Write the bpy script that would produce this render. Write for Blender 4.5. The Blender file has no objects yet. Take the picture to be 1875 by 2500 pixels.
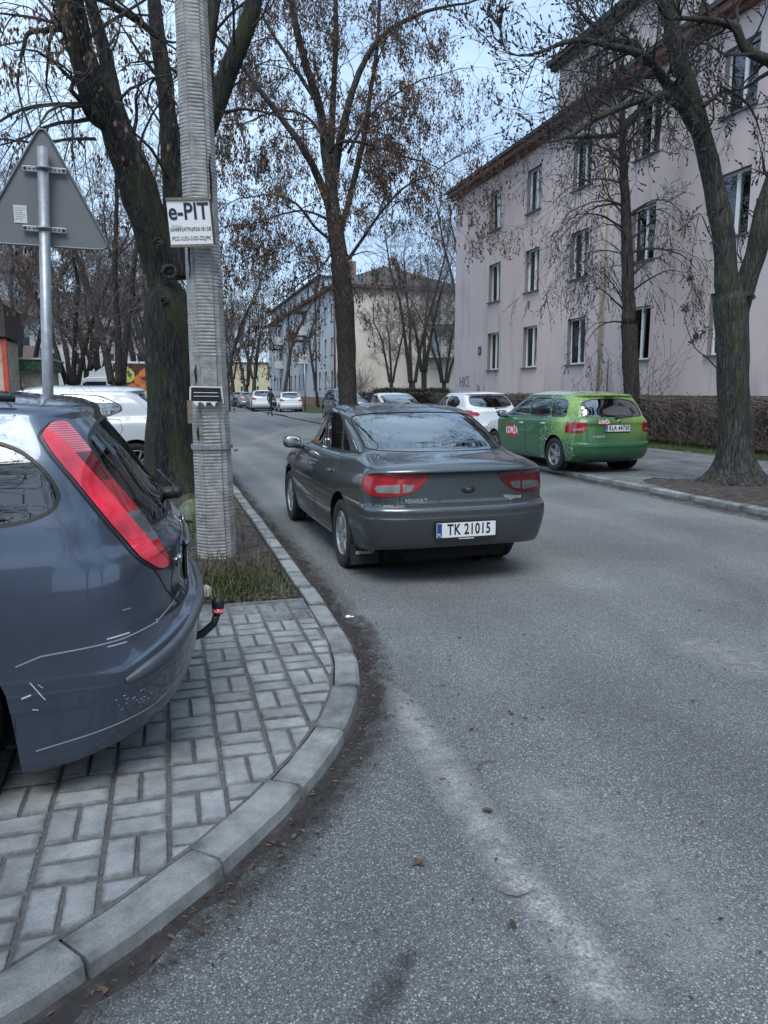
import bpy, bmesh, math, random
import numpy as np
from mathutils import Vector, Matrix, Euler
from mathutils.bvhtree import BVHTree
PI = math.pi
R = math.radians
rnd = random.Random(7)
C = bpy.context.scene.collection
SC = bpy.context.scene

# ---------------------------------------------------------------- camera, sky, sun, exposure
cam_d = bpy.data.cameras.new('camera')
cam = bpy.data.objects.new('camera', cam_d)
C.objects.link(cam)
cam_d.sensor_fit = 'VERTICAL'
cam_d.sensor_height = 36.0
cam_d.lens = 26.64
cam_d.clip_start = 0.05
cam_d.clip_end = 3000
cam.location = (0, 0, 1.52)
cam.rotation_euler = (R(90 - 9.0), 0, R(-16.03))
SC.camera = cam

world = bpy.data.worlds.new('World')
SC.world = world
world.use_nodes = True
wn, wl = world.node_tree.nodes, world.node_tree.links
wn.clear()
w_out = wn.new('ShaderNodeOutputWorld')
w_bg = wn.new('ShaderNodeBackground')
w_bg.inputs['Strength'].default_value = 0.1
w_sky = wn.new('ShaderNodeTexSky')
w_sky.sky_type = 'NISHITA'
w_sky.sun_disc = False
w_sky.sun_elevation = R(55)
w_sky.sun_rotation = R(200)
w_sky.dust_density = 2.0
w_sky.ozone_density = 2.0
w_tc = wn.new('ShaderNodeTexCoord')
w_map = wn.new('ShaderNodeMapping')
w_map.inputs['Scale'].default_value = (1.0, 1.0, 3.2)
w_map.inputs['Location'].default_value = (0.35, 0.1, 0.3)
w_n = wn.new('ShaderNodeTexNoise')
w_n.inputs['Scale'].default_value = 1.7
w_n.inputs['Detail'].default_value = 6
w_n.inputs['Roughness'].default_value = 0.55
w_r = wn.new('ShaderNodeValToRGB')
w_r.color_ramp.elements[0].position = 0.36
w_r.color_ramp.elements[0].color = (3.1, 4.4, 6.3, 1)
w_r.color_ramp.elements[1].position = 0.68
w_r.color_ramp.elements[1].color = (5.5, 6.9, 8.1, 1)
e = w_r.color_ramp.elements.new(0.5)
e.color = (4.0, 5.45, 7.2, 1)
w_mix = wn.new('ShaderNodeMix')
w_mix.data_type = 'RGBA'
w_mix.inputs['Factor'].default_value = 0.88
wl.new(w_tc.outputs['Generated'], w_map.inputs['Vector'])
wl.new(w_map.outputs['Vector'], w_n.inputs['Vector'])
wl.new(w_n.outputs['Fac'], w_r.inputs['Fac'])
wl.new(w_sky.outputs['Color'], w_mix.inputs['A'])
wl.new(w_r.outputs['Color'], w_mix.inputs['B'])
wl.new(w_mix.outputs['Result'], w_bg.inputs['Color'])
wl.new(w_bg.outputs['Background'], w_out.inputs['Surface'])

sun_d = bpy.data.lights.new('sun', 'SUN')
sun_d.energy = 1.4
sun_d.angle = R(32)
sun_d.color = (1.0, 0.99, 0.95)
sun = bpy.data.objects.new('sun', sun_d)
C.objects.link(sun)
sun.rotation_euler = (R(90 - 55), 0, R(180 - 200))
SC.view_settings.view_transform = 'Standard'
SC.view_settings.look = 'None'
SC.view_settings.gamma = 1.0
SC.view_settings.exposure = 0.92
SC.view_settings.use_curve_mapping = False

# ---------------------------------------------------------------- helpers
def tag(o, label=None, cat=None, group=None, kind=None):
    if label: o['label'] = label
    if cat: o['category'] = cat
    if group: o['group'] = group
    if kind: o['kind'] = kind
    return o

def empty(name, loc=(0, 0, 0), rz=0, label=None, cat=None, group=None, parent=None):
    o = bpy.data.objects.new(name, None)
    C.objects.link(o)
    o.location = loc
    o.rotation_euler = (0, 0, rz)
    o.empty_display_size = 0.1
    if parent: o.parent = parent
    return tag(o, label, cat, group)

def link(name, me, parent=None, loc=None, rot=None):
    o = bpy.data.objects.new(name, me)
    C.objects.link(o)
    if parent: o.parent = parent
    if loc is not None: o.location = loc
    if rot is not None: o.rotation_euler = rot
    return o

class MB:
    """collects faces, builds ONE mesh object"""
    def __init__(s):
        s.v, s.f, s.m = [], [], []
        s.mi = 0
    def add(s, vs, fs):
        b = len(s.v)
        s.v.extend([tuple(v) for v in vs])
        for f in fs:
            s.f.append(tuple(i + b for i in f))
            s.m.append(s.mi)
    def box(s, x0, x1, y0, y1, z0, z1):
        s.add([(x0, y0, z0), (x1, y0, z0), (x1, y1, z0), (x0, y1, z0), (x0, y0, z1), (x1, y0, z1), (x1, y1, z1), (x0, y1, z1)],
              [(0, 3, 2, 1), (4, 5, 6, 7), (0, 1, 5, 4), (1, 2, 6, 5), (2, 3, 7, 6), (3, 0, 4, 7)])
    def cbox(s, c, d, rot=None):
        vs = []
        for sx, sy, sz in ((-1, -1, -1), (1, -1, -1), (1, 1, -1), (-1, 1, -1), (-1, -1, 1), (1, -1, 1), (1, 1, 1), (-1, 1, 1)):
            p = Vector((sx * d[0] / 2, sy * d[1] / 2, sz * d[2] / 2))
            if rot is not None: p = rot @ p
            vs.append(p + Vector(c))
        s.add(vs, [(0, 3, 2, 1), (4, 5, 6, 7), (0, 1, 5, 4), (1, 2, 6, 5), (2, 3, 7, 6), (3, 0, 4, 7)])
    def prism(s, poly, z0, z1):
        n = len(poly)
        vs = [(x, y, z0) for x, y in poly] + [(x, y, z1) for x, y in poly]
        s.add(vs, [tuple(range(n - 1, -1, -1)), tuple(range(n, 2 * n))] + [(i, (i + 1) % n, n + (i + 1) % n, n + i) for i in range(n)])
    def tube(s, pts, rad, n=8, caps=True):
        pts = [Vector(p) for p in pts]
        if not hasattr(rad, '__len__'): rad = [rad] * len(pts)
        vs, fs = [], []
        u = None
        for i, p in enumerate(pts):
            t = (pts[min(i + 1, len(pts) - 1)] - pts[max(i - 1, 0)])
            if t.length < 1e-9: t = Vector((0, 0, 1))
            t.normalize()
            if u is None:
                u = t.orthogonal().normalized()
            else:
                u = (u - t * u.dot(t))
                u = u.normalized() if u.length > 1e-6 else t.orthogonal().normalized()
            w = t.cross(u)
            for k in range(n):
                a = 2 * PI * k / n
                vs.append(p + (u * math.cos(a) + w * math.sin(a)) * rad[i])
        for i in range(len(pts) - 1):
            for k in range(n):
                fs.append((i * n + k, i * n + (k + 1) % n, (i + 1) * n + (k + 1) % n, (i + 1) * n + k))
        if caps:
            fs.append(tuple(range(n - 1, -1, -1)))
            b = (len(pts) - 1) * n
            fs.append(tuple(range(b, b + n)))
        s.add(vs, fs)
    def lathe(s, prof, n=24, axis='z', c=(0, 0, 0)):
        """prof: list of (r, h)"""
        vs, fs = [], []
        for r, h in prof:
            for k in range(n):
                a = 2 * PI * k / n
                p = (r * math.cos(a), r * math.sin(a), h)
                if axis == 'x': p = (h, r * math.cos(a), r * math.sin(a))
                if axis == 'y': p = (r * math.sin(a), h, r * math.cos(a))
                vs.append((p[0] + c[0], p[1] + c[1], p[2] + c[2]))
        for i in range(len(prof) - 1):
            for k in range(n):
                fs.append((i * n + k, i * n + (k + 1) % n, (i + 1) * n + (k + 1) % n, (i + 1) * n + k))
        s.add(vs, fs)
    def ball(s, c, r, nu=12, nv=8):
        if not hasattr(r, '__len__'): r = (r, r, r)
        vs = [(c[0], c[1], c[2] - r[2])]
        for j in range(1, nv):
            t = -PI / 2 + PI * j / nv
            for k in range(nu):
                a = 2 * PI * k / nu
                vs.append((c[0] + r[0] * math.cos(t) * math.cos(a), c[1] + r[1] * math.cos(t) * math.sin(a), c[2] + r[2] * math.sin(t)))
        vs.append((c[0], c[1], c[2] + r[2]))
        fs = [(0, 1 + (k + 1) % nu, 1 + k) for k in range(nu)]
        for j in range(nv - 2):
            b = 1 + j * nu
            for k in range(nu):
                fs.append((b + k, b + (k + 1) % nu, b + nu + (k + 1) % nu, b + nu + k))
        b = 1 + (nv - 2) * nu
        fs += [(b + k, b + (k + 1) % nu, len(vs) - 1) for k in range(nu)]
        s.add(vs, fs)
    def mesh(s, name, mats=None, smooth=False, fix=False):
        me = bpy.data.meshes.new(name)
        me.from_pydata(s.v, [], s.f)
        if mats is not None:
            if not isinstance(mats, (list, tuple)): mats = [mats]
            for m in mats: me.materials.append(m)
            if len(mats) > 1: me.polygons.foreach_set('material_index', s.m)
        if smooth:
            me.polygons.foreach_set('use_smooth', [True] * len(me.polygons))
        if fix:
            bm = bmesh.new(); bm.from_mesh(me)
            bmesh.ops.recalc_face_normals(bm, faces=bm.faces)
            bm.to_mesh(me); bm.free()
        me.update()
        return me
    def build(s, name, mats=None, parent=None, smooth=False, loc=None, rot=None, fix=False, bevel=0, kind=None):
        o = link(name, s.mesh(name, mats, smooth, fix), parent, loc, rot)
        if bevel:
            md = o.modifiers.new('bevel', 'BEVEL')
            md.width = bevel; md.segments = 2; md.limit_method = 'ANGLE'
        if kind: o['kind'] = kind
        return o

def smooth_angle(o, ang=35):
    me = o.data
    me.polygons.foreach_set('use_smooth', [True] * len(me.polygons))
    me.set_sharp_from_angle(angle=R(ang))

def copy_tree(o, parent=None, loc=None, rz=None, label=None, swap=None, scale=None, skip=()):
    c = o.copy()
    C.objects.link(c)
    c.parent = parent
    if parent is not None: c.matrix_parent_inverse = o.matrix_parent_inverse
    if loc is not None: c.location = loc
    if rz is not None: c.rotation_euler = (0, 0, rz)
    if scale is not None: c.scale = scale
    if label: c['label'] = label
    if swap and c.data is not None and getattr(c.data, 'materials', None):
        for i, m in enumerate(c.data.materials):
            if m and m.name in swap:
                c.material_slots[i].link = 'OBJECT'
                c.material_slots[i].material = swap[m.name]
    for ch in list(o.children):
        if ch.name.split('.')[0] in skip: continue
        copy_tree(ch, c, swap=swap, skip=skip)
    return c

FONT = None
def text(body, size, loc, rot, m, parent=None, name='lettering', extrude=0.002, align='CENTER', fat=0.0, sx=1.0, shear=0, space=1.0):
    cu = bpy.data.curves.new(name, 'FONT')
    cu.body = body
    cu.size = size
    cu.align_x = align
    cu.align_y = 'CENTER'
    cu.extrude = extrude
    cu.offset = fat
    cu.shear = shear
    cu.space_character = space
    cu.materials.append(m)
    cu.resolution_u = 5
    tmp = bpy.data.objects.new('tmp', cu)
    C.objects.link(tmp)
    bpy.context.view_layer.update()
    me = bpy.data.meshes.new_from_object(tmp.evaluated_get(bpy.context.evaluated_depsgraph_get()))
    bpy.data.objects.remove(tmp)
    o = link(name, me, parent, loc, rot)
    if not me.materials: me.materials.append(m)
    o.scale = (sx, 1, 1)
    return o

# pixel of the 1875x2500 photograph -> point of the place at street distance Y (only to read off positions)
_p, _y = R(9.0), R(16.03)
_f = Vector((math.sin(_y) * math.cos(_p), math.cos(_y) * math.cos(_p), -math.sin(_p)))
_r = Vector((math.cos(_y), -math.sin(_y), 0))
_u = _r.cross(_f)
def at(px, py, Y):
    d = _f + _r * ((px - 937.5) / 1850) + _u * ((1250 - py) / 1850)
    t = Y / d.y
    return Vector((d.x * t, Y, 1.52 + d.z * t))

# ---------------------------------------------------------------- materials
def nt(name):
    m = bpy.data.materials.new(name)
    m.use_nodes = True
    n = m.node_tree
    b = n.nodes['Principled BSDF']
    return m, n.nodes, n.links, b

def N(nodes, kind, **kw):
    n = nodes.new(kind)
    for k, v in kw.items():
        if k in n.inputs: n.inputs[k].default_value = v
        else: setattr(n, k, v)
    return n

def coords(ns, ls, scale=(1, 1, 1), src='Object', rot=(0, 0, 0)):
    tc = ns.new('ShaderNodeTexCoord')
    mp = ns.new('ShaderNodeMapping')
    mp.inputs['Scale'].default_value = scale
    mp.inputs['Rotation'].default_value = rot
    ls.new(tc.outputs[src], mp.inputs['Vector'])
    return mp.outputs['Vector']

def ramp(ns, ls, fac, stops):
    r = ns.new('ShaderNodeValToRGB')
    cr = r.color_ramp
    cr.elements[0].position, cr.elements[0].color = stops[0][0], tuple(stops[0][1]) + (1,)
    cr.elements[1].position, cr.elements[1].color = stops[-1][0], tuple(stops[-1][1]) + (1,)
    for p, c in stops[1:-1]:
        cr.elements.new(p).color = tuple(c) + (1,)
    ls.new(fac, r.inputs['Fac'])
    return r.outputs['Color']

def noise(ns, ls, vec, scale, detail=4, rough=0.55, dist=0):
    n = N(ns, 'ShaderNodeTexNoise', Scale=scale, Detail=detail, Roughness=rough, Distortion=dist)
    ls.new(vec, n.inputs['Vector'])
    return n.outputs['Fac']

def mixc(ns, ls, fac, a, b, mode='MIX'):
    m = ns.new('ShaderNodeMix')
    m.data_type = 'RGBA'
    m.blend_type = mode
    for s, v in (('Factor', fac), ('A', a), ('B', b)):
        if isinstance(v, (int, float)): m.inputs[s].default_value = v
        elif isinstance(v, tuple): m.inputs[s].default_value = v + (1,) if len(v) == 3 else v
        else: ls.new(v, m.inputs[s])
    return m.outputs['Result']

def mth(ns, ls, op, a, b=0.0, clamp=False):
    m = ns.new('ShaderNodeMath')
    m.operation = op
    m.use_clamp = clamp
    for i, v in enumerate((a, b)):
        if isinstance(v, (int, float)): m.inputs[i].default_value = v
        else: ls.new(v, m.inputs[i])
    return m.outputs[0]

def bump(ns, ls, b, h, strength=0.3, dist=0.01, prev=None):
    bp = ns.new('ShaderNodeBump')
    bp.inputs['Strength'].default_value = strength
    bp.inputs['Distance'].default_value = dist
    ls.new(h, bp.inputs['Height'])
    if prev is not None: ls.new(prev, bp.inputs['Normal'])
    ls.new(bp.outputs['Normal'], b.inputs['Normal'])
    return bp.outputs['Normal']

def simple(name, col, rough=0.6, metal=0.0, coat=0.0, var=0.0, vscale=20, bmp=0, spec=None):
    m, ns, ls, b = nt(name)
    b.inputs['Base Color'].default_value = tuple(col) + (1,)
    b.inputs['Roughness'].default_value = rough
    b.inputs['Metallic'].default_value = metal
    b.inputs['Coat Weight'].default_value = coat
    b.inputs['Coat Roughness'].default_value = 0.04
    if spec is not None: b.inputs['Specular IOR Level'].default_value = spec
    if var or bmp:
        v = coords(ns, ls)
        f = noise(ns, ls, v, vscale, 5, 0.6)
        if var:
            lo = tuple(c * (1 - var) for c in col); hi = tuple(min(1, c * (1 + var)) for c in col)
            ls.new(ramp(ns, ls, f, [(0.3, lo), (0.7, hi)]), b.inputs['Base Color'])
        if bmp: bump(ns, ls, b, f, bmp, 0.01)
    return m

M = {}
def asphalt():
    m, ns, ls, b = nt('asphalt')
    v = coords(ns, ls)
    vo = N(ns, 'ShaderNodeTexVoronoi', Scale=190.0); ls.new(v, vo.inputs['Vector'])
    vo2 = N(ns, 'ShaderNodeTexVoronoi', Scale=330.0); ls.new(v, vo2.inputs['Vector'])
    stone = ramp(ns, ls, mth(ns, ls, 'FRACT', mth(ns, ls, 'MULTIPLY', N_sep(ns, ls, vo.outputs['Color']), 3.7)),
                 [(0.0, (.085, .087, .09)), (0.5, (.15, .153, .156)), (0.80, (.22, .224, .226)), (0.9, (.34, .345, .345)), (1.0, (.58, .585, .58))])
    fine = ramp(ns, ls, mth(ns, ls, 'FRACT', mth(ns, ls, 'MULTIPLY', N_sep(ns, ls, vo2.outputs['Color']), 5.1)),
                [(0.0, (.10, .103, .107)), (0.7, (.16, .164, .168)), (1.0, (.30, .305, .31))])
    gap = ramp(ns, ls, vo.outputs['Distance'], [(0.25, (1, 1, 1)), (0.62, (.50, .51, .52))])
    base = mixc(ns, ls, 1.0, mixc(ns, ls, 0.4, stone, fine), (1.36, 1.37, 1.34), 'MULTIPLY')
    base = mixc(ns, ls, 1.0, base, gap, 'MULTIPLY')
    # broad wear
    big = noise(ns, ls, v, 0.55, 5, 0.6, 0.6)
    wear = ramp(ns, ls, big, [(0.34, (.80, .80, .80)), (0.55, (1.0, 1.0, 1.0)), (0.72, (1.28, 1.28, 1.26))])
    base = mixc(ns, ls, 1.0, base, wear, 'MULTIPLY')
    # wheel-polished darker centre lane: x based, stretched along the street
    vs = coords(ns, ls, (0.8, 0.06, 1))
    lane = noise(ns, ls, vs, 1.3, 3, 0.5)
    base = mixc(ns, ls, 1.0, base, ramp(ns, ls, lane, [(0.35, (.82, .83, .85)), (0.7, (1.18, 1.18, 1.17))]), 'MULTIPLY')
    ls.new(base, b.inputs['Base Color'])
    b.inputs['Roughness'].default_value = 0.78
    b.inputs['Specular IOR Level'].default_value = 0.35
    h = mth(ns, ls, 'SUBTRACT', 1.0, vo.outputs['Distance'])
    bump(ns, ls, b, h, 0.4, 0.004)
    return m
def N_sep(ns, ls, col):
    s = ns.new('ShaderNodeSeparateColor'); ls.new(col, s.inputs['Color']); return s.outputs[0]
M['asphalt'] = asphalt()

def concrete(name, c0, c1, vs=9, bm=0.35, rough=0.85, speck=True, edge=False):
    m, ns, ls, b = nt(name)
    v = coords(ns, ls)
    oi = ns.new('ShaderNodeObjectInfo')
    tc = ns.new('ShaderNodeNewGeometry')
    f = noise(ns, ls, tc.outputs['Position'], vs, 6, 0.62)
    f2 = noise(ns, ls, tc.outputs['Position'], 2.3, 3, 0.5)
    f = mth(ns, ls, 'ADD', mth(ns, ls, 'MULTIPLY', f, 0.65), mth(ns, ls, 'MULTIPLY', f2, 0.35))
    col = ramp(ns, ls, f, [(0.32, c0), (0.62, c1)])
    val = mth(ns, ls, 'ADD', mth(ns, ls, 'MULTIPLY', oi.outputs['Random'], 0.22), 0.88)
    hs = ns.new('ShaderNodeHueSaturation'); ls.new(col, hs.inputs['Color']); ls.new(val, hs.inputs['Value'])
    out = hs.outputs['Color']
    if edge:      # soil and moss worked into the rims of each block
        tg = ns.new('ShaderNodeTexCoord'); sx = ns.new('ShaderNodeSeparateXYZ'); ls.new(tg.outputs['Generated'], sx.inputs[0])
        ax = mth(ns, ls, 'ABSOLUTE', mth(ns, ls, 'SUBTRACT', sx.outputs[0], .5)); ay = mth(ns, ls, 'ABSOLUTE', mth(ns, ls, 'SUBTRACT', sx.outputs[1], .5))
        mxx = mth(ns, ls, 'ADD', mth(ns, ls, 'MAXIMUM', ax, ay), mth(ns, ls, 'MULTIPLY', mth(ns, ls, 'SUBTRACT', noise(ns, ls, tc.outputs['Position'], 22, 4, .6), .5), .30))
        out = mixc(ns, ls, 1.0, out, ramp(ns, ls, mxx, [(0.36, (1, 1, 1)), (0.52, (.45, .45, .44))]), 'MULTIPLY')
    if speck:
        g = noise(ns, ls, tc.outputs['Position'], 260, 2, 0.5)
        out = mixc(ns, ls, 1.0, out, ramp(ns, ls, g, [(0.3, (.72, .72, .72)), (0.6, (1.08, 1.08, 1.08))]), 'MULTIPLY')
        bump(ns, ls, b, g, bm, 0.003)
    ls.new(out, b.inputs['Base Color'])
    b.inputs['Roughness'].default_value = rough
    b.inputs['Specular IOR Level'].default_value = 0.3
    return m
M['paver'] = concrete('paver_concrete', (.15, .155, .16), (.35, .362, .365), 7, edge=True)
M['kerb'] = concrete('kerb_concrete', (.12, .125, .125), (.32, .33, .33), 8, edge=True)
M['pole'] = concrete('pole_concrete', (.16, .155, .15), (.36, .36, .36), 14, 0.5)
M['joint'] = concrete('joint_grit', (.075, .073, .073), (.16, .155, .152), 30, 0.9)

def dirt():
    m, ns, ls, b = nt('dirt')
    v = coords(ns, ls)
    f = noise(ns, ls, v, 7, 8, 0.7, 0.3)
    f2 = noise(ns, ls, v, 60, 5, 0.7)
    c = ramp(ns, ls, f, [(0.3, (.033, .028, .028)), (0.5, (.07, .061, .06)), (0.7, (.12, .108, .103))])
    c = mixc(ns, ls, 1.0, c, ramp(ns, ls, f2, [(0.3, (.55, .53, .52)), (0.66, (1.5, 1.45, 1.4))]), 'MULTIPLY')
    ls.new(c, b.inputs['Base Color'])
    b.inputs['Roughness'].default_value = 0.95
    b.inputs['Specular IOR Level'].default_value = 0.2
    bump(ns, ls, b, f2, 0.9, 0.02)
    return m
M['dirt'] = dirt()
def grassg():
    m, ns, ls, b = nt('turf')
    v = coords(ns, ls)
    f = noise(ns, ls, v, 3, 8, 0.7); f2 = noise(ns, ls, v, 80, 4, 0.7)
    c = ramp(ns, ls, f, [(0.3, (.03, .04, .016)), (0.55, (.055, .07, .028)), (0.7, (.085, .07, .045))])
    c = mixc(ns, ls, 1.0, c, ramp(ns, ls, f2, [(0.3, (.5, .5, .5)), (0.66, (1.5, 1.5, 1.4))]), 'MULTIPLY')
    ls.new(c, b.inputs['Base Color']); b.inputs['Roughness'].default_value = 0.95
    b.inputs['Specular IOR Level'].default_value = 0.15
    bump(ns, ls, b, f2, 0.9, 0.03)
    return m
M['turf'] = grassg()

def bark(name, c0, c1, c2, moss=0.0):
    m, ns, ls, b = nt(name)
    v = coords(ns, ls, (1, 1, 0.16))
    f = noise(ns, ls, v, 34, 6, 0.65, 0.8)
    v2 = coords(ns, ls, (1, 1, 0.5))
    f2 = noise(ns, ls, v2, 2.6, 4, 0.6)
    c = ramp(ns, ls, f, [(0.36, c0), (0.5, c1), (0.68, c2)])
    if moss:
        c = mixc(ns, ls, mth(ns, ls, 'MULTIPLY', ramp(ns, ls, f2, [(0.48, (0, 0, 0)), (0.62, (1, 1, 1))]), moss), c, (.05, .062, .022))
    ls.new(c, b.inputs['Base Color'])
    b.inputs['Roughness'].default_value = 0.9
    b.inputs['Specular IOR Level'].default_value = 0.25
    bump(ns, ls, b, f, 1.0, 0.03)
    return m
M['bark'] = bark('bark_dark', (.008, .008, .009), (.022, .022, .023), (.062, .06, .057), 0.5)
M['bark2'] = bark('bark_brown', (.014, .012, .013), (.04, .035, .034), (.10, .088, .08), 0.1)
M['bark3'] = bark('bark_grey', (.014, .014, .015), (.042, .042, .042), (.11, .108, .10), 0.35)
M['twig'] = simple('twig', (.035, .031, .031), 0.9, var=0.4, vscale=3)
M['twig_red'] = simple('twig_far', (.095, .08, .08), 0.9, var=0.35, vscale=2)
def leafm(name, a, b_):
    m, ns, ls, b = nt(name)
    tc = ns.new('ShaderNodeNewGeometry')
    f = noise(ns, ls, tc.outputs['Position'], 3.1, 3, 0.6)
    wn_ = N(ns, 'ShaderNodeTexWhiteNoise'); 
    g = mth(ns, ls, 'ADD', mth(ns, ls, 'MULTIPLY', f, 0.6), mth(ns, ls, 'MULTIPLY', tc.outputs['Random Per Island'], 0.4))
    ls.new(ramp(ns, ls, g, [(0.3, a), (0.7, b_)]), b.inputs['Base Color'])
    b.inputs['Roughness'].default_value = 0.8
    b.inputs['Specular IOR Level'].default_value = 0.2
    return m
M['samara'] = leafm('dry_seed_brown', (.035, .023, .018), (.15, .095, .068))
M['litter'] = leafm('leaf_litter', (.03, .022, .018), (.17, .12, .085))
M['blade'] = leafm('grass_blade', (.025, .04, .012), (.09, .12, .04))
M['hedge'] = leafm('hedge_twig', (.06, .05, .035), (.15, .125, .09))
M['yew'] = leafm('clipped_green', (.018, .022, .012), (.05, .055, .03))

def plaster(name, c, dark=0.8):
    m, ns, ls, b = nt(name)
    v = coords(ns, ls)
    f = noise(ns, ls, v, 0.35, 5, 0.6)
    vs = coords(ns, ls, (1, 1, 0.18))
    f3 = noise(ns, ls, vs, 1.4, 5, 0.6)
    g = noise(ns, ls, v, 38, 3, 0.6)
    col = ramp(ns, ls, f, [(0.3, tuple(x * .90 for x in c)), (0.7, tuple(min(1, x * 1.05) for x in c))])
    col = mixc(ns, ls, 1.0, col, ramp(ns, ls, f3, [(0.34, (dark, dark, dark * .98)), (0.47, (1, 1, 1))]), 'MULTIPLY')
    col = mixc(ns, ls, 1.0, col, ramp(ns, ls, g, [(0.3, (.9, .9, .9)), (0.65, (1.05, 1.05, 1.05))]), 'MULTIPLY')
    ls.new(col, b.inputs['Base Color'])
    b.inputs['Roughness'].default_value = 0.92
    b.inputs['Specular IOR Level'].default_value = 0.2
    bump(ns, ls, b, g, 0.5, 0.012)
    return m
M['pink'] = plaster('pink_plaster', (.67, .56, .55), .80)
M['blue_wall'] = plaster('blue_plaster', (.55, .59, .65))
M['cream'] = plaster('cream_plaster', (.58, .51, .455), .85)
M['yellow_wall'] = plaster('pale_yellow_plaster', (.50, .44, .30))
M['white_wall'] = plaster('pale_grey_plaster', (.50, .51, .53))
M['plinth'] = plaster('red_brown_plinth', (.31, .19, .165), .7)
M['fence_c'] = plaster('pinkish_concrete', (.36, .25, .215), .7)
M['roof'] = simple('roof_sheet', (.05, .045, .045), 0.7, var=.3, vscale=4)
M['rooftile'] = simple('roof_tile', (.065, .06, .062), 0.8, var=.35, vscale=9)
M['soffit'] = simple('red_brown_soffit', (.17, .075, .055), 0.75, var=.3, vscale=5)
M['gutter'] = simple('gutter_brown', (.06, .035, .03), 0.5, var=.2)
M['chimney'] = simple('chimney_brick', (.20, .13, .115), 0.9, var=.3, vscale=14)
M['frame'] = simple('window_frame_white', (.82, .84, .85), 0.4)
M['sill'] = simple('sill_grey', (.12, .12, .125), 0.6, var=.2)
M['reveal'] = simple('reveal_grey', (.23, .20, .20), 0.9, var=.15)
M['curtain'] = simple('curtain', (.75, .76, .75), 0.9, var=.25, vscale=8)
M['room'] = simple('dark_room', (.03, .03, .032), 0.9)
def winglass():
    m, ns, ls, b = nt('window_glass')
    b.inputs['Base Color'].default_value = (.02, .025, .03, 1)
    b.inputs['Roughness'].default_value = 0.03
    b.inputs['IOR'].default_value = 1.6
    out = ns['Material Output']
    tr = N(ns, 'ShaderNodeBsdfTransparent'); tr.inputs['Color'].default_value = (.75, .8, .82, 1)
    gl = N(ns, 'ShaderNodeBsdfGlossy', Roughness=0.02); gl.inputs['Color'].default_value = (.95, .97, 1, 1)
    fr = N(ns, 'ShaderNodeFresnel', IOR=2.0)
    mx = ns.new('ShaderNodeMixShader')
    ls.new(fr.outputs[0], mx.inputs[0]); ls.new(tr.outputs[0], mx.inputs[1]); ls.new(gl.outputs[0], mx.inputs[2])
    ls.new(mx.outputs[0], out.inputs['Surface'])
    return m
M['glass'] = winglass()
M['steel'] = simple('galvanised_steel', (.30, .32, .345), 0.45, 0.6, var=.18, vscale=25)
M['signback'] = simple('sign_back_grey', (.15, .16, .175), 0.5, 0.2, var=.08, vscale=6)
M['white'] = simple('white_print', (.74, .75, .76), 0.6)
M['paper'] = simple('sticker_paper', (.55, .56, .58), 0.8, var=.15, vscale=60)
M['navy'] = simple('navy_print', (.012, .018, .045), 0.6)
M['black'] = simple('black_plastic', (.012, .012, .013), 0.5)
M['rubber'] = simple('tyre_rubber', (.018, .018, .019), 0.85, var=.3, vscale=30)
M['wood'] = simple('wood_batten', (.20, .165, .13), 0.8, var=.3, vscale=30)
M['euro'] = simple('plate_blue', (.02, .05, .22), 0.4)
M['rootm'] = simple('root_bark', (.15, .14, .115), 0.9, var=.5, vscale=14, bmp=.6)
M['under'] = simple('underbody', (.006, .006, .006), 0.95)

M['mud'] = simple('gutter_mud', (.048, .043, .045), .95, var=.5, vscale=25, bmp=.8)
M['badge'] = simple('badge_silver', (.34, .36, .38), .35, .3)
# ================================================================ ground
def sheet(name, poly, z, mat, kind='structure'):
    m = MB(); m.add([(x, y, z) for x, y in poly], [tuple(range(len(poly)))])
    o = m.build(name, mat); o['kind'] = kind
    return o
def strip_mesh(name, left, right, mat):
    m = MB(); n = len(left)
    m.add(list(left) + list(right), [(i, n + i, n + i + 1, i + 1) for i in range(n - 1)])
    o = m.build(name, mat, fix=True); o['kind'] = 'structure'
    return o
sheet('ground', [(-700, -300), (700, -300), (700, 900), (-700, 900)], -.03, M['turf'])
road = sheet('road', [(-40, -25), (7.2, -25), (7.2, 400), (-4.0, 400), (-4.0, 13), (-40, 13)], 0, M['asphalt'])

# kerb line on the left (top outer edge), from the far end of the street to the side street
KL = [(1.02, 260), (1.02, 100), (1.02, 60), (1.02, 40), (1.02, 30), (1.02, 24), (1.02, 18), (1.02, 13), (1.03, 10), (1.035, 8), (1.035, 6.8), (1.03, 5.6), (1.02, 4.8), (1.0, 4.2), (.945, 3.80), (.86, 3.45), (.73, 3.12), (.56, 2.81), (.35, 2.51), (.12, 2.24), (-.14, 1.99), (-.42, 1.77), (-.75, 1.57), (-1.15, 1.40), (-1.7, 1.26), (-2.6, 1.16), (-5, 1.1), (-20, 1.1)]
def resample(P, step):
    out, acc = [P[0]], 0
    for i in range(len(P) - 1):
        a, b_ = P[i], P[i + 1]
        L = math.dist(a, b_); t = step - acc
        while t <= L:
            out.append((a[0] + (b_[0] - a[0]) * t / L, a[1] + (b_[1] - a[1]) * t / L)); t += step
        acc = L - (t - step)
    return out
def offset(P, d):
    out = []
    for i in range(len(P)):
        a, b_ = P[max(i - 1, 0)], P[min(i + 1, len(P) - 1)]
        tx, ty = b_[0] - a[0], b_[1] - a[1]; l = math.hypot(tx, ty)
        out.append((P[i][0] - ty / l * d, P[i][1] + tx / l * d))
    return out
KH = .07
near = [p for p in KL if p[1] <= 24 and p[0] > -5.5]
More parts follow.
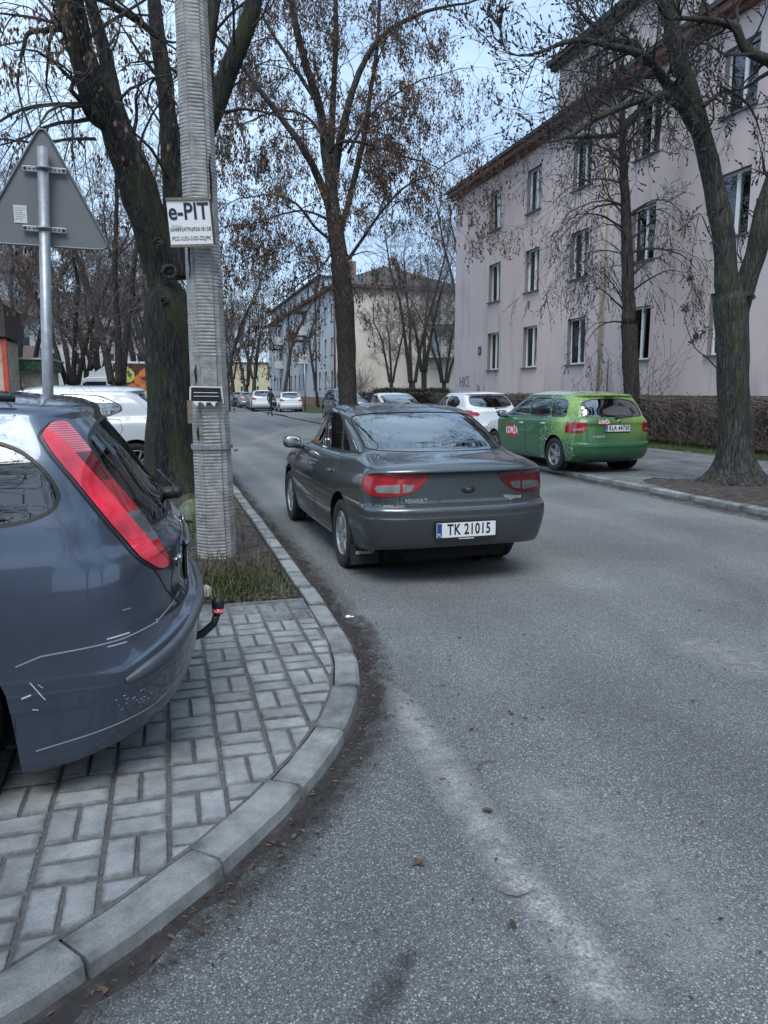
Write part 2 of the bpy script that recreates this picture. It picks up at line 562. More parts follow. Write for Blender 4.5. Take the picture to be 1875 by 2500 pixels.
def kerb_stones(P, parent, width, h, seg, side=1, mat=None, batter=.02, jig=.004, far_kind=None):
    """P runs along the outer top edge; the stones lie on the side given"""
    pts = resample(P, .05)
    n = int(round(seg / .05))
    i = 0; out = []
    while i + 2 < len(pts):
        q = pts[i:i + n + 1]
        if len(q) < 3: break
        dz = rnd.uniform(-.004, .005); dx = rnd.uniform(-jig, jig)
        k = max(2, min(4, len(q) // 3))
        sel = [q[int(round(t * (len(q) - 1) / k))] for t in range(k + 1)]
        # leave the joint
        a, b_ = sel[0], sel[1]; L = math.dist(a, b_); sel[0] = (a[0] + (b_[0] - a[0]) * .006 / L, a[1] + (b_[1] - a[1]) * .006 / L)
        a, b_ = sel[-1], sel[-2]; L = math.dist(a, b_); sel[-1] = (a[0] + (b_[0] - a[0]) * .006 / L, a[1] + (b_[1] - a[1]) * .006 / L)
        o0 = offset(sel, side * (-batter + dx)); o1 = offset(sel, side * dx); o1b = offset(sel, side * (.016 + dx)); o2 = offset(sel, side * (width + dx))
        vs, fs = [], []
        for t in range(len(sel)):
            vs += [(o0[t][0], o0[t][1], -.08), (o1[t][0], o1[t][1], h + dz - .014), (o1b[t][0], o1b[t][1], h + dz), (o2[t][0], o2[t][1], h + dz), (o2[t][0], o2[t][1], -.08)]
        for t in range(len(sel) - 1):
            for c in range(4): fs.append((t * 5 + c, t * 5 + c + 1, (t + 1) * 5 + c + 1, (t + 1) * 5 + c))
        fs.append((0, 1, 2, 3, 4)); b0 = (len(sel) - 1) * 5; fs.append((b0 + 4, b0 + 3, b0 + 2, b0 + 1, b0))
        m = MB(); m.add(vs, fs)
        m.build('kerb_stone', mat or M['kerb'], parent, fix=True)
        i += n
kerb = empty('kerb', (0, 0, 0)); kerb['kind'] = 'structure'
kerb_stones(near, kerb, .125, KH, .5, -1, jig=.007)
def far_kerb(x, y0, y1, w, h, parent):
    m = MB(); m.box(min(x, x + w), max(x, x + w), y0, y1, -.08, h); m.build('kerb_run', M['kerb'], parent, bevel=.01)
far_kerb(1.02, 24.1, 260, -.135, KH, kerb)

# bedding under the pavers, bounded by the kerb
inner = offset(near, -.13)
bed = [(x, y) for x, y in inner if y < 5.4] + [(-5.4, 5.22), (.9, 5.22)]
sheet('pavement_bed', [(.885, 5.22)] + [(x, y) for x, y in inner if y < 5.2] + [(-5.4, 5.22)], KH - .006, M['joint'])
# block paving in basket weave, clipped to the kerb
poly_in = [(.883, 5.20)] + [(x, y) for x, y in offset(near, -.140) if y < 5.2] + [(-5.4, 5.20)]
def clip_half(P, nx, ny, d):
    out = []
    for i in range(len(P)):
        a, b_ = P[i], P[(i + 1) % len(P)]
        da, db = nx * a[0] + ny * a[1] - d, nx * b_[0] + ny * b_[1] - d
        if da <= 0: out.append(a)
        if (da < 0 < db) or (db < 0 < da):
            t = da / (da - db); out.append((a[0] + (b_[0] - a[0]) * t, a[1] + (b_[1] - a[1]) * t))
    return out
edge = [p for p in offset(near, -.140) if p[1] < 5.6]
EH = []
for i in range(len(edge) - 1):
    a, b_ = edge[i], edge[i + 1]
    nx, ny = -(b_[1] - a[1]), (b_[0] - a[0])
    l = math.hypot(nx, ny); nx, ny = nx / l, ny / l
    # outward = towards the road (right of travel is inside)
    EH.append((nx, ny, nx * a[0] + ny * a[1], a, b_))
def paver_poly(x0, x1, y0, y1):
    P = [(x0, y0), (x1, y0), (x1, y1), (x0, y1)]
    for nx, ny, d, a, b_ in EH:
        P = clip_half(P, nx, ny, d)
        if len(P) < 3: return None
    return P
pavement = empty('pavement', (0, 0, 0)); pavement['kind'] = 'structure'
CX_, CY_ = .2, .2235
cells = []
for ci in range(-20, 5):
    for cj in range(-7, 14):
        x0 = -.045 + ci * CX_; y0 = 2.235 + cj * CY_
        jy = .012 * math.sin(ci * 2.3)
        pair = (ci + cj) % 2 == 1
        if pair: bl = [(x0 + .006, x0 + .095, y0 + .0075, y0 + CY_ - .0075), (x0 + .106, x0 + .194, y0 + .0075, y0 + CY_ - .0075)]
        else: bl = [(x0 + .006, x0 + .194, y0 + .0075, y0 + CY_ / 2 - .007), (x0 + .006, x0 + .194, y0 + CY_ / 2 + .007, y0 + CY_ - .0075)]
        for (a, b_, c, d) in bl:
            P = paver_poly(a, b_, c + jy, min(d + jy, 5.20))
            if P is None or c + jy > 5.17: continue
            A = abs(sum(P[i - 1][0] * P[i][1] - P[i][0] * P[i - 1][1] for i in range(len(P)))) / 2
            if A < .0012: continue
            cells.append((math.dist((P[0][0], P[0][1]), (.2, 0)) + (0 if -1.7 < a and d < 5.3 else 5), P))
cells.sort(key=lambda t: t[0])
def paver_into(m, P, seed):
    r = random.Random(seed)
    cx, cy = sum(p[0] for p in P) / len(P), sum(p[1] for p in P) / len(P)
    z = KH + r.uniform(-.002, .004)
    tx, ty = r.uniform(-.016, .016), r.uniform(-.016, .016)
    ang = r.uniform(-.022, .022)
    def tr(x, y, k):
        dx, dy = (x - cx) * k, (y - cy) * k
        return cx + dx - dy * ang, cy + dy + dx * ang
    n = len(P); vs = []
    for k, dz in ((1.0, -.03), (1.0, -.008), (.94, 0)):
        for x, y in P:
            X, Y = tr(x, y, k); vs.append((X, Y, z + dz + (X - cx) * tx + (Y - cy) * ty))
    fs = []
    for l in (0, 1):
        for i in range(n): fs.append((l * n + i, l * n + (i + 1) % n, (l + 1) * n + (i + 1) % n, (l + 1) * n + i))
    fs.append(tuple(range(2 * n, 3 * n)))
    m.add(vs, fs)
for k, (dd, P) in enumerate(cells[:295]):
    m = MB(); paver_into(m, P, k); m.build('paver', M['paver'], pavement, fix=True)
m = MB()
for k, (dd, P) in enumerate(cells[295:]): paver_into(m, P, 1000 + k)
m.build('outer_pavers', M['paver'], pavement, kind='stuff', fix=True)

# earth verge behind the pavers, rising a little over the kerb
def rough(name, x0, x1, y0, y1, z, nx, ny, mat, amp, base=None, kind='structure', mask=None):
    m = MB(); vs = []
    from mathutils import noise as mn
    for j in range(ny + 1):
        for i in range(nx + 1):
            x = x0 + (x1 - x0) * i / nx; y = y0 + (y1 - y0) * (j / ny)**1.5
            e = min(i, nx - i, 2) / 2
            vs.append((x, y, z + e * (amp * mn.noise((x * 3, y * 3, 1)) + amp * .6 * mn.noise((x * 11, y * 11, 5))) + (base(x, y) if base else 0)))
    fs = [(j * (nx + 1) + i, j * (nx + 1) + i + 1, (j + 1) * (nx + 1) + i + 1, (j + 1) * (nx + 1) + i) for j in range(ny) for i in range(nx)]
    m.add(vs, fs)
    o = m.build(name, mat, smooth=True); o['kind'] = kind
    return o
def mound(x, y):
    return .10 * math.exp(-((x - .05)**2 + (y - 11.2)**2) / .9) + .035 * math.exp(-((x - .4)**2 + (y - 6.7)**2) / .15)
rough('earth_verge', -1.3, .888, 5.2, 45, KH - .02, 40, 200, M['dirt'], .03, mound)
sheet('forecourt', [(-40, 5.2), (-1.25, 5.2), (-1.25, 60), (-40, 60)], KH - .025, M['asphalt_old'] if 'asphalt_old' in M else M['asphalt'])
# mud and grit swept along the gutter: thin uneven skirts on the road
def gutter(P, wfun, seed, z=.004):
    r = random.Random(seed)
    pts = resample(P, .06)
    off0 = offset(pts, -.0)
    m = MB(); L_, R_ = [], []
    for i, p in enumerate(pts):
        w = wfun(p) * (1 + .35 * math.sin(i * .37) + .25 * math.sin(i * 1.13 + 1) + r.uniform(-.18, .18))
        a = offset(pts[max(0, i - 1):i + 2], .6)[min(i, 1)]
        # direction towards the road
        dx, dy = a[0] - p[0], a[1] - p[1]; l = math.hypot(dx, dy)
        L_.append((p[0] - dx / l * .02, p[1] - dy / l * .02, z + .012)); R_.append((p[0] + dx / l * w, p[1] + dy / l * w, z - .002))
    n = len(L_); m.add(L_ + R_, [(i, n + i, n + i + 1, i + 1) for i in range(n - 1)])
    o = m.build('gutter_mud', M['mud'], fix=True); o['kind'] = 'stuff'
    tag(o, 'dark mud and grit lying along the kerb')
    return o
gp = [p for p in KL if p[1] < 24 and p[0] > -5]
gutter(gp, lambda p: .065 if p[1] < 3 else (.10 if p[1] < 8 else .09), 3)

# right side: kerb, block-paved pavement, grass strip
kr = empty('kerb', (0, 0, 0)); kr['kind'] = 'structure'
kerb_stones([(7.08, 2), (7.10, 28)], kr, .13, .08, 1.0, -1)
far_kerb(7.10, 33, 46, .13, .08, kr); far_kerb(7.10, 52, 260, .13, .08, kr)
def small_pavers():
    m, ns, ls, b = nt('small_pavers')
    v = coords(ns, ls, (1, 1, 1))
    br = ns.new('ShaderNodeTexBrick')
    br.inputs['Scale'].default_value = 5.0
    br.inputs['Mortar Size'].default_value = 0.02
    br.inputs['Brick Width'].default_value = 1.0; br.inputs['Row Height'].default_value = .5
    br.inputs['Color1'].default_value = (.125, .13, .138, 1); br.inputs['Color2'].default_value = (.20, .207, .215, 1); br.inputs['Mortar'].default_value = (.045, .044, .045, 1)
    ls.new(v, br.inputs['Vector'])
    f = noise(ns, ls, v, 1.2, 6, 0.6)
    c = mixc(ns, ls, 1.0, br.outputs['Color'], ramp(ns, ls, f, [(0.3, (.62, .62, .64)), (0.65, (1.1, 1.1, 1.1))]), 'MULTIPLY')
    ls.new(c, b.inputs['Base Color']); b.inputs['Roughness'].default_value = .88
    bump(ns, ls, b, mth(ns, ls, 'SUBTRACT', 1.0, br.outputs['Fac']), 0.5, .01)
    return m
M['small_pavers'] = small_pavers()
pv = sheet('right_pavement', [(7.22, 0), (12.4, 0), (12.4, 28), (7.22, 28)], .078, M['small_pavers'])
sheet('right_pavement', [(7.22, 28), (14, 28), (14, 400), (7.22, 400)], .066, M['small_pavers'])
rough('grass_strip', 12.15, 14.42, 0, 37, .085, 24, 160, M['turf'], .03)
rough('lawn', 9.8, 40, 52, 140, .09, 30, 60, M['turf'], .05)
def pit(name, cx, cy, rx, ry, z, top):
    m = MB(); vs = [(cx, cy, z + top)]; n = 40; from mathutils import noise as mn
    for k in range(1, 9):
        for i in range(n):
            a = 2 * PI * i / n
            rr = k / 8 * (1 + .10 * math.sin(3 * a + 1) + .05 * math.sin(7 * a))
            x, y = cx + rx * rr * math.cos(a), cy + ry * rr * math.sin(a)
            x = max(x, 7.225)
            vs.append((x, y, z + (top * (1 - k / 8) if k < 8 else -.01) + .012 * mn.noise((x * 6, y * 6, 2))))
    fs = [(0, 1 + i, 1 + (i + 1) % n) for i in range(n)]
    for k in range(7):
        for i in range(n):
            fs.append((1 + k * n + i, 1 + (k + 1) * n + i, 1 + (k + 1) * n + (i + 1) % n, 1 + k * n + (i + 1) % n))
    m.add(vs, fs); o = m.build(name, M['dirt'], smooth=True); o['kind'] = 'structure'
pit('tree_pit', 8.45, 8.4, 1.5, 2.7, .083, .05)
pit('tree_pit', 8.35, 31, 1.1, 1.6, .083, .05)
# dirt along the right kerb
pts = [(7.07, 2), (7.07, 28)]
gutter(pts, lambda p: .13, 9)

# pale dusty streaks on the asphalt: sand and grit worn by the wheels
def streak_mat(name, col, thr):
    m, ns, ls, b = nt(name)
    v = coords(ns, ls)
    f = noise(ns, ls, v, 9, 6, 0.7); g = noise(ns, ls, v, 110, 3, 0.7)
    tc = ns.new('ShaderNodeTexCoord'); sx = ns.new('ShaderNodeSeparateXYZ'); ls.new(tc.outputs['UV'], sx.inputs[0])
    edge_ = mth(ns, ls, 'SUBTRACT', 1.0, mth(ns, ls, 'MULTIPLY', mth(ns, ls, 'ABSOLUTE', mth(ns, ls, 'SUBTRACT', sx.outputs[0], .5)), 2.0), True)
    endf = mth(ns, ls, 'MULTIPLY', mth(ns, ls, 'MULTIPLY', sx.outputs[1], mth(ns, ls, 'SUBTRACT', 1.0, sx.outputs[1])), 8.0, True)
    a = mth(ns, ls, 'MULTIPLY', mth(ns, ls, 'POWER', edge_, .9), endf)
    a = mth(ns, ls, 'MULTIPLY', a, mth(ns, ls, 'ADD', mth(ns, ls, 'MULTIPLY', f, 3.4), -1.05, True), True)
    a = mth(ns, ls, 'MULTIPLY', a, mth(ns, ls, 'ADD', mth(ns, ls, 'MULTIPLY', g, 2.8), -.75, True), True)
    a = mth(ns, ls, 'MULTIPLY', a, thr, True)
    ls.new(a, b.inputs['Alpha'])
    b.inputs['Base Color'].default_value = tuple(col) + (1,)
    b.inputs['Roughness'].default_value = .9
    return m
M['dust'] = streak_mat('road_dust', (.44, .44, .43), 1.2)
M['dust2'] = streak_mat('road_dust_faint', (.38, .38, .375), .75)
M['damp'] = streak_mat('road_damp', (.045, .04, .04), 1.0)
_sz = [.004]
def streak(pts, mat, name='road_dust'):
    """pts: (x, y, half width)"""
    _sz[0] += .0006
    m = MB(); n = len(pts); vs = []
    for i, (x, y, w) in enumerate(pts):
        a, b_ = pts[max(i - 1, 0)], pts[min(i + 1, n - 1)]
        tx, ty = b_[0] - a[0], b_[1] - a[1]; l = math.hypot(tx, ty)
        vs += [(x + ty / l * w, y - tx / l * w, _sz[0]), (x - ty / l * w, y + tx / l * w, _sz[0])]
    m.add(vs, [(2 * i, 2 * i + 1, 2 * i + 3, 2 * i + 2) for i in range(n - 1)])
    me = m.mesh(name, mat)
    uv = me.uv_layers.new(name='UVMap')
    for li, l in enumerate(me.loops):
        vi = l.vertex_index; uv.data[li].uv = ((vi % 2), (vi // 2) / (n - 1))
    bm = bmesh.new(); bm.from_mesh(me); bmesh.ops.recalc_face_normals(bm, faces=bm.faces)
    if bm.faces[0].normal.z < 0: bmesh.ops.reverse_faces(bm, faces=bm.faces)
    bm.to_mesh(me); bm.free()
    o = link(name, me); o['kind'] = 'stuff'
    return o
def G(px, py):      # photo pixel -> ground point
    d = _f + _r * ((px - 937.5) / 1850) + _u * ((1250 - py) / 1850)
    t = -1.52 / d.z
    return d.x * t, d.y * t
def gs(lst): return [G(x, y) + (w,) for x, y, w in lst]
streak(gs([(905, 1640, .05), (985, 1730, .10), (1055, 1830, .11), (1130, 1950, .11), (1220, 2080, .10), (1310, 2200, .11), (1400, 2310, .13), (1490, 2420, .14), (1600, 2560, .14)]), M['dust'])
streak(gs([(940, 1680, .07), (1020, 1780, .12), (1100, 1900, .13), (1200, 2040, .10)]), M['dust2'])
streak(gs([(1230, 1880, .15), (1400, 2000, .24), (1540, 2140, .28), (1680, 2270, .28), (1850, 2400, .25)]), M['dust2'])
streak(gs([(1640, 1560, .2), (1760, 1600, .3), (1900, 1660, .3)]), M['dust2'])
streak([(1.65, 9.6, .15), (1.75, 13, .3), (1.6, 20, .3), (1.5, 30, .3)], M['dust2'])
streak([(3.2, 11, .15), (3.3, 18, .35), (3.0, 28, .4), (2.7, 44, .4)], M['dust2'])
streak([(2.2, 22, .3), (3.6, 27, .35), (5.2, 32, .4), (6.9, 36, .5)], M['dust2'])
streak([(1.7, 30, .4), (2.0, 45, .5), (2.0, 70, .5)], M['dust2'])
streak([(.2, 1.35, .05), (.45, 1.62, .06), (.6, 1.8, .03)], M['damp'], 'damp_patch')
_g = offset(resample([p for p in KL if p[1] < 26 and p[0] > -3.5], .12), .10)
streak([(x, y, .115 if y < 4 else .15) for x, y in _g], M['damp'], 'gutter_stain')
streak([(x, y, .10) for x, y in offset(resample([p for p in KL if p[1] < 26 and p[0] > -3.5], .12), .05)], M['damp'], 'gutter_stain')
streak([(6.88, y, .20) for y in (2, 6, 10, 14, 18, 22, 28)], M['damp'], 'gutter_stain')
streak(gs([(870, 1500, .05), (900, 1560, .10), (885, 1640, .06)]), M['damp'], 'damp_patch')

# litter: leaves, twigs and crumbs, the countable big ones apart
def leafquad(m, x, y, z, s, r, up=.3):
    a = r.uniform(0, 2 * PI); c, s_ = math.cos(a), math.sin(a)
    l, w = s, s * r.uniform(.3, .5)
    k = r.uniform(.2, 1) * up * s
    P = [(-l / 2, 0, 0), (0, -w / 2, k * .6), (l / 2, 0, k * r.uniform(.2, 1)), (0, w / 2, k * .6)]
    m.add([(x + px * c - py * s_, y + px * s_ + py * c, z + pz) for px, py, pz in P], [(0, 1, 2), (0, 2, 3)])
def twig(m, x, y, z, s, r):
    a = r.uniform(0, 2 * PI); b_ = a + r.uniform(-.7, .7)
    p0 = Vector((x, y, z)); p1 = p0 + Vector((math.cos(a), math.sin(a), r.uniform(0, .2))) * s * .5; p2 = p1 + Vector((math.cos(b_), math.sin(b_), r.uniform(-.2, .1))) * s * .5
    p2.z = max(p2.z, z)
    m.tube([p0, p1, p2], [s * .025 + .001, s * .02 + .001, .0008], 3, False)
r = random.Random(11)
mg, mt = MB(), MB()
gpts = resample(gp, .02)
for k in range(3000):
    p = r.choice(gpts); i = gpts.index(p)
    q = offset(gpts[max(0, i - 1):i + 2], 1.0)[min(i, 1)]
    t = abs(r.gauss(0, .10)) + .02
    x, y = p[0] + (q[0] - p[0]) * t, p[1] + (q[1] - p[1]) * t
    (leafquad if r.random() < .6 else twig)(mg, x, y, .012, r.uniform(.008, .035), r)
for k in range(5200):
    y = 5.25 + 14 * r.random()**2; x = r.uniform(-1.2, .87)
    (leafquad if r.random() < .65 else twig)(mt, x, y, KH - .01 + mound(x, y) * .9 + r.uniform(0, .015), r.uniform(.015, .055), r)
for k in range(900):
    y = r.uniform(2, 26); (leafquad if r.random() < .7 else twig)(mg, 7.06 - abs(r.gauss(0, .2)), y, .012, r.uniform(.02, .06), r)
for k in range(700):
    a = r.uniform(0, 2 * PI); q = r.random()**.5
    leafquad(mt, max(7.3, 8.45 + 1.5 * q * math.cos(a)), 8.4 + 2.6 * q * math.sin(a), .11, r.uniform(.02, .07), r)
for k in range(500):
    leafquad(mg, r.uniform(1.1, 7), 3 + 25 * r.random()**1.6, .006, r.uniform(.015, .04), r)
for k in range(130):
    x, y = G(r.uniform(800, 1875), r.uniform(1500, 2480)); (leafquad if r.random() < .5 else twig)(mg, x, y, .006, r.uniform(.008, .025), r)
o = mg.build('gutter_litter', M['litter']); tag(o, 'dry leaf and twig litter scattered on the road', kind='stuff')
o = mt.build('verge_litter', M['litter']); tag(o, 'dry leaves and twigs covering the earth verge', kind='stuff')
mc = MB()
for k in range(420):
    ci = r.randrange(-8, 5); y = r.uniform(1.9, 5.1); x = -.045 + ci * CX_ + r.gauss(0, .004)
    if r.random() < .5: x += r.uniform(0, .2)
    if paver_poly(x - .01, x + .01, y - .01, y + .01) is None: continue
    mc.ball((x, y, KH + .001), (r.uniform(.0015, .004), r.uniform(.0015, .004), .002), 5, 4)
o = mc.build('grit', M['kerb']); tag(o, 'crumbs of grit on the paving', kind='stuff')
big = [((1170, 1870), .10, 'fallen_twig', 'small forked twig on the asphalt, nearer the street centre'), ((1025, 2110), .10, 'fallen_leaf', 'curled dark leaf on the asphalt below the pale dust streak'),
       ((1190, 1985), .10, 'fallen_leaf', 'dark crumpled leaf lying beside the pale dust streak'), ((1265, 2195), .09, 'fallen_twig', 'dark twig lying in the pale dust streak'), ((1250, 2265), .07, 'fallen_leaf', 'flat reddish brown leaf pressed on the asphalt'),
       ((1080, 1905), .04, 'fallen_leaf', 'small dark leaf at the left edge of the dust streak'), ((1300, 1725), .05, 'fallen_twig', 'thin twig alone on the grey road'), ((1080, 1675), .05, 'fallen_leaf', 'dark leaf on the road past the kerb bend'), ((1720, 2010), .07, 'fallen_twig', 'pale bent twig on the right of the road')]
for (px, py), s, nm, lb in big:
    x, y = G(px, py); m = MB(); rr = random.Random(px)
    if nm == 'fallen_twig':
        for _ in range(2): twig(m, x, y, .008, s * .8, rr)
    else:
        for _ in range(2): leafquad(m, x + rr.uniform(-.01, .01), y, .007, s * .55, rr, .3)
    tag(m.build(nm, M['litter']), lb, 'twig' if 'twig' in nm else 'leaf', 'things dropped on the road')
m = MB(); x, y = G(850, 1510); blob_like = m.ball((x, y, .012), (.022, .018, .012), 8, 5); m.ball((x + .03, y + .002, .008), (.015, .012, .007), 7, 4)
tag(m.build('crumpled_paper', M['white'], smooth=True), 'small crumpled white paper in the gutter at the kerb bend', 'litter')
m = MB(); x, y = G(324, 2296); m.cbox((x, y, .010), (.012, .035, .008), Matrix.Rotation(.4, 3, 'Z'))
tag(m.build('cigarette_end', M['white']), 'white cigarette end in the mud below the near kerb', 'litter')
m = MB(); x, y = G(396, 2270); m.cbox((x, y, .010), (.010, .035, .004), Matrix.Rotation(-.5, 3, 'Z'))
tag(m.build('wood_chip', M['wood']), 'pale splinter of wood in the mud by the near kerb', 'litter')
# stones by the pole and the tree foot
def rock(name, x, y, z, s, seed, label, mat):
    m = MB(); rr = random.Random(seed); m.ball((0, 0, 0), s, 9, 7)
    m.v = [(a * (1 + rr.uniform(-.22, .22)), b_ * (1 + rr.uniform(-.22, .22)), c * (1 + rr.uniform(-.25, .25))) for a, b_, c in m.v]
    tag(m.build(name, mat, loc=(x, y, z), rot=(rr.uniform(0, 3), rr.uniform(0, 1), rr.uniform(0, 6))), label, 'stone')
M['stone'] = simple('broken_concrete', (.30, .27, .235), .9, var=.3, vscale=22, bmp=.4)
M['stone_moss'] = simple('mossy_stone', (.10, .12, .075), .95, var=.4, vscale=12, bmp=.5)
rock('stone', .235, 5.46, .10, (.055, .04, .045), 3, 'pale broken lump of concrete in the grass before the pole', M['stone'])
rock('stone', .22, 8.9, .13, (.20, .13, .12), 5, 'mossy green boulder at the foot of the big tree', M['stone_moss'])
rock('stone', .10, 8.3, .10, (.13, .09, .05), 6, 'flat pale slab lying in front of the mossy boulder', M['stone'])
# grass tufts round the pole
def tufts(n, fx, name, label, h=(.05, .15), mat=None, seed=1):
    r = random.Random(seed); m = MB()
    for k in range(n):
        x, y, z = fx(r); a = r.uniform(0, 2 * PI); hh = r.uniform(*h); w = r.uniform(.002, .005); b_ = r.uniform(.2, 1.1) * hh; c = math.cos(a); s = math.sin(a)
        m.add([(x - s * w, y + c * w, z), (x + s * w, y - c * w, z), (x + c * b_ * .4 + s * w * .7, y + s * b_ * .4 - c * w * .7, z + hh * .65), (x + c * b_ * .4 - s * w * .7, y + s * b_ * .4 + c * w * .7, z + hh * .65), (x + c * b_, y + s * b_, z + hh * .95)], [(0, 1, 2, 3), (3, 2, 4)])
    o = m.build(name, mat or M['blade']); tag(o, label, kind='stuff')
def fpole(r):
    x, y = r.gauss(.40, .22), r.gauss(5.85, .30)
    x = min(x, .84); y = max(y, 5.26)
    return x, y, KH - .015 + mound(x, y)
tufts(2600, fpole, 'grass', 'green grass tufts round the foot of the pole', (.02, .085), seed=2)
tufts(900, lambda r: ((lambda x, y: (x, y, KH - .015 + mound(x, y)))(r.gauss(.25, .35), r.gauss(9.2, .9))), 'grass', 'sparse grass at the foot of the big tree', (.03, .13), seed=3)
tufts(5000, lambda r: (r.uniform(12.2, 14.2), 6 + 20 * r.random(), .09), 'grass', 'grass strip below the hedge', (.03, .10), seed=4)
tufts(150, fpole, 'dry_weeds', 'dry weed stalks round the pole', (.08, .28), M['litter'], seed=6)
tufts(260, lambda r: ((lambda x, y: (x, y, KH - .015 + mound(x, y)))(r.uniform(-.6, .85), r.uniform(5.3, 9))), 'dry_weeds', 'dry weed stalks over the earth verge', (.03, .12), M['litter'], seed=7)
# ================================================================ buildings
_wm = {}
def window_set(parent, origin, rotz, w, h, panes=2, depth=.16, curtain=True, open_=False, frame_mat=None, name='window', sill=True, blind=0):
    """opening in a facade. local axes: x along the wall, -y out of it, z up; origin = lower middle of the opening on the wall face"""
    key = (round(w, 2), round(h, 2), panes, sill)
    if key not in _wm:
        f = MB(); t = .06
        f.box(-w / 2, -w / 2 + t, depth, depth + .06, 0, h); f.box(w / 2 - t, w / 2, depth, depth + .06, 0, h)
        f.box(-w / 2 + t, w / 2 - t, depth, depth + .06, 0, t); f.box(-w / 2 + t, w / 2 - t, depth, depth + .06, h - t, h)
        pw = (w - 2 * t) / panes
        for k in range(1, panes):
            x = -w / 2 + t + pw * k; f.box(x - .045, x + .045, depth - .01, depth + .05, t, h - t)
        p = MB(); p.box(-pw / 2 + .03, pw / 2 - .03, depth + .03, depth + .036, t, h - t)
        s = MB(); s.box(-w / 2 - .06, w / 2 + .06, -.09, depth, -.05, -.003)
        c = MB(); n = 14
        vs = []
        for k in range(n + 1):
            x = -w / 2 + t + (w - 2 * t) * k / n; y = depth + .16 + .02 * math.sin(k * 2.2); vs += [(x, y, t), (x, y, h - t)]
        c.add(vs, [(2 * k, 2 * k + 2, 2 * k + 3, 2 * k + 1) for k in range(n)])
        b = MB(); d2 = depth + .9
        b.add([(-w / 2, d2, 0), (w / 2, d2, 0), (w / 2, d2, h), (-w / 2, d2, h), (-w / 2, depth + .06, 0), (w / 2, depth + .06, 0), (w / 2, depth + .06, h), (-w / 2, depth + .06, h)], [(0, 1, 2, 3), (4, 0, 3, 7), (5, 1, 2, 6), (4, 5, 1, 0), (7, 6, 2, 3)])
        rv = MB()
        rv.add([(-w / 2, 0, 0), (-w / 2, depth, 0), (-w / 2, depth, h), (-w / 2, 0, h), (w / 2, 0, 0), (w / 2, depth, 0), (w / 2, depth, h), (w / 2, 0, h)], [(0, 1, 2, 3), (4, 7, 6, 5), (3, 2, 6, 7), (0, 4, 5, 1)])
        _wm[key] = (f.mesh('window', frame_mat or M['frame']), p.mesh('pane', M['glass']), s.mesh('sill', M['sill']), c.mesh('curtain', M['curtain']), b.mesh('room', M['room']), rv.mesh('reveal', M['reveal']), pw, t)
    f, p, s, c, b, rv, pw, t = _wm[key]
    o = link(name, f, parent, origin, (0, 0, rotz))
    for k in range(panes):
        q = link('pane', p, o, (-w / 2 + t + pw * (k + .5), 0, 0))
        q.rotation_euler = (rnd.uniform(-.02, .02), 0, rnd.uniform(-.035, .035))
        if open_ and k == 0: q.rotation_euler = (0, 0, .35); q.location.y += .02
    if sill: link('sill', s, o)
    if curtain: link('curtain', c, o)
    if blind:
        q = MB(); q.box(-w / 2 + t, w / 2 - t if blind == 1 else 0, depth + .065, depth + .07, t if blind == 1 else h * .3, h - t); q.build('blind', M['curtain'], o)
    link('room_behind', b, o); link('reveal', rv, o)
    return o

def wall_with_holes(length, z0, z1, holes):
    """local x 0..length, face at y=0. holes: (x0,x1,z0,z1)"""
    xs = sorted({0, length} | {h[0] for h in holes} | {h[1] for h in holes})
    zs = sorted({z0, z1} | {h[2] for h in holes} | {h[3] for h in holes})
    m = MB()
    idx = {}
    for i, x in enumerate(xs):
        for j, z in enumerate(zs): idx[(i, j)] = len(m.v); m.v.append((x, 0, z))
    for i in range(len(xs) - 1):
        for j in range(len(zs) - 1):
            cx, cz = (xs[i] + xs[i + 1]) / 2, (zs[j] + zs[j + 1]) / 2
            if any(h[0] < cx < h[1] and h[2] < cz < h[3] for h in holes): continue
            m.f.append((idx[(i, j)], idx[(i + 1, j)], idx[(i + 1, j + 1)], idx[(i, j + 1)])); m.m.append(0)
    return m

# --- pink block: facade at x = 14.5 looking at the street (towards -x)
pink = empty('apartment_building', (14.5, 37.3, 0), 0, 'pale pink rendered four-storey block with red-brown eaves behind the leafless trees', 'building')
# local frame: x' along the facade = towards the camera (-Y world); wall normal -X world -> rotate -90
RZ = -PI / 2
def PF(yw): return 37.3 - yw
cols = [32.5, 28.85, 25.2, 21.4, 17.5, 13.6, 9.8]
Lp = 46
holes = []; wins = []
for c in cols:
    for fl, zz in enumerate((2.52, 5.55, 8.65)):
        x = PF(c); holes.append((x - .62, x + .62, zz, zz + 1.65)); wins.append((x, zz, c, fl))
w = wall_with_holes(Lp, 1.42, 11.25, holes)
w.build('wall', M['pink'], pink, rot=(0, 0, RZ))
for x, zz, c, fl in wins:
    window_set(pink, (0, -x, zz), RZ, 1.24, 1.65, 2, curtain=not (fl == 1 and c in (17.5, 21.4, 25.2)), open_=(fl == 1 and c == 17.5), blind={(25.2, 0): 1, (17.5, 0): 2, (17.5, 2): 1, (21.4, 2): 2, (28.85, 2): 2, (32.5, 1): 0, (13.6, 2): 1}.get((c, fl), 0))
m = MB(); m.box(0, Lp, -.05, .3, -.2, 1.38); m.build('plinth', M['plinth'], pink, rot=(0, 0, RZ))
m = MB(); m.box(-.05, Lp, -.09, .3, 1.383, 1.418); m.build('plinth_ledge', M['gutter'], pink, rot=(0, 0, RZ))
m = MB(); m.box(-.02, .0, 0, 12, -.2, 11.25); m.box(0, Lp, 11.7, 12, -.2, 11.25); m.box(Lp - .02, Lp, 0, 12, -.2, 11.25); m.build('side_wall', M['pink'], pink, rot=(0, 0, RZ))
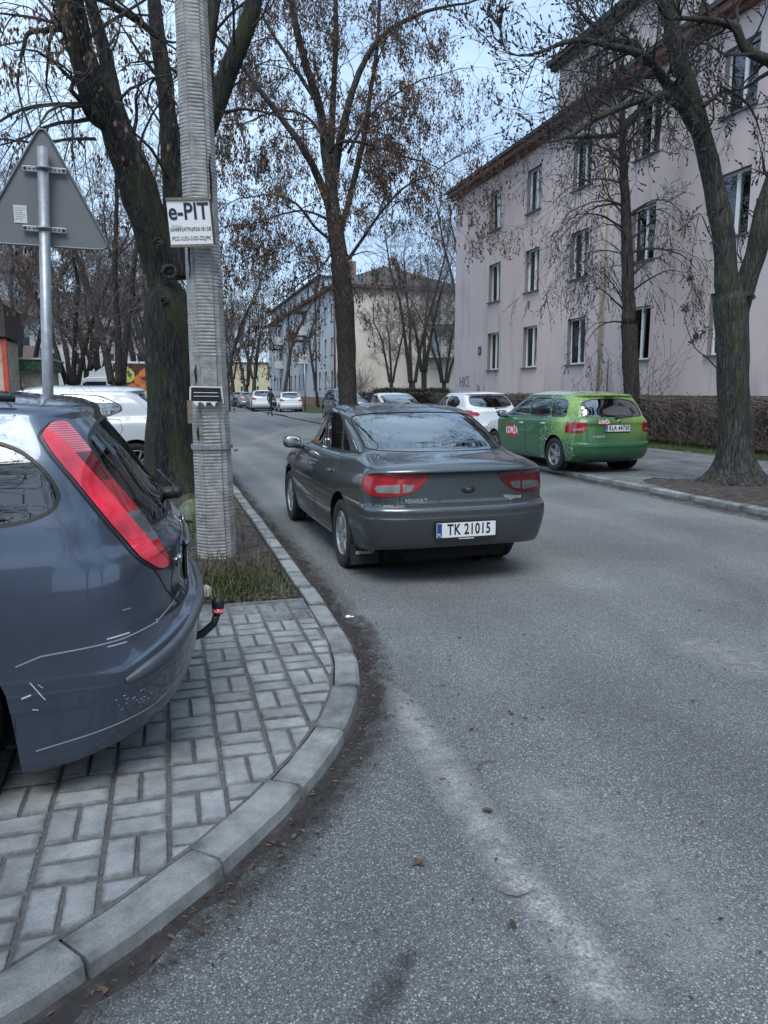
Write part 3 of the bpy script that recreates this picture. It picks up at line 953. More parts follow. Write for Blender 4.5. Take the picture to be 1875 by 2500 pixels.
m = MB(); m.box(-.35, Lp, -.38, .0, 11.10, 11.30); m.build('eaves_soffit', M['soffit'], pink, rot=(0, 0, RZ))
m = MB(); m.box(-.35, Lp, -.20, .0, 10.98, 11.10); m.build('eaves_moulding', M['soffit'], pink, rot=(0, 0, RZ))
m = MB(); m.box(-.42, Lp, -.46, .55, 11.30, 11.44); m.box(-.42, Lp, .55, 12.3, 11.30, 11.40); m.build('roof', M['roof'], pink, rot=(0, 0, RZ))
# attic storey, set back half a metre, starting further in
a0 = PF(28.0)
ah = []; aw = []
for c in (25.2, 21.4, 17.5, 13.6):
    x = PF(c); ah.append((x - .55 - a0, x + .55 - a0, 12.0, 13.15)); aw.append(x)
w = wall_with_holes(Lp - a0, 11.44, 13.75, ah); w.build('attic_wall', M['pink'], pink, loc=(.5, -a0, 0), rot=(0, 0, RZ))
m = MB(); m.box(a0, a0 + .02, .5, 11, 11.4, 13.75); m.build('attic_side', M['pink'], pink, rot=(0, 0, RZ))
for x in aw: window_set(pink, (.5, -x, 12.0), RZ, 1.10, 1.15, 2)
m = MB(); m.box(a0 - .35, Lp, .1, 11.4, 13.75, 13.93); m.box(a0 - .30, Lp, .25, .5, 13.60, 13.75); m.build('attic_roof', M['roof'], pink, rot=(0, 0, RZ))
m = MB(); m.tube([(-.12, -PF(23.4), .3), (-.12, -PF(23.4), 11.1)], .055, 8); m.build('downpipe', M['yellow_wall'], pink, True)
m = MB(); m.tube([(-.10, -PF(22.85), .3), (-.10, -PF(22.85), 2.6)], .02, 6); m.build('conduit', M['gutter'], pink, True)
m = MB(); m.box(-.17, .17, -.01, -.03, -.20, .20); q = m.build('house_number_plate', M['plateblue'] if 'plateblue' in M else M['euro'], pink, loc=(0, -PF(34.0), 3.45), rot=(0, 0, RZ))
text('1', .24, (0, -.032, -.03), (PI / 2, 0, 0), M['white'], q, extrude=.002, fat=.004)
M['graf'] = simple('graffiti', (.24, .20, .215), .9)
text('HKS', .78, (-.012, -PF(35.9), 2.0), (PI / 2, 0, RZ), M['graf'], pink, 'graffiti', extrude=.004, sx=.9)
text('lo', .50, (-.012, -PF(34.1), 1.72), (PI / 2, 0, RZ), M['graf'], pink, 'graffiti', extrude=.004)
m = MB(); m.box(-.05, .05, -.01, -.05, -.14, .14); m.build('wall_vent', M['sill'], pink, loc=(0, -PF(29.0), 5.05), rot=(0, 0, RZ))

# --- blue and cream block further down the street
bb = empty('apartment_building', (15.5, 70, 0), 0, 'pale blue block with cream end wall and dark hipped roof, beyond the pink one', 'building')
Lb = 47
hl, wl_ = [], []
for k in range(15):
    x = 1.7 + k * 3.05
    if k in (4, 10): continue
    for zz in (1.9, 5.0, 8.1):
        hl.append((x - .5, x + .5, zz, zz + 1.6)); wl_.append((x, zz))
# facade on the street: runs away from the corner (+Y): local x = +Y means normal to -X needs mirrored order -> use length along -Y from the far end
w = wall_with_holes(Lb, 1.0, 11.0, [(Lb - b_, Lb - a, c, d) for a, b_, c, d in hl])
w.build('wall', M['blue_wall'], bb, loc=(0, Lb, 0), rot=(0, 0, RZ))
for x, zz in wl_: window_set(bb, (0, x, zz), RZ, 1.0, 1.6, 2, sill=True, curtain=(x * 7 + zz) % 2 < 1.2)
m = MB(); m.box(0, Lb, -.04, .2, -.2, 1.0); m.build('plinth', M['plinth'], bb, loc=(0, Lb, 0), rot=(0, 0, RZ))
W2 = 12.6
he = [(9.3, 10.3, 4.9, 7.1), (9.3, 10.3, 8.0, 10.2)]
w = wall_with_holes(W2, -.2, 11.0, he); w.build('end_wall', M['cream'], bb)
for x0, x1, z0, z1 in he:
    window_set(bb, ((x0 + x1) / 2, 0, z0), 0, x1 - x0, z1 - z0, 1, sill=False)
    b = MB(); b.box(8.75, 11.6, -1.1, 0, z0 - .15, z0 - .02); bal = b.build('balcony', M['white_wall'], bb)
    for k in range(13):
        r_ = MB(); x = 8.8 + 2.75 * k / 12; r_.box(x - .015, x + .015, -1.08, -1.05, z0 - .02, z0 + .95); r_.build('baluster', M['steel'], bal)
    r_ = MB(); r_.box(8.75, 11.6, -1.1, -1.03, z0 + .95, z0 + 1.0); r_.box(8.75, 8.82, -1.1, 0, z0 + .95, z0 + 1.0); r_.box(11.53, 11.6, -1.1, 0, z0 + .95, z0 + 1.0); r_.build('rail', M['steel'], bal)
m = MB(); m.box(W2, W2 + .02, 0, Lb, -.2, 11); m.build('back_wall', M['cream'], bb)
m = MB(); m.box(-.5, W2 + .5, -.5, Lb + .5, 11.0, 11.22); m.build('eaves', M['soffit'], bb)
m = MB(); hz, o_ = 14.0, .55
m.add([(-o_, -o_, 11.22), (W2 + o_, -o_, 11.22), (W2 + o_, Lb + o_, 11.22), (-o_, Lb + o_, 11.22), (W2 / 2, 5.8, hz), (W2 / 2, Lb - 5.8, hz)], [(0, 1, 4), (1, 2, 5, 4), (2, 3, 5), (3, 0, 4, 5)])
m.build('roof', M['rooftile'], bb)
m = MB(); m.box(.4, 1.6, 9, Lb - 2, 11.4, 13.1); at_ = m.build('attic_storey', M['blue_wall'], bb)
m = MB(); m.box(.0, 4, 8.7, Lb - 1.7, 13.1, 13.28); m.build('attic_roof', M['roof'], bb)
for k in range(8):
    m = MB(); m.box(.36, .40, 11 + k * 4.2, 12 + k * 4.2, 11.8, 12.7); m.build('attic_window', M['sill'], bb)
for cx_, cy_ in ((3.4, 8), (5.5, 24), (7.5, 15)):
    m = MB(); m.box(cx_ - .4, cx_ + .4, cy_ - .6, cy_ + .6, 12.5, 14.6); m.build('chimney', M['chimney'], bb)
for yb in (16.0, 34.0):
    for zz in (4.6, 7.7):
        b = MB(); b.box(-1.1, 0, yb - 1.3, yb + 1.3, zz, zz + .14); b.box(-1.1, -1.04, yb - 1.3, yb + 1.3, zz + .14, zz + 1.0); b.box(-1.04, 0, yb - 1.3, yb - 1.25, zz + .14, zz + 1.0); b.box(-1.04, 0, yb + 1.25, yb + 1.3, zz + .14, zz + 1.0)
        b.build('balcony', M['white_wall'], bb)
        b = MB(); b.box(-1.2, 0, yb - 1.4, yb + 1.4, zz + 2.5, zz + 2.6); b.build('canopy', M['roof'], bb)
for x, y in ((-.08, .25), (-.08, 9.4), (-.08, 27), (W2 - .2, -.1)):
    m = MB(); m.tube([(x, y, .2), (x, y, 11)], .09, 8); m.build('downpipe', M['gutter'], bb, True)

# --- simple far blocks
def block(name, label, x0, y0, w, d, h, mat, rz=0, floors=4, cols=6, balc=(), roof=None, wsize=(1.3, 1.4), z_first=1.6):
    b = empty(name, (x0, y0, 0), rz, label, 'building')
    fh = (h - .6) / floors
    hl = []
    for i in range(cols):
        x = w * (i + .5) / cols
        for f in range(floors): hl.append((x - wsize[0] / 2, x + wsize[0] / 2, z_first + f * fh, z_first + f * fh + wsize[1]))
    wall_with_holes(w, -.2, h, hl).build('wall', mat, b)
    m = MB(); m.box(0, .02, 0.01, d, -.2, h); m.box(w - .02, w, 0.01, d, -.2, h); m.box(0, w, d - .02, d, -.2, h); m.build('side_wall', mat, b)
    for a, b_, c, e in hl: window_set(b, ((a + b_) / 2, 0, c), 0, wsize[0], wsize[1], 2, curtain=(a + c) % 3 < 1.6)
    m = MB(); m.box(-.3, w + .3, -.4, d + .3, h, h + .25); m.build('roof', roof or M['roof'], b)
    for i in balc:
        x = w * (i + .5) / cols
        for f in range(1, floors):
            z = z_first + f * fh - .95
            q = MB(); q.box(x - 1.3, x + 1.3, -1.2, 0, z, z + .12); q.box(x - 1.3, x + 1.3, -1.2, -1.14, z + .12, z + 1.05); q.box(x - 1.3, x - 1.24, -1.14, 0, z + .12, z + 1.05); q.box(x + 1.24, x + 1.3, -1.14, 0, z + .12, z + 1.05)
            q.build('balcony', M['balc'], b)
    return b
M['balc'] = simple('balcony_panel', (.17, .13, .12), .8, var=.3)
block('apartment_building', 'grey block with dark brown balconies at the left edge behind the kiosk', -27.5, 62, 19, 11, 13.5, M['white_wall'], R(6), 4, 6, (0, 2, 4, 5))
block('apartment_building', 'pale low-windowed block far behind the lorry, under the brown trees', -17, 96, 22, 11, 12.5, M['white_wall'], R(-2), 4, 7, ())
block('apartment_building', 'pale yellow block closing the far end of the street', -10, 205, 64, 10, 9.0, M['yellow_wall'], 0, 3, 18, (), M['rooftile'])

# --- kiosk, shed
kx = at(19, 900, 24)
ki = empty('kiosk', (kx.x - 1.58, 24, 0), R(0), 'kiosk with yellow sign, brown fascia and red corner post at the left edge', 'kiosk')
M['yellow'] = simple('yellow_sign', (.62, .47, .06), .5, var=.15, vscale=6)
M['redpost'] = simple('red_post', (.42, .06, .035), .6, var=.15)
M['brown'] = simple('brown_board', (.05, .035, .035), .8, var=.25)
M['green'] = simple('green_fascia', (.02, .10, .045), .6, var=.2)
M['cladding'] = simple('beige_cladding', (.42, .37, .30), .8, var=.2, vscale=4)
m = MB(); m.box(-2.4, 1.45, .1, 2.6, -.05, 3.0); m.build('wall', M['cladding'], ki)
m = MB(); m.box(-2.5, 1.6, -.1, 2.7, 3.06, 3.95); m.build('fascia', M['brown'], ki)
m = MB(); m.box(-2.0, 1.33, .02, .1, 2.45, 3.03); m.build('sign_panel', M['yellow'], ki)
m = MB(); m.box(1.45, 1.58, .0, .12, -.05, 3.0); m.build('corner_post', M['redpost'], ki)
m = MB(); m.box(-.2, 1.2, .03, .1, .6, 1.8); m.build('shop_window', M['glass'], ki)
sx0, sx1 = at(30, 900, 27).x, at(112, 900, 27).x
sh = empty('shed', (sx0 - 2.2, 27, 0), 0, 'low beige shed with dark green fascia between the kiosk and the signpost', 'shed')
Wd = sx1 - sx0 + 2.2
m = MB(); m.box(0, Wd, 0, 3, -.05, 2.2); m.build('wall', M['cladding'], sh)
m = MB(); m.box(-.15, Wd + .15, -.25, 3.2, 2.2, 2.54); m.build('fascia', M['green'], sh)
m = MB(); m.box(-.2, Wd + .2, -.3, 3.3, 2.54, 2.60); m.build('roof', M['white_wall'], sh)
for k in range(5):
    m = MB(); x = .5 + k * Wd / 5; m.box(x - .01, x + .01, -.02, 0, .1, 2.0); m.build('panel_joint', M['brown'], sh)
# weeds scrawled at the shed wall
m = MB(); m.box(Wd * .45, Wd * .75, -.03, 0, .2, 1.4); m.build('shutter', M['white_wall'], sh)

# --- lorry with a fruit picture on its box
def lorry():
    p0, p1 = at(286, 900, 34), at(420, 900, 34)
    lo = empty('delivery_lorry', (p0.x - .22, 34, 0), 0, 'white delivery lorry with a printed picture of cut citrus fruit on its box', 'lorry')
    Wb = 1.9
    m = MB(); m.box(0, Wb, 0, 2.1, .95, 2.78); m.build('box_body', M['paintw'], lo, bevel=.02)
    m = MB(); m.box(.06, Wb - .06, -.02, -.004, 1.05, 2.70); pic = m.build('fruit_picture', M['picbg'], lo)
    r = random.Random(5)
    def fr(cx, cz, rad, mat, dy, sq=1.0, core=None):
        q = MB(); n = 28; q.add([(cx, -.024 - dy, cz)] + [(cx + rad * math.cos(2 * PI * k / n), -.024 - dy, cz + rad * sq * math.sin(2 * PI * k / n)) for k in range(n)], [(0, 1 + k, 1 + (k + 1) % n) for k in range(n)])
        o = q.build('fruit_print', mat, pic, fix=True)
    mats = [M['orange'], M['lemon'], M['peach'], M['lime']]
    fr(.55, 2.32, .27, M['lime'], .002); fr(.30, 2.18, .25, M['lemon'], .004); fr(.62, 2.20, .29, M['limerind'], .006); fr(.62, 2.20, .25, M['lemon'], .008)
    for a in range(8):
        q = MB(); t = a * PI / 4; q.add([(.62, -.036, 2.20), (.62 + .22 * math.cos(t - .28), -.036, 2.20 + .22 * math.sin(t - .28)), (.62 + .22 * math.cos(t + .28), -.036, 2.20 + .22 * math.sin(t + .28))], [(0, 1, 2)]); q.build('fruit_print', M['lime'], pic, fix=True)
    fr(.25, 1.50, .27, M['peach'], .002); fr(.82, 1.55, .33, M['peach'], .003); fr(.82, 1.57, .22, M['orange'], .005); fr(.55, 1.12, .3, M['orange'], .004, .5)
    fr(1.35, 2.0, .48, M['orange'], .003, .7); fr(1.36, 2.05, .38, M['peach'], .005, .5); fr(1.38, 2.08, .24, M['pit'], .007, .42)
    for k in range(3): fr(1.2 + r.random() * .3, 1.2 + r.random() * 1.3, r.uniform(.2, .38), r.choice(mats), .002 + k * .0015)
    m = MB()
    prof = [(-.1, .55), (-1.75, .55), (-1.8, .95), (-1.62, 1.25), (-1.18, 2.05), (-1.0, 2.12), (-.1, 2.15)]
    n = len(prof)
    m.add([(x, .12, z) for x, z in prof] + [(x, 1.98, z) for x, z in prof], [tuple(range(n)), tuple(range(2 * n - 1, n - 1, -1))] + [(i, i + n, (i + 1) % n + n, (i + 1) % n) for i in range(n)])
    m.build('cab', M['paintw'], lo, fix=True, bevel=.03)
    m = MB(); m.add([(-.95, .115, 1.35), (-.25, .115, 1.35), (-.25, .115, 1.95), (-1.05, .115, 1.95), (-1.38, .115, 1.35)][:4], [(0, 1, 2, 3)]); m.add([(-1.45, .114, 1.33), (-.98, .114, 1.35), (-1.0, .114, 1.93), (-1.14, .114, 1.9)], [(0, 1, 2, 3)]); m.build('cab_window', M['glassdark'], lo)
    m = MB(); m.add([(-1.66, .2, 1.27), (-1.66, 1.9, 1.27), (-1.23, 1.85, 2.0), (-1.23, .25, 2.0)], [(0, 1, 2, 3)]); m.build('windscreen', M['glassdark'], lo)
    m = MB(); fd = [(-.1, 2.15), (-1.0, 2.13), (-.12, 2.72)]; m.add([(x, .3, z) for x, z in fd] + [(x, 1.8, z) for x, z in fd], [(0, 1, 2), (5, 4, 3), (0, 3, 4, 1), (1, 4, 5, 2), (2, 5, 3, 0)]); m.build('roof_deflector', M['paintw'], lo, fix=True)
    m = MB(); m.box(-1.6, Wb, .5, 1.6, .55, .92); m.build('chassis', M['under'], lo)
    for x in (-1.1, 1.3):
        for y in (.1, 1.75):
            q = MB(); q.lathe([(.12, 0), (.36, .0), (.38, .03), (.38, .22), (.36, .25), (.12, .25)], 24, 'y', (x, y, .38)); q.build('wheel', M['rubber'], lo)
    return lo
M['paintw'] = simple('white_body_paint', (.66, .68, .70), .35, coat=.5)
M['picbg'] = simple('picture_ground', (.10, .035, .03), .5, var=.6, vscale=3)
M['orange'] = simple('print_orange', (.75, .24, .05), .5, var=.25, vscale=4)
M['peach'] = simple('print_peach', (.68, .16, .07), .5, var=.35, vscale=5)
M['lemon'] = simple('print_lemon', (.72, .66, .30), .5, var=.1)
M['lime'] = simple('print_lime', (.55, .60, .12), .5, var=.2)
M['limerind'] = simple('print_rind', (.62, .58, .08), .5)
M['pit'] = simple('print_pit', (.16, .05, .02), .5)
M['glassdark'] = simple('dark_glass', (.02, .024, .03), .06)
lorry()
# ================================================================ trees
class Tree:
    def __init__(s, seed):
        s.r = random.Random(seed)
        s.main, s.thick, s.thin, s.leaf = MB(), MB(), MB(), MB()
        s.fuse = False
        s.tips = []
    def limb(s, pts, r0, r1, n=10, ext=0, warp=.06):
        """smooth polyline through pts with noise"""
        P = [Vector(p) for p in pts]
        out = []
        for i in range(len(P) - 1):
            p0, p1, p2, p3 = P[max(i - 1, 0)], P[i], P[i + 1], P[min(i + 2, len(P) - 1)]
            k = max(2, int((p2 - p1).length / .28))
            for j in range(k):
                t = j / k
                q = .5 * ((2 * p1) + (p2 - p0) * t + (2 * p0 - 5 * p1 + 4 * p2 - p3) * t * t + (-p0 + 3 * p1 - 3 * p2 + p3) * t**3)
                out.append(q + Vector((s.r.gauss(0, warp), s.r.gauss(0, warp), 0)) * (r0 * .6))
        out.append(P[-1])
        m = len(out)
        rad = [(r0 + (r1 - r0) * (i / (m - 1))) * (1 + s.r.uniform(-.06, .06)) for i in range(m)]
        (s.main if s.fuse and r0 > .05 else s.thick).tube(out, rad, n)
        return out, rad
    def trunk(s, pts, r0, r1, flare=1.7, fh=.5, n=16, roots=5, closing=False):
        P, base = [Vector(p) for p in pts], Vector(pts[0])
        out = []
        for i in range(len(P) - 1):
            k = max(3, int((P[i + 1] - P[i]).length / .12))
            for j in range(k): out.append(P[i].lerp(P[i + 1], j / k))
        out.append(P[-1])
        m = len(out); vs, fs = [], []
        ph = s.r.uniform(0, 6)
        from mathutils import noise as mn
        for i, p in enumerate(out):
            h = p.z - base.z
            f = math.exp(-max(h, 0) / fh)
            rr = r0 + (r1 - r0) * i / (m - 1)
            if closing and i > m - 5: rr *= (1, .92, .78, .5, .05)[i - (m - 5)]
            for k in range(n * 2):
                a = PI * k / n
                lump = 1 + (flare - 1) * f * (1 + .38 * math.sin(roots * a + ph)) + .06 * mn.noise((math.cos(a) * 1.5, math.sin(a) * 1.5, p.z * 1.6 + ph)) * 2 + .03 * math.sin(9 * a + p.z)
                vs.append(p + Vector((math.cos(a), math.sin(a), 0)) * rr * lump)
        n2 = n * 2
        for i in range(m - 1):
            for k in range(n2): fs.append((i * n2 + k, i * n2 + (k + 1) % n2, (i + 1) * n2 + (k + 1) % n2, (i + 1) * n2 + k))
        if s.fuse: fs = fs + [tuple(range(n2 - 1, -1, -1)), tuple(range((m - 1) * n2, m * n2))]
        (s.main if s.fuse else s.thick).add(vs, fs)
    def grow(s, p, d, L, r0, lev, up=.25, droop=0.0, kids=5, wig=.28, minr=.0022, spread=(.5, 1.1), shrink=(.42, .68)):
        r = s.r
        n = max(3, min(7, int(L / .16) + 2))
        pts, q = [p.copy()], p.copy()
        d = d.normalized()
        for i in range(n):
            t = (i + 1) / n
            d = d + Vector((r.gauss(0, wig), r.gauss(0, wig), r.gauss(0, wig))) * .55 + Vector((0, 0, up * .45 - droop * t))
            d.normalize()
            q = q + d * (L / n); pts.append(q.copy())
        rad = [max(minr, r0 * (1 - .78 * i / n)) for i in range(n + 1)]
        (s.thick if r0 > .035 else s.thin).tube(pts, rad, 7 if r0 > .035 else (5 if r0 > .015 else 3), False)
        if lev <= 0:
            s.tips.append((pts[-1], d.copy())); s.tips.append((pts[len(pts) // 2], d.copy()))
            return
        for k in range(kids):
            t = r.uniform(.22, 1.0) if k else 1.0
            i = min(n - 1, int(t * n))
            b = pts[i].lerp(pts[i + 1], t * n - i)
            tan = (pts[i + 1] - pts[i]).normalized()
            ax = tan.orthogonal().normalized(); ax.rotate(Matrix.Rotation(r.uniform(0, 2 * PI), 3, tan))
            ang = r.uniform(*spread) if k else r.uniform(.1, .45)
            nd = (tan * math.cos(ang) + ax * math.sin(ang))
            s.grow(b, nd, L * r.uniform(*shrink), max(minr, rad[i] * r.uniform(.5, .72)), lev - 1, up, droop, kids, wig, minr, spread, shrink)
    def sprout(s, line, rad, count, L=(1.0, 2.2), lev=3, t0=.15, kids=4, side=None, **kw):
        r = s.r; m = len(line)
        for k in range(count):
            t = t0 + (1 - t0) * ((k + r.random()) / count)
            i = min(m - 2, int(t * (m - 1)))
            tan = (line[i + 1] - line[i]).normalized()
            ax = tan.orthogonal().normalized(); ax.rotate(Matrix.Rotation(r.uniform(0, 2 * PI), 3, tan))
            if side is not None and r.random() < .7: ax = (ax + Vector(side) * 1.2).normalized()
            ang = r.uniform(.55, 1.25)
            d = tan * math.cos(ang) + ax * math.sin(ang)
            rr = min(rad[i] * .42, r.uniform(.016, .04))
            s.grow(line[i], d, r.uniform(*L), rr, lev, kids=kids, **kw)
        s.grow(line[-1], (line[-1] - line[-2]), r.uniform(*L) * 1.2, rad[-1] * .95, lev, kids=kids, **kw)
    def seeds(s, frac, size=.05, per=(3, 8), spreadz=.14, box=None):
        r = s.r
        for p, d in s.tips:
            if r.random() > frac: continue
            if box and not box(p): continue
            for k in range(r.randint(*per)):
                a = r.uniform(0, 2 * PI); o = Vector((r.gauss(0, .035), r.gauss(0, .035), -r.uniform(.0, spreadz)))
                l = size * r.uniform(.7, 1.5); w = l * r.uniform(.16, .28)
                c = p + o; u = Vector((math.cos(a), math.sin(a), 0)) * w; dn = Vector((r.gauss(0, .25), r.gauss(0, .25), -1)).normalized() * l
                s.leaf.add([c, c + dn * .5 + u, c + dn, c + dn * .5 - u], [(0, 1, 2, 3)])
    def budtips(s, frac, size=.02):
        r = s.r
        for p, d in s.tips:
            if r.random() > frac: continue
            s.leaf.tube([p - d * size * .4, p + d * size * .4, p + d * size * 1.3], [size * .22, size * .42, size * .12], 4, False)
    def build(s, name, label, bark_m, twig_m, leaf_m=None, group=None, origin=None, leafname='seed_clusters', extra=None):
        o = Vector(origin) if origin is not None else Vector((0, 0, 0))
        t = empty(name, o, 0, label, 'tree', group)
        def sh(mb): mb.v = [(x - o.x, y - o.y, z - o.z) for x, y, z in mb.v]
        sh(s.thick); sh(s.thin); sh(s.leaf); sh(s.main)
        if s.fuse:
            q = s.main.build('trunk', bark_m, t, True)
            md = q.modifiers.new('fuse', 'REMESH'); md.mode = 'VOXEL'; md.voxel_size = s.fuse; md.use_smooth_shade = True
            md = q.modifiers.new('soft', 'SMOOTH'); md.factor = .5; md.iterations = 3
            s.thin.add(s.thick.v, s.thick.f)
        else: s.thick.build('trunk', bark_m, t, True)
        if s.thin.v: s.thin.build('crown', twig_m, t)
        if s.leaf.v: s.leaf.build(leafname, leaf_m, t, kind='stuff')
        return t
K = 1.1302
def D(lst, Y0, dy=()):
    """display-pixel polyline -> points; dy gives how far each lies in front of / behind Y0"""
    return [at(x * K, y * K, Y0 + (dy[i] if i < len(dy) else (dy[-1] if dy else 0))) for i, (x, y) in enumerate(lst)]

# big forked ash on the left verge, behind the pole
T = Tree(21); T.fuse = .026
base = Vector((.06, 11.3, .08))
tr = D([(372, 900), (364, 760), (362, 650), (362, 590)], 11.2)
T.trunk([base, (tr[0].x, 11.25, tr[0].z)] + tr[1:], .345, .325, 1.5, .45, closing=True)
L1 = T.limb(D([(356, 640), (335, 560), (310, 480), (272, 370), (232, 250), (192, 150), (168, 60), (150, -60), (130, -220)], 11.2, (0, 0, -.1, -.2, -.4, -.6, -.8, -1.0, -1.2)), .205, .10, 12)
L2 = T.limb(D([(362, 600), (345, 500), (318, 400), (282, 310), (252, 230), (228, 120), (200, 20), (185, -80), (170, -200)], 11.3, (0, 0, .1, .2, .3, .4, .5, .6)), .145, .07, 10)
L3 = T.limb(D([(374, 600), (378, 500), (372, 400), (366, 290), (356, 180), (340, 80), (333, -10), (330, -150)], 11.4, (0, .1, .2, .3, .4, .5, .6)), .17, .085, 10)
L4 = T.limb(D([(384, 600), (396, 480), (412, 380), (440, 290), (474, 205), (508, 120), (543, 25), (560, -90), (600, -220)], 11.3, (0, 0, 0, -.1, -.2, -.3, -.4)), .20, .085, 12)
L5 = T.limb(D([(436, 310), (446, 200), (452, 90), (462, -20), (470, -160)], 11.5, (0, .2, .4, .5)), .11, .06, 8)
L6 = T.limb(D([(262, 290), (225, 268), (205, 255), (186, 225), (172, 160), (150, 90), (128, 10), (110, -80)], 11.0, (0, -.2, -.3, -.4, -.5)), .10, .05, 8)
L7 = T.limb(D([(165, 70), (130, 60), (95, 66), (60, 72), (50, 110), (40, 150)], 10.6, (0, -.2, -.3, -.4)), .055, .02, 6)
L8 = T.limb(D([(345, 80), (310, 55), (250, 15), (200, -10)], 11.6), .06, .04, 6)
L9 = T.limb(D([(206, 300), (150, 300), (80, 310), (10, 300), (-60, 310)], 10.6, (0, -.2, -.4)), .022, .008, 5)
L10 = T.limb(D([(190, 225), (120, 225), (50, 235), (0, 262), (-60, 300)], 10.6, (0, -.3, -.5)), .028, .010, 5)
for (l, rd), n, t0 in ((L1, 9, .35), (L2, 7, .4), (L3, 9, .3), (L4, 10, .35), (L5, 6, .2), (L6, 8, .2), (L7, 5, .2), (L8, 4, .2), (L9, 6, .1), (L10, 6, .1)):
    T.sprout(l, rd, n, (.9, 2.1), 3, t0, 3, up=.05, droop=.22, wig=.30)
T.seeds(.16, .060, (6, 14), .17)
ba = T.build('ash_tree', 'big dark forked ash with mossy trunk, right behind the concrete pole', M['bark'], M['twig'], M['samara'], origin=base)
# healed knots and a hollow
def knot(px, py, Y, rad, parent, o, hollow=False):
    p = at(px * K, py * K, Y); m = MB()
    for a0 in (0,):
        ring = [(p.x + rad * math.cos(a), p.y - .02 + .02 * math.sin(2 * a), p.z + rad * .9 * math.sin(a)) for a in [2 * PI * k / 18 for k in range(19)]]
        m.tube(ring, [rad * .34 * (1 + .2 * math.sin(3 * k)) for k in range(19)], 7, False)
    m.v = [(x - o.x, y - o.y, z - o.z) for x, y, z in m.v]
    k_ = m.build('knot', M['bark3'], parent, True)
    m = MB(); m.ball((p.x - o.x, p.y - o.y + .01, p.z - o.z), (rad * .85, .05, rad * .75), 12, 8); m.build('hollow' if hollow else 'healed_wood', M['under'] if hollow else M['bark3'], k_, True)
knot(366, 588, 10.90, .085, ba, base, True)
knot(312 + 30, 524, 10.90, .05, ba, base)
knot(356, 648, 10.86, .04, ba, base)

# tall ash with brown seed clusters on the right verge, in front of the blue block
T = Tree(5)
YB = 31.0
bp = at(752 * K, 880 * K, YB); base = Vector((bp.x, YB, .08))
pts = D([(752, 860), (748, 780), (746, 700), (742, 640), (735, 570), (724, 490), (714, 410)], YB)
T.trunk([base, pts[0], pts[1], pts[2], pts[3], pts[4]], .37, .40, 1.4, .5, 10)
T.trunk([pts[4], pts[5], pts[6]], .37, .27, 1.0, .5, 8)
lm = []
def LB(l, r0, r1, n=8, dy=(0, -.2, .3)): lm.append(T.limb(D(l, YB, dy), r0, r1, n))
LB([(716, 420), (704, 330), (692, 240), (664, 150), (640, 60), (620, -60), (600, -200)], .22, .08, 8, (0, .3, .5))
LB([(718, 430), (728, 340), (742, 270), (764, 190), (800, 110), (850, 60), (920, 25), (985, 10)], .18, .05, 8, (0, -.3, -.8))
LB([(716, 460), (690, 390), (655, 320), (615, 265), (565, 200), (520, 140), (480, 90)], .18, .05, 8, (0, -.5, -1.2))
LB([(730, 520), (752, 440), (772, 360), (790, 280), (800, 200), (815, 100), (820, -50)], .14, .05, 8, (0, -.4, -.8))
LB([(712, 400), (716, 300), (720, 200), (726, 80), (722, -60)], .16, .08, 8, (0, .5, 1.0))
LB([(712, 330), (730, 310), (760, 305), (800, 312), (850, 330), (895, 345)], .08, .03, 6, (0, -.6, -1.4))
LB([(716, 480), (690, 465), (650, 455), (600, 465), (560, 480)], .07, .025, 6, (0, .5, 1))
LB([(716, 520), (680, 490), (640, 440), (590, 420), (545, 425)], .07, .025, 6, (0, -.9, -1.6))
LB([(722, 540), (690, 580), (650, 610), (615, 640)], .05, .02, 6, (0, -.5, -1.2))
LB([(740, 580), (780, 520), (830, 450), (880, 400), (930, 380)], .08, .03, 6, (0, -.4, -1.2))
LB([(700, 300), (660, 250), (600, 240), (545, 260)], .07, .03, 6, (0, .7, 1.4))
LB([(752, 330), (800, 250), (860, 200), (915, 170)], .07, .03, 6, (0, .9, 1.8))
LB([(690, 230), (620, 120), (570, 40), (540, -60)], .09, .04, 6, (0, .9, 1.8))
for l, rd in lm:
    T.sprout(l, rd, 8, (1.5, 3.0), 3, .18, 4, up=.03, droop=.14, wig=.28, minr=.006)
T.seeds(.75, .098, (4, 9), .30)
tb_ = T.build('ash_tree', 'tall ash full of hanging brown seed clusters, above the roof of the grey saloon', M['bark2'], M['twig'], M['samara'], origin=base)

# forked tree with knobbly roots on the right, in front of the pink block
T = Tree(9); T.fuse = .024
YC = 9.9
bp = at(1592 * K, 1040 * K, YC); base = Vector((bp.x, YC, .09))
pts = D([(1588, 960), (1585, 850), (1582, 750), (1580, 680), (1578, 640)], YC)
T.trunk([base, pts[0], pts[1], pts[2], pts[3], pts[4] - Vector((0, 0, .02)), pts[4] + Vector((.03, 0, .10))], .228, .245, 2.4, .26, 16, 7, closing=True)
C1 = T.limb(D([(1580, 690), (1570, 610), (1562, 500), (1543, 400), (1518, 300), (1490, 205), (1462, 100), (1440, 10), (1425, -80), (1400, -200)], YC, (0, 0, .0, .1)), .185, .09, 12)
C2 = T.limb(D([(1588, 690), (1606, 625), (1632, 550), (1655, 450), (1690, 330), (1720, 200)], YC, (0, 0, -.1, -.2)), .175, .12, 12)
C3 = T.limb(D([(1510, 290), (1480, 240), (1452, 212), (1420, 207), (1385, 214), (1330, 235), (1280, 260), (1240, 290)], YC, (0, -.1, -.2, -.4, -.6, -.8)), .10, .03, 8)
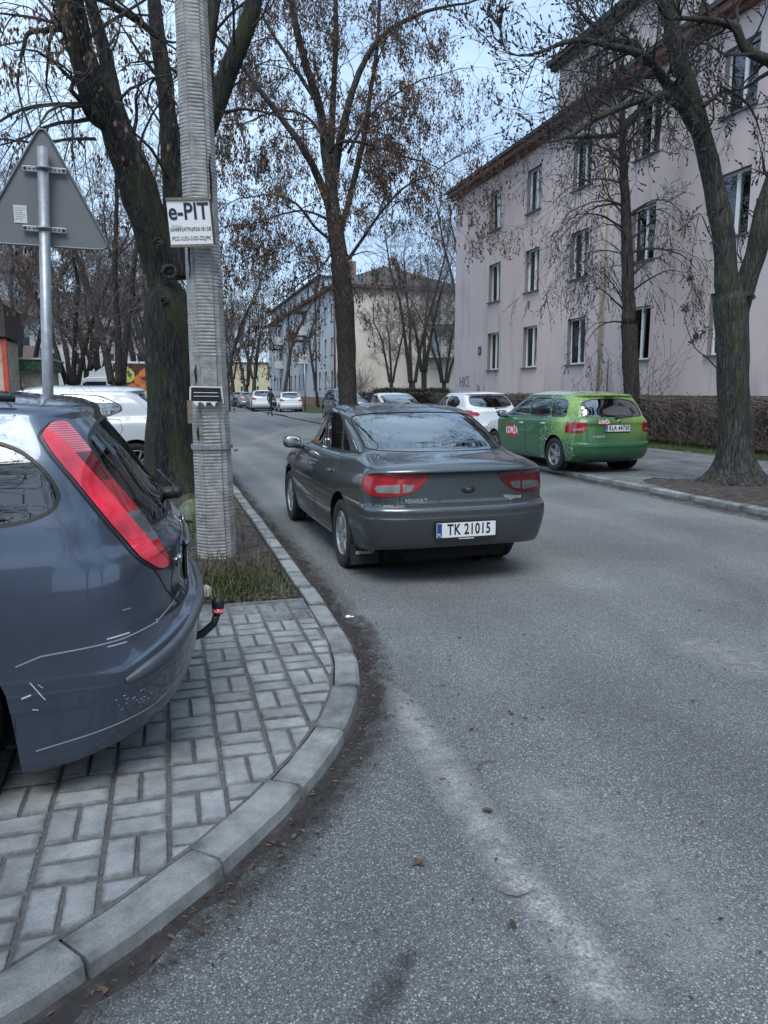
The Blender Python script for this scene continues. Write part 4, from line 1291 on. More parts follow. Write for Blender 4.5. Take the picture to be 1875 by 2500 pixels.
C4 = T.limb(D([(1500, 250), (1468, 200), (1440, 180), (1408, 135), (1370, 112), (1320, 100), (1270, 88), (1215, 92), (1170, 112), (1120, 120), (1075, 108)], YC, (0, -.2, -.3, -.5, -.7)), .085, .012, 8)
C5 = T.limb(D([(1700, 160), (1660, 130), (1610, 108), (1590, 60), (1555, 48), (1500, 40), (1450, 40)], YC - .8, (0, 0, 0)), .09, .03, 8)
C6 = T.limb(D([(1400, 140), (1370, 90), (1330, 90), (1290, 60), (1250, 20), (1240, -40)], YC - .5), .05, .02, 6)
C7 = T.limb(D([(1420, 208), (1370, 250), (1330, 290), (1270, 295), (1210, 300)], YC - .6), .05, .015, 6)
C8 = T.limb(D([(1520, 230), (1570, 195), (1620, 230), (1640, 280)], YC - .3), .035, .012, 6)
C9 = T.limb(D([(1462, 110), (1500, 60), (1520, 0), (1530, -60)], YC + .3), .06, .03, 6)
C10 = T.limb(D([(1090, 108), (1080, 60), (1073, 20), (1068, -20)], YC - 1.1), .01, .005, 5)
C11 = T.limb(D([(1565, 560), (1530, 500), (1510, 460), (1495, 560)], YC - .15), .012, .004, 4)
C12 = T.limb(D([(1552, 800), (1525, 770), (1500, 750), (1478, 688)], YC - .2), .012, .006, 5)
for (l, rd), n, t0, LL in ((C1, 12, .45, (.5, 1.2)), (C2, 7, .3, (.4, 1.0)), (C3, 14, .15, (.35, .9)), (C4, 18, .12, (.3, .8)), (C5, 12, .1, (.4, .9)), (C6, 12, .1, (.3, .8)), (C7, 12, .1, (.3, .8)), (C8, 7, .2, (.3, .6)), (C9, 8, .1, (.4, 1.0)), (C10, 5, .1, (.1, .25)), (C11, 3, .2, (.1, .3)), (C12, 2, .4, (.1, .25))):
    T.sprout(l, rd, n, LL, 2, t0, 4, up=.30, droop=.05, wig=.42, minr=.0032)
T.budtips(.9, .030)
T.seeds(.10, .03, (2, 4), .05)
rr = random.Random(4)
for k in range(15):      # surface roots, grown together with the trunk
    a = 2 * PI * (k + rr.uniform(-.3, .3)) / 15; L_ = rr.uniform(.30, .85); P = []; bend = rr.uniform(-.5, .5)
    for i in range(8):
        t = i / 7; P.append((base.x + math.cos(a + bend * t * t) * (.22 + L_ * t) + rr.gauss(0, .012), base.y + math.sin(a + bend * t * t) * (.22 + L_ * t) + rr.gauss(0, .012), base.z + .17 * (1 - t)**2.2 - .035 * t + .005 + rr.gauss(0, .007)))
    s0 = rr.uniform(.7, 1.1)
    T.main.tube(P, [.075 * s0, .062 * s0, .052 * s0, .044 * s0, .036 * s0, .030 * s0, .024 * s0, .016], 8)
tc_ = T.build('street_tree', 'leafless forked tree with spreading knobbly roots near the right edge', M['bark3'], M['twig'], M['twig'], origin=base, leafname='buds')
knot(1622, 640, YC - .24, .045, tc_, base); knot(1462 + 47, 690 - 22 - 370, YC - .14, .02, tc_, base)
# slender tree with arching, drooping branches close to the pink wall
T = Tree(33)
bx, by = 13.05, 19.3
p = lambda x, y: at(x * K, y * K, by)
base = Vector((bx, by, .09))
q = [p(1365, 845), p(1358, 700), p(1353, 500), p(1346, 350), p(1342, 220), p(1330, 120)]
T.trunk([(q[0].x, by, .09), q[0], q[1]], .23, .22, 1.3, .3, 8)
l, rd = T.limb([q[1], q[2], q[3], q[4], q[5]], .21, .05, 9)
T.sprout(l, rd, 36, (1.3, 2.5), 3, .0, 4, up=-.02, droop=.30, wig=.22, minr=.0045)
T.sprout(l, rd, 18, (1.0, 2.2), 3, .35, 4, up=.25, droop=.10, wig=.26, minr=.0045)
for k in range(22):
    a = rr.uniform(0, 2 * PI)
    T.grow(Vector((q[0].x + rr.gauss(0, .25), by + rr.gauss(0, .2), .1)), Vector((math.cos(a) * .35, math.sin(a) * .35, 1)), rr.uniform(1.2, 2.6), .012, 1, up=.1, minr=.004, kids=4)
T.budtips(.6, .035)
T.build('weeping_tree', 'slender dark tree with drooping twigs standing close to the pink wall', M['bark2'], M['twig'], M['twig'], origin=(q[0].x, by, .09), leafname='buds')

# variants for the background
def variant(seed, H, spreadf, leafy, label, bark_m, twig_m, forks=3, minr=.008):
    T = Tree(seed); r = T.r
    fz = H * r.uniform(.14, .24)
    T.trunk([(0, 0, 0), (r.gauss(0, .05), r.gauss(0, .05), fz * .5), (0, 0, fz)], H * .017, H * .015, 1.4, .4, 5)
    for k in range(forks):
        a = 2 * PI * k / forks + r.uniform(-.4, .4); L = []
        for i in range(6):
            t = i / 5; rad = spreadf * H * (.02 + .22 * t**1.3)
            L.append((math.cos(a) * rad + r.gauss(0, .15) * t, math.sin(a) * rad + r.gauss(0, .15) * t, fz * .95 + (H * .80 - fz) * t))
        l, rd = T.limb(L, H * .011, H * .003, 6)
        T.sprout(l, rd, 13, (H * .09, H * .18), 3, .15, 4, up=.22, droop=.08, wig=.26, minr=minr)
    if leafy: T.seeds(leafy, .09, (3, 6), .30)
    return T.build('tree', label, bark_m, twig_m, M['samara'], origin=(0, 0, 0))
V = [variant(101, 13, 1.0, .12, 'x', M['bark2'], M['twig_red'], 4), variant(102, 15, .8, .0, 'x', M['bark2'], M['twig_red'], 3), variant(103, 12, 1.2, .16, 'x', M['bark2'], M['twig_red'], 4), variant(104, 14, .7, .05, 'x', M['bark3'], M['twig_red'], 3)]
used = set()
def plant(v, px, Y, s, label, group='leafless trees lining the far part of the street', z=.06, X=None):
    x = X if X is not None else at(px * K, 860 * K, Y).x
    src = V[v]
    if v not in used:
        used.add(v); o = src; o.location = (x, Y, z); o['label'] = label
    else: o = copy_tree(src, loc=(x, Y, z), label=label)
    o.rotation_euler = (0, 0, rnd.uniform(0, 6)); o.scale = (s, s, s * rnd.uniform(.95, 1.05))
    o['group'] = group; o.name = 'tree'
    return o
ORD = ['first', 'second', 'third', 'fourth', 'fifth', 'sixth', 'seventh', 'eighth']
# right-hand row beyond the driveway
for k, (Y, v, s) in enumerate([(76, 3, .9), (86, 1, .95), (98, 3, 1.0), (112, 2, 1.0), (130, 1, 1.1), (155, 0, 1.1)]):
    plant(v, 0, Y, s, ORD[k] + ' leafless tree of the row over the parked cars, counted from the driveway', X=8.6 + .3 * math.sin(k * 2))
for k, (Y, v, s) in enumerate([(26, 1, .8), (44, 3, .95), (62, 2, 1.0), (85, 1, 1.1), (115, 0, 1.2)]):
    plant(v, 0, Y, s, ORD[k] + ' leafless tree of the left row behind the big ash and the pole', X=-.9 - .5 * math.cos(k * 2))
grp2 = 'trees standing before the cream end wall'
plant(3, 845, 55, .72, 'forked leafless tree left of the cream wall balcony', grp2)
plant(1, 890, 52, .95, 'tall leafless tree in front of the cream wall balconies', grp2)
plant(3, 915, 54, .95, 'leafless tree whose stem curves beside the balcony stack', grp2)
plant(0, 960, 64, .95, 'leafless tree squeezed between the cream and pink blocks', grp2)
grp3 = 'bare treetops behind the pink block'
plant(1, 1010, 62, 1.35, 'bare treetop showing over the pink roof, left one', grp3)
plant(3, 1070, 70, 1.6, 'bare treetop showing over the pink roof, right one', grp3)
grp4 = 'bare trees of the left background'
plant(0, 158, 30, .72, 'brown tree with short trunk right of the signpost', grp4)
plant(2, 65, 34, .85, 'thin forked tree between signpost and kiosk', grp4)
plant(3, 40, 42, .9, 'bare tree in front of the brown balconies', grp4)
plant(2, 215, 46, 1.0, 'dense brown tree behind the fruit lorry', grp4)
pass
pass
plant(2, 190, 75, 1.3, 'far bare tree over the pale block, left one', grp4)
plant(0, 300, 85, 1.4, 'far bare tree over the pale block, right one', grp4)
pass
plant(2, 490, 60, 1.1, 'bare tree just right of the pole', grp4)
pass
# young leaning tree before the blue facade
T = Tree(77); Yy = 44
l, rd = T.limb(D([(688, 880), (681, 830), (672, 770), (668, 730), (680, 690), (690, 650), (700, 600)], Yy), .10, .03, 7)
T.sprout(l, rd, 12, (.8, 1.8), 2, .3, 4, up=.25, minr=.007); T.seeds(.4, .12, (2, 5), .3)
T.build('young_tree', 'young leaning tree with pale stem before the blue facade', M['bark3'], M['twig'], M['samara'], origin=l[0])
T = Tree(78)
l, rd = T.limb(D([(612, 860), (622, 800), (632, 740), (655, 690), (680, 640), (690, 600)], 60), .16, .05, 7)
T.sprout(l, rd, 12, (1.2, 2.8), 2, .3, 4, up=.25, minr=.009); T.seeds(.3, .14, (2, 5), .3)
T.build('leaning_tree', 'mottled tree leaning right, over the white cars far off', M['bark3'], M['twig'], M['samara'], origin=l[0])
# round twiggy shrub at the blue corner
def shrub(name, label, x, y, R_, H, seed, n=60):
    T = Tree(seed)
    for k in range(n):
        a = T.r.uniform(0, 2 * PI); e = T.r.uniform(.2, 1.3)
        T.grow(Vector((x, y, .08)), Vector((math.cos(a) * math.cos(e), math.sin(a) * math.cos(e), math.sin(e))), H * T.r.uniform(.6, 1.0), .012, 2, up=.15, minr=.006, kids=4)
    t = T.build(name, label, M['bark2'], M['twig_red'], origin=(x, y, .08)); t['category'] = 'shrub'
sp = at(755 * K, 850 * K, 60); shrub('shrub', 'round leafless shrub at the foot of the cream corner', sp.x, 60, 2.2, 2.6, 5, 90)

# hedge along the pink block: bare brown twigs, clipped
def hedge(name, label, x0, x1, y0, y1, z0, z1, n, mat, leaf, seed, kind=None, s=.06):
    r = random.Random(seed); t = empty(name, ((x0 + x1) / 2, y0, z0), 0, label, 'hedge'); m, f = MB(), MB()
    o = Vector(((x0 + x1) / 2, y0, z0))
    for k in range(n):
        q = Vector((r.uniform(x0, x1), y0 + (y1 - y0) * r.random(), z0 + (z1 - z0) * r.random()**.8)) - o
        d = Vector((r.gauss(0, .45), r.gauss(0, .45), r.uniform(.1, 1.5))).normalized(); L = r.uniform(.2, .75)
        if q.z + d.z * L > z1 - z0: d.z *= .2
        e1 = q + d * L * .5 + Vector((r.gauss(0, .03), r.gauss(0, .03), 0)); e2 = q + d * L + Vector((r.gauss(0, .06), r.gauss(0, .06), 0))
        e2.z = min(e2.z, z1 - z0 + abs(r.gauss(0, .09)) - .03)
        m.tube([q, e1, e2], [.011, .008, .004], 3, False)
        for _ in range(leaf):
            p = q + d * L * r.random() + Vector((r.gauss(0, .05), r.gauss(0, .05), r.gauss(0, .04))); a = r.uniform(0, 6.3); l = s * r.uniform(.5, 1.2)
            u = Vector((math.cos(a), math.sin(a), r.uniform(-.5, .5))) * l * .5; v = Vector((-math.sin(a), math.cos(a), r.uniform(-.8, .8))) * l * .3
            f.add([p - u, p - v, p + u, p + v], [(0, 1, 2, 3)])
    m.build('twigs', M['twig_hedge'], t)
    if leaf: f.build('leaves', mat, t)
M['twig_hedge'] = simple('hedge_twigs', (.10, .082, .072), .9, var=.4, vscale=6)
hedge('hedge', 'clipped leafless brown hedge along the pink wall', 13.15, 13.95, 5.5, 24, .08, 1.38, 8000, M['hedge'], 1, 3)
hedge('hedge', 'far stretch of the brown hedge behind the parked white cars', 13.1, 13.9, 24.2, 37, .08, 1.42, 5000, M['hedge'], 1, 4, s=.09)
hedge('hedge', 'low dark green clipped hedge before the cream end wall', 12.2, 17.5, 47.5, 48.6, .08, 1.45, 3500, M['yew'], 4, 6, s=.13)
hedge('hedge', 'dark green hedge higher up beside the pink corner', 14.2, 19.5, 51, 52, .08, 1.75, 3500, M['yew'], 4, 7, s=.13)

# the street goes on behind the camera: what the cars mirror
grp5 = 'street trees behind the camera'
for k, (x, y, v, s_) in enumerate([(-2.6, -3.4, 1, .75), (2.2, -7.5, 0, .8), (9.2, -3.0, 2, .85), (-8.5, -5.0, 0, .8), (-5.0, -10.0, 3, .9), (8.6, -13, 1, .9)]):
    plant(v, 0, y, s_, ORD[k] + ' leafless tree standing behind the camera', grp5, X=x, z=.0)
bk = block('apartment_building', 'pale block closing the side street behind the camera', -2, -20, 30, 10, 9.5, M['cream'], PI, 3, 9, (), M['rooftile'])
# ================================================================ cars
def paint(name, col, metal=0.55, rough=0.34, dirt_amt=0.35, coat=1.0):
    m, ns, ls, b = nt(name)
    v = coords(ns, ls)
    f = noise(ns, ls, v, 6, 6, 0.65)
    # road dirt sits low on the body
    sx = ns.new('ShaderNodeSeparateXYZ'); ls.new(v, sx.inputs[0])
    low = mth(ns, ls, 'MULTIPLY', mth(ns, ls, 'SUBTRACT', 0.66, sx.outputs[2]), 2.6, True)
    d = mth(ns, ls, 'MULTIPLY', mth(ns, ls, 'MULTIPLY', low, ramp(ns, ls, f, [(0.3, (0.1, 0.1, 0.1)), (0.7, (1, 1, 1))])), dirt_amt, True)
    dc = tuple(0.55 * c + 0.035 for c in col)
    c = mixc(ns, ls, d, tuple(col), dc)
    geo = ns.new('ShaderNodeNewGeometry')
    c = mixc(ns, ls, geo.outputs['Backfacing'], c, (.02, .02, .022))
    ls.new(c, b.inputs['Base Color'])
    b.inputs['Metallic'].default_value = metal
    r = mth(ns, ls, 'ADD', rough, mth(ns, ls, 'MULTIPLY', d, 0.4))
    ls.new(r, b.inputs['Roughness'])
    cw = mth(ns, ls, 'SUBTRACT', coat, mth(ns, ls, 'MULTIPLY', d, 0.8), True)
    ls.new(cw, b.inputs['Coat Weight'])
    b.inputs['Coat Roughness'].default_value = 0.03
    g = noise(ns, ls, v, 1.1, 2, 0.4)
    bp = ns.new('ShaderNodeBump'); bp.inputs['Strength'].default_value = 0.10; bp.inputs['Distance'].default_value = 0.03
    ls.new(g, bp.inputs['Height']); ls.new(bp.outputs['Normal'], b.inputs['Coat Normal'])
    return m

def carglass():
    m, ns, ls, b = nt('car_glass')
    out = ns['Material Output']
    tr = N(ns, 'ShaderNodeBsdfTransparent'); tr.inputs['Color'].default_value = (.72, .80, .82, 1)
    gl = N(ns, 'ShaderNodeBsdfGlossy', Roughness=0.015); gl.inputs['Color'].default_value = (.93, .97, 1, 1)
    fr = N(ns, 'ShaderNodeFresnel', IOR=2.6)
    mx = ns.new('ShaderNodeMixShader')
    ls.new(mth(ns, ls, 'MULTIPLY', fr.outputs[0], 1.35, True), mx.inputs[0]); ls.new(tr.outputs[0], mx.inputs[1]); ls.new(gl.outputs[0], mx.inputs[2])
    ls.new(mx.outputs[0], out.inputs['Surface'])
    return m
M['cglass'] = carglass()
M['cglass_dark'] = carglass(); M['cglass_dark'].name = 'tinted_glass'
[n for n in M['cglass_dark'].node_tree.nodes if n.type == 'MATH'][0].inputs[1].default_value = .6
[n for n in M['cglass_dark'].node_tree.nodes if n.type == 'BSDF_TRANSPARENT'][0].inputs['Color'].default_value = (.16, .20, .21, 1)
M['trim2'] = simple('dull_bumper', (.055, .06, .068), .42, .2, .3, var=.12, vscale=5)

def lens(name, col, rough=0.12, ribs=0, emis=0):
    m, ns, ls, b = nt(name)
    b.inputs['Base Color'].default_value = tuple(col) + (1,)
    b.inputs['Roughness'].default_value = rough
    b.inputs['Coat Weight'].default_value = 1.0
    b.inputs['Coat Roughness'].default_value = 0.02
    v = coords(ns, ls)
    f = noise(ns, ls, v, 9, 3, 0.5)
    cc = ramp(ns, ls, f, [(0.3, tuple(c * .55 for c in col)), (0.7, tuple(min(1, c * 1.25) for c in col))])
    if ribs:
        w = N(ns, 'ShaderNodeTexWave', Scale=ribs); w.bands_direction = 'Z'
        ls.new(v, w.inputs['Vector'])
        cc = mixc(ns, ls, 1.0, cc, ramp(ns, ls, w.outputs['Fac'], [(0.2, (.55, .55, .55)), (0.8, (1.25, 1.25, 1.25))]), 'MULTIPLY')
        bp = ns.new('ShaderNodeBump'); bp.inputs['Strength'].default_value = 0.3; bp.inputs['Distance'].default_value = 0.004
        ls.new(w.outputs['Fac'], bp.inputs['Height']); ls.new(bp.outputs['Normal'], b.inputs['Normal'])
    ls.new(cc, b.inputs['Base Color'])
    return m
M['lens_red'] = lens('lens_red', (.36, .012, .02), 0.15)
M['lens_dark'] = lens('lens_dark_red', (.11, .008, .012), 0.15)
M['lens_pink'] = lens('lens_pink_ribbed', (.62, .13, .17), 0.3, 40)
M['lens_bright'] = lens('lens_bright_red', (.85, .035, .07), 0.15)
M['lens_white'] = lens('lens_clear_ribbed', (.25, .24, .245), 0.25, 45)
M['lens_grey'] = lens('lens_clear_grey', (.10, .115, .12), 0.12, 60)
M['lamp_clear'] = lens('headlamp_clear', (.42, .45, .48), 0.08)
M['chrome'] = simple('chrome', (.6, .62, .64), 0.18, 1.0)
M['alloy'] = simple('wheel_silver', (.36, .37, .38), 0.38, 0.65, var=.15, vscale=20)
M['trim'] = simple('bumper_plastic', (.035, .037, .04), 0.55, var=.15, vscale=8)
M['seal'] = simple('window_seal', (.008, .008, .009), 0.45)
M['cloth'] = simple('seat_cloth', (.03, .032, .036), 0.95)
M['plate'] = simple('plate_white', (.70, .72, .74), 0.35)

M['under'] = simple('underbody', (.006, .006, .006), 0.95)

def pchip(ys, ts):
    """ys: (J, ...) values at 0..J-1 -> values at ts"""
    J = len(ys)
    d = ys[1:] - ys[:-1]
    m = np.zeros_like(ys)
    a, b = d[:-1], d[1:]
    with np.errstate(all='ignore'):
        h = 2 * a * b / (a + b)
    m[1:-1] = np.where(a * b > 0, h, 0)
    m[0], m[-1] = d[0], d[-1]
    out = []
    for t in ts:
        i = min(int(t), J - 2); u = t - i
        h00 = 2 * u**3 - 3 * u**2 + 1; h10 = u**3 - 2 * u**2 + u
        h01 = -2 * u**3 + 3 * u**2; h11 = u**3 - u**2
        out.append(h00 * ys[i] + h10 * m[i] + h01 * ys[i + 1] + h11 * m[i + 1])
    return np.array(out)

class Shell:
    def __init__(s, loops, nr=14, nS=22, nf=12, sub=4):
        rows = []
        for L in loops:
            g = lambda k, d: L.get(k, d)
            w, yr, yf = L['w'], L['yr'], L['yf']
            wr, wf = g('wr', .97), g('wf', .95)
            ar, af, er, ef = g('ar', .35), g('af', .55), g('er', 2.8), g('ef', 2.5)
            lim = (yf - yr) * 0.42
            ar, af = min(ar, lim), min(af, lim)
            pts = []
            for i in range(nr):
                th = i / nr * PI / 2
                pts.append((w * wr * math.sin(th)**(2 / er), yr + ar * (1 - math.cos(th)**(2 / er))))
            y0, y1 = yr + ar, yf - af
            for i in range(nS + 1):
                u = i / nS
                y = y0 + (y1 - y0) * u
                k = 1 - (1 - wr) * (1 - min(u / .5, 1))**2 if u < .5 else 1 - (1 - wf) * (max(u - .5, 0) / .5)**2
                pts.append((w * k, y))
            for i in range(nf - 1, -1, -1):
                th = i / nf * PI / 2
                pts.append((w * wf * math.sin(th)**(2 / ef), yf - af * (1 - math.cos(th)**(2 / ef))))
            z = L['z']
            if not hasattr(z, '__len__'): z = [(0, z), (1, z)]
            zy, zz = [q[0] for q in z], [q[1] for q in z]
            rows.append([(x, y, float(np.interp(y, zy, zz)) + g('cr', 0) * (1 - (x / max(w, 1e-6))**2 if w > 1e-6 else 1)) for x, y in pts])
        P = np.array(rows)
        ts = np.linspace(0, len(loops) - 1, (len(loops) - 1) * sub + 1)
        G = pchip(P, ts)
        # light smoothing along the height so that loops do not print as ridges
        J, I, _ = G.shape
        ring = list(range(I)) + [-k for k in range(I - 2, 0, -1)]
        n = len(ring)
        V = []
        for j in range(J):
            for k in ring:
                p = G[j, abs(k)].copy()
                if k < 0: p[0] = -p[0]
                if abs(k) in (0, I - 1): p[0] = 0
                V.append(p)
        F = []
        last = (J - 1) * n
        for j in range(J - 1):
            for k in range(n):
                k2 = (k + 1) % n
                a, b_, c, d = j * n + k, j * n + k2, (j + 1) * n + k2, (j + 1) * n + k
                if j == J - 2:
                    # weld the two halves of the roof spine
                    if k2 > I - 1 or k2 == 0: c = last + (n - k2) % n
                    if k > I - 1: d = last + (n - k) % n
                f = [a, b_, c, d]
                f = [x for i, x in enumerate(f) if x != f[i - 1]]
                if len(f) > 2: F.append(tuple(f))
        s.V = [np.array(v) for v in V]
        va = np.array(V)
        nn = np.zeros_like(va)
        for f in F:
            q = va[list(f)]
            nv = np.cross(q[2] - q[0], q[-1] - q[1]) if len(f) > 3 else np.cross(q[1] - q[0], q[2] - q[0])
            for i in f: nn[i] += nv
        ln = np.linalg.norm(nn, axis=1); ln[ln < 1e-12] = 1
        nn /= ln[:, None]
        s.Nn = [x for x in nn]
        s.parts = {'body': F}
        s.bvh = BVHTree.FromPolygons([tuple(v) for v in V], F)
        s.AX = {'side': (1, 2), 'rear': (0, 2), 'front': (0, 2), 'top': (0, 1)}
    def ok(s, f, view, side, lim):
        c = sum(s.V[i] for i in f) / len(f)
        nv = sum(s.Nn[i] for i in f)
        if view == 'side':
            if side and c[0] * side < 0.28: return False
            if lim is not None and abs(c[0]) < lim: return False
            return True if not side else nv[0] * side > -0.05 or c[2] < 0.5
        if view == 'rear': return c[1] < (lim if lim is not None else 1.6) and nv[1] < 0.02
        if view == 'front': return c[1] > (lim if lim is not None else 2.6) and nv[1] > -0.02
        if view == 'top': return nv[2] > 0.1
    def cut(s, new, polys, view, side=0, src=('body',), lim=None):
        if polys and not hasattr(polys[0][0], '__len__'): polys = [polys]
        ia, ib = s.AX[view]
        for poly in polys:
            A = sum(poly[i - 1][0] * poly[i][1] - poly[i][0] * poly[i - 1][1] for i in range(len(poly)))
            if A < 0: poly = poly[::-1]
            E_ = []
            for i in range(len(poly)):
                p, q = poly[i - 1], poly[i]
                nx, ny = q[1] - p[1], -(q[0] - p[0])     # outward
                l = math.hypot(nx, ny)
                if l < 1e-6: continue
                E_.append((nx / l, ny / l, (nx * p[0] + ny * p[1]) / l))
            for part in src:
                if part not in s.parts: continue
                keep, ins = [], []
                cache = {}
                for f in s.parts[part]:
                    P2 = [(s.V[i][ia], s.V[i][ib]) for i in f]
                    out = False
                    for e in E_:
                        if all(e[0] * x + e[1] * y > e[2] - 1e-7 for x, y in P2): out = True; break
                    if out or not s.ok(f, view, side, lim):
                        keep.append(f); continue
                    cur = list(f)
                    for ei, e in enumerate(E_):
                        dd = [e[0] * s.V[i][ia] + e[1] * s.V[i][ib] - e[2] for i in cur]
                        if max(dd) <= 1e-7: continue
                        if min(dd) >= -1e-7:
                            keep.append(tuple(cur)); cur = None; break
                        fi, fo = [], []
                        for k in range(len(cur)):
                            a, b_ = cur[k], cur[(k + 1) % len(cur)]
                            da, db = dd[k], dd[(k + 1) % len(cur)]
                            (fi if da <= 0 else fo).append(a)
                            if (da <= 0) != (db <= 0):
                                key = (min(a, b_), max(a, b_), ei)
                                if key not in cache:
                                    if a < b_: lo, hi, t = a, b_, da / (da - db)
                                    else: lo, hi, t = b_, a, db / (db - da)
                                    s.V.append(s.V[lo] * (1 - t) + s.V[hi] * t)
                                    nv = s.Nn[lo] * (1 - t) + s.Nn[hi] * t
                                    s.Nn.append(nv / max(np.linalg.norm(nv), 1e-9))
                                    cache[key] = len(s.V) - 1
                                fi.append(cache[key]); fo.append(cache[key])
                        if len(fo) > 2: keep.append(tuple(fo))
                        cur = fi if len(fi) > 2 else None
                        if cur is None: break
                    if cur: ins.append(tuple(cur))
                s.parts[part] = keep
                s.parts.setdefault(new, []).extend(ins)
    def drop(s, name): s.parts.pop(name, None)
    def emit(s, part, mat, parent, name=None, off=0.0, split=None):
        fs = s.parts.get(part, [])
        if split is not None:
            fs = [f for f in fs if (sum(s.V[i][0] for i in f) > 0) == (split > 0)]
        if not fs: return None
        used = {}
        vs, ns_ = [], []
        F = []
        for f in fs:
            g = []
            for i in f:
                if i not in used:
                    used[i] = len(vs)
                    vs.append(tuple(s.V[i] + s.Nn[i] * off)); ns_.append(tuple(s.Nn[i]))
                g.append(used[i])
            F.append(g)
        me = bpy.data.meshes.new(name or part)
        me.from_pydata(vs, [], F)
        me.materials.append(mat)
        me.polygons.foreach_set('use_smooth', [True] * len(F))
        me.normals_split_custom_set_from_vertices(ns_)
        me.update()
        return link(name or part, me, parent)
    def hit(s, view, a, b_, side=1):
        if view == 'side': o, d = (side * 3, a, b_), (-side, 0, 0)
        elif view == 'rear': o, d = (a, -3, b_), (0, 1, 0)
        elif view == 'front': o, d = (a, 8, b_), (0, -1, 0)
        else: o, d = (a, b_, 5), (0, 0, -1)
        loc, nor, i, dist = s.bvh.ray_cast(Vector(o), Vector(d))
        if loc is None: return None, None
        if nor.dot(Vector(d)) > 0: nor = -nor
        return loc, nor
    def ribbon(s, mb, view, pts, w, h=0.002, side=1, closed=False, step=0.035):
        P = []
        q = list(pts) + ([pts[0]] if closed else [])
        for i in range(len(q) - 1):
            L = math.dist(q[i], q[i + 1])
            n = max(1, int(L / step + .5))
            for k in range(n): P.append((q[i][0] + (q[i + 1][0] - q[i][0]) * k / n, q[i][1] + (q[i + 1][1] - q[i][1]) * k / n))
        if not closed: P.append(q[-1])
        H = [s.hit(view, x, y, side) for x, y in P]
        H = [x for x in H if x[0] is not None]
        n = len(H)
        if n < 2: return
        vs = []
        for i in range(n):
            p, nr_ = H[i]
            if closed: t = H[(i + 1) % n][0] - H[i - 1][0]
            else: t = H[min(i + 1, n - 1)][0] - H[max(i - 1, 0)][0]
            if t.length < 1e-6: t = Vector((0, 1, 0))
            t.normalize()
            sd = nr_.cross(t).normalized()
            vs += [p - sd * w / 2 - nr_ * 0.004, p - sd * w * .42 + nr_ * h, p + sd * w * .42 + nr_ * h, p + sd * w / 2 - nr_ * 0.004]
        fs = []
        for i in range(n if closed else n - 1):
            a, b_ = i * 4, ((i + 1) % n) * 4
            if (Vector(vs[a]) - Vector(vs[b_])).length > 0.25: continue
            fs += [(a, b_, b_ + 1, a + 1), (a + 1, b_ + 1, b_ + 2, a + 2), (a + 2, b_ + 2, b_ + 3, a + 3)]
        if not closed: fs += [(0, 1, 2, 3), ((n - 1) * 4 + 3, (n - 1) * 4 + 2, (n - 1) * 4 + 1, (n - 1) * 4)]
        mb.add(vs, fs)

def rounded(poly, it=3, keep=0.22):
    p = list(poly)
    for _ in range(it):
        q = []
        for i in range(len(p)):
            a, b_ = p[i], p[(i + 1) % len(p)]
            q.append((a[0] * (1 - keep) + b_[0] * keep, a[1] * (1 - keep) + b_[1] * keep))
            q.append((a[0] * keep + b_[0] * (1 - keep), a[1] * keep + b_[1] * (1 - keep)))
        p = q
    return p
def mirx(poly): return [(-x, y) for x, y in poly]
def disc(cy, cz, r, n=28): return [(cy + r * math.cos(2 * PI * k / n), cz + r * math.sin(2 * PI * k / n)) for k in range(n)]

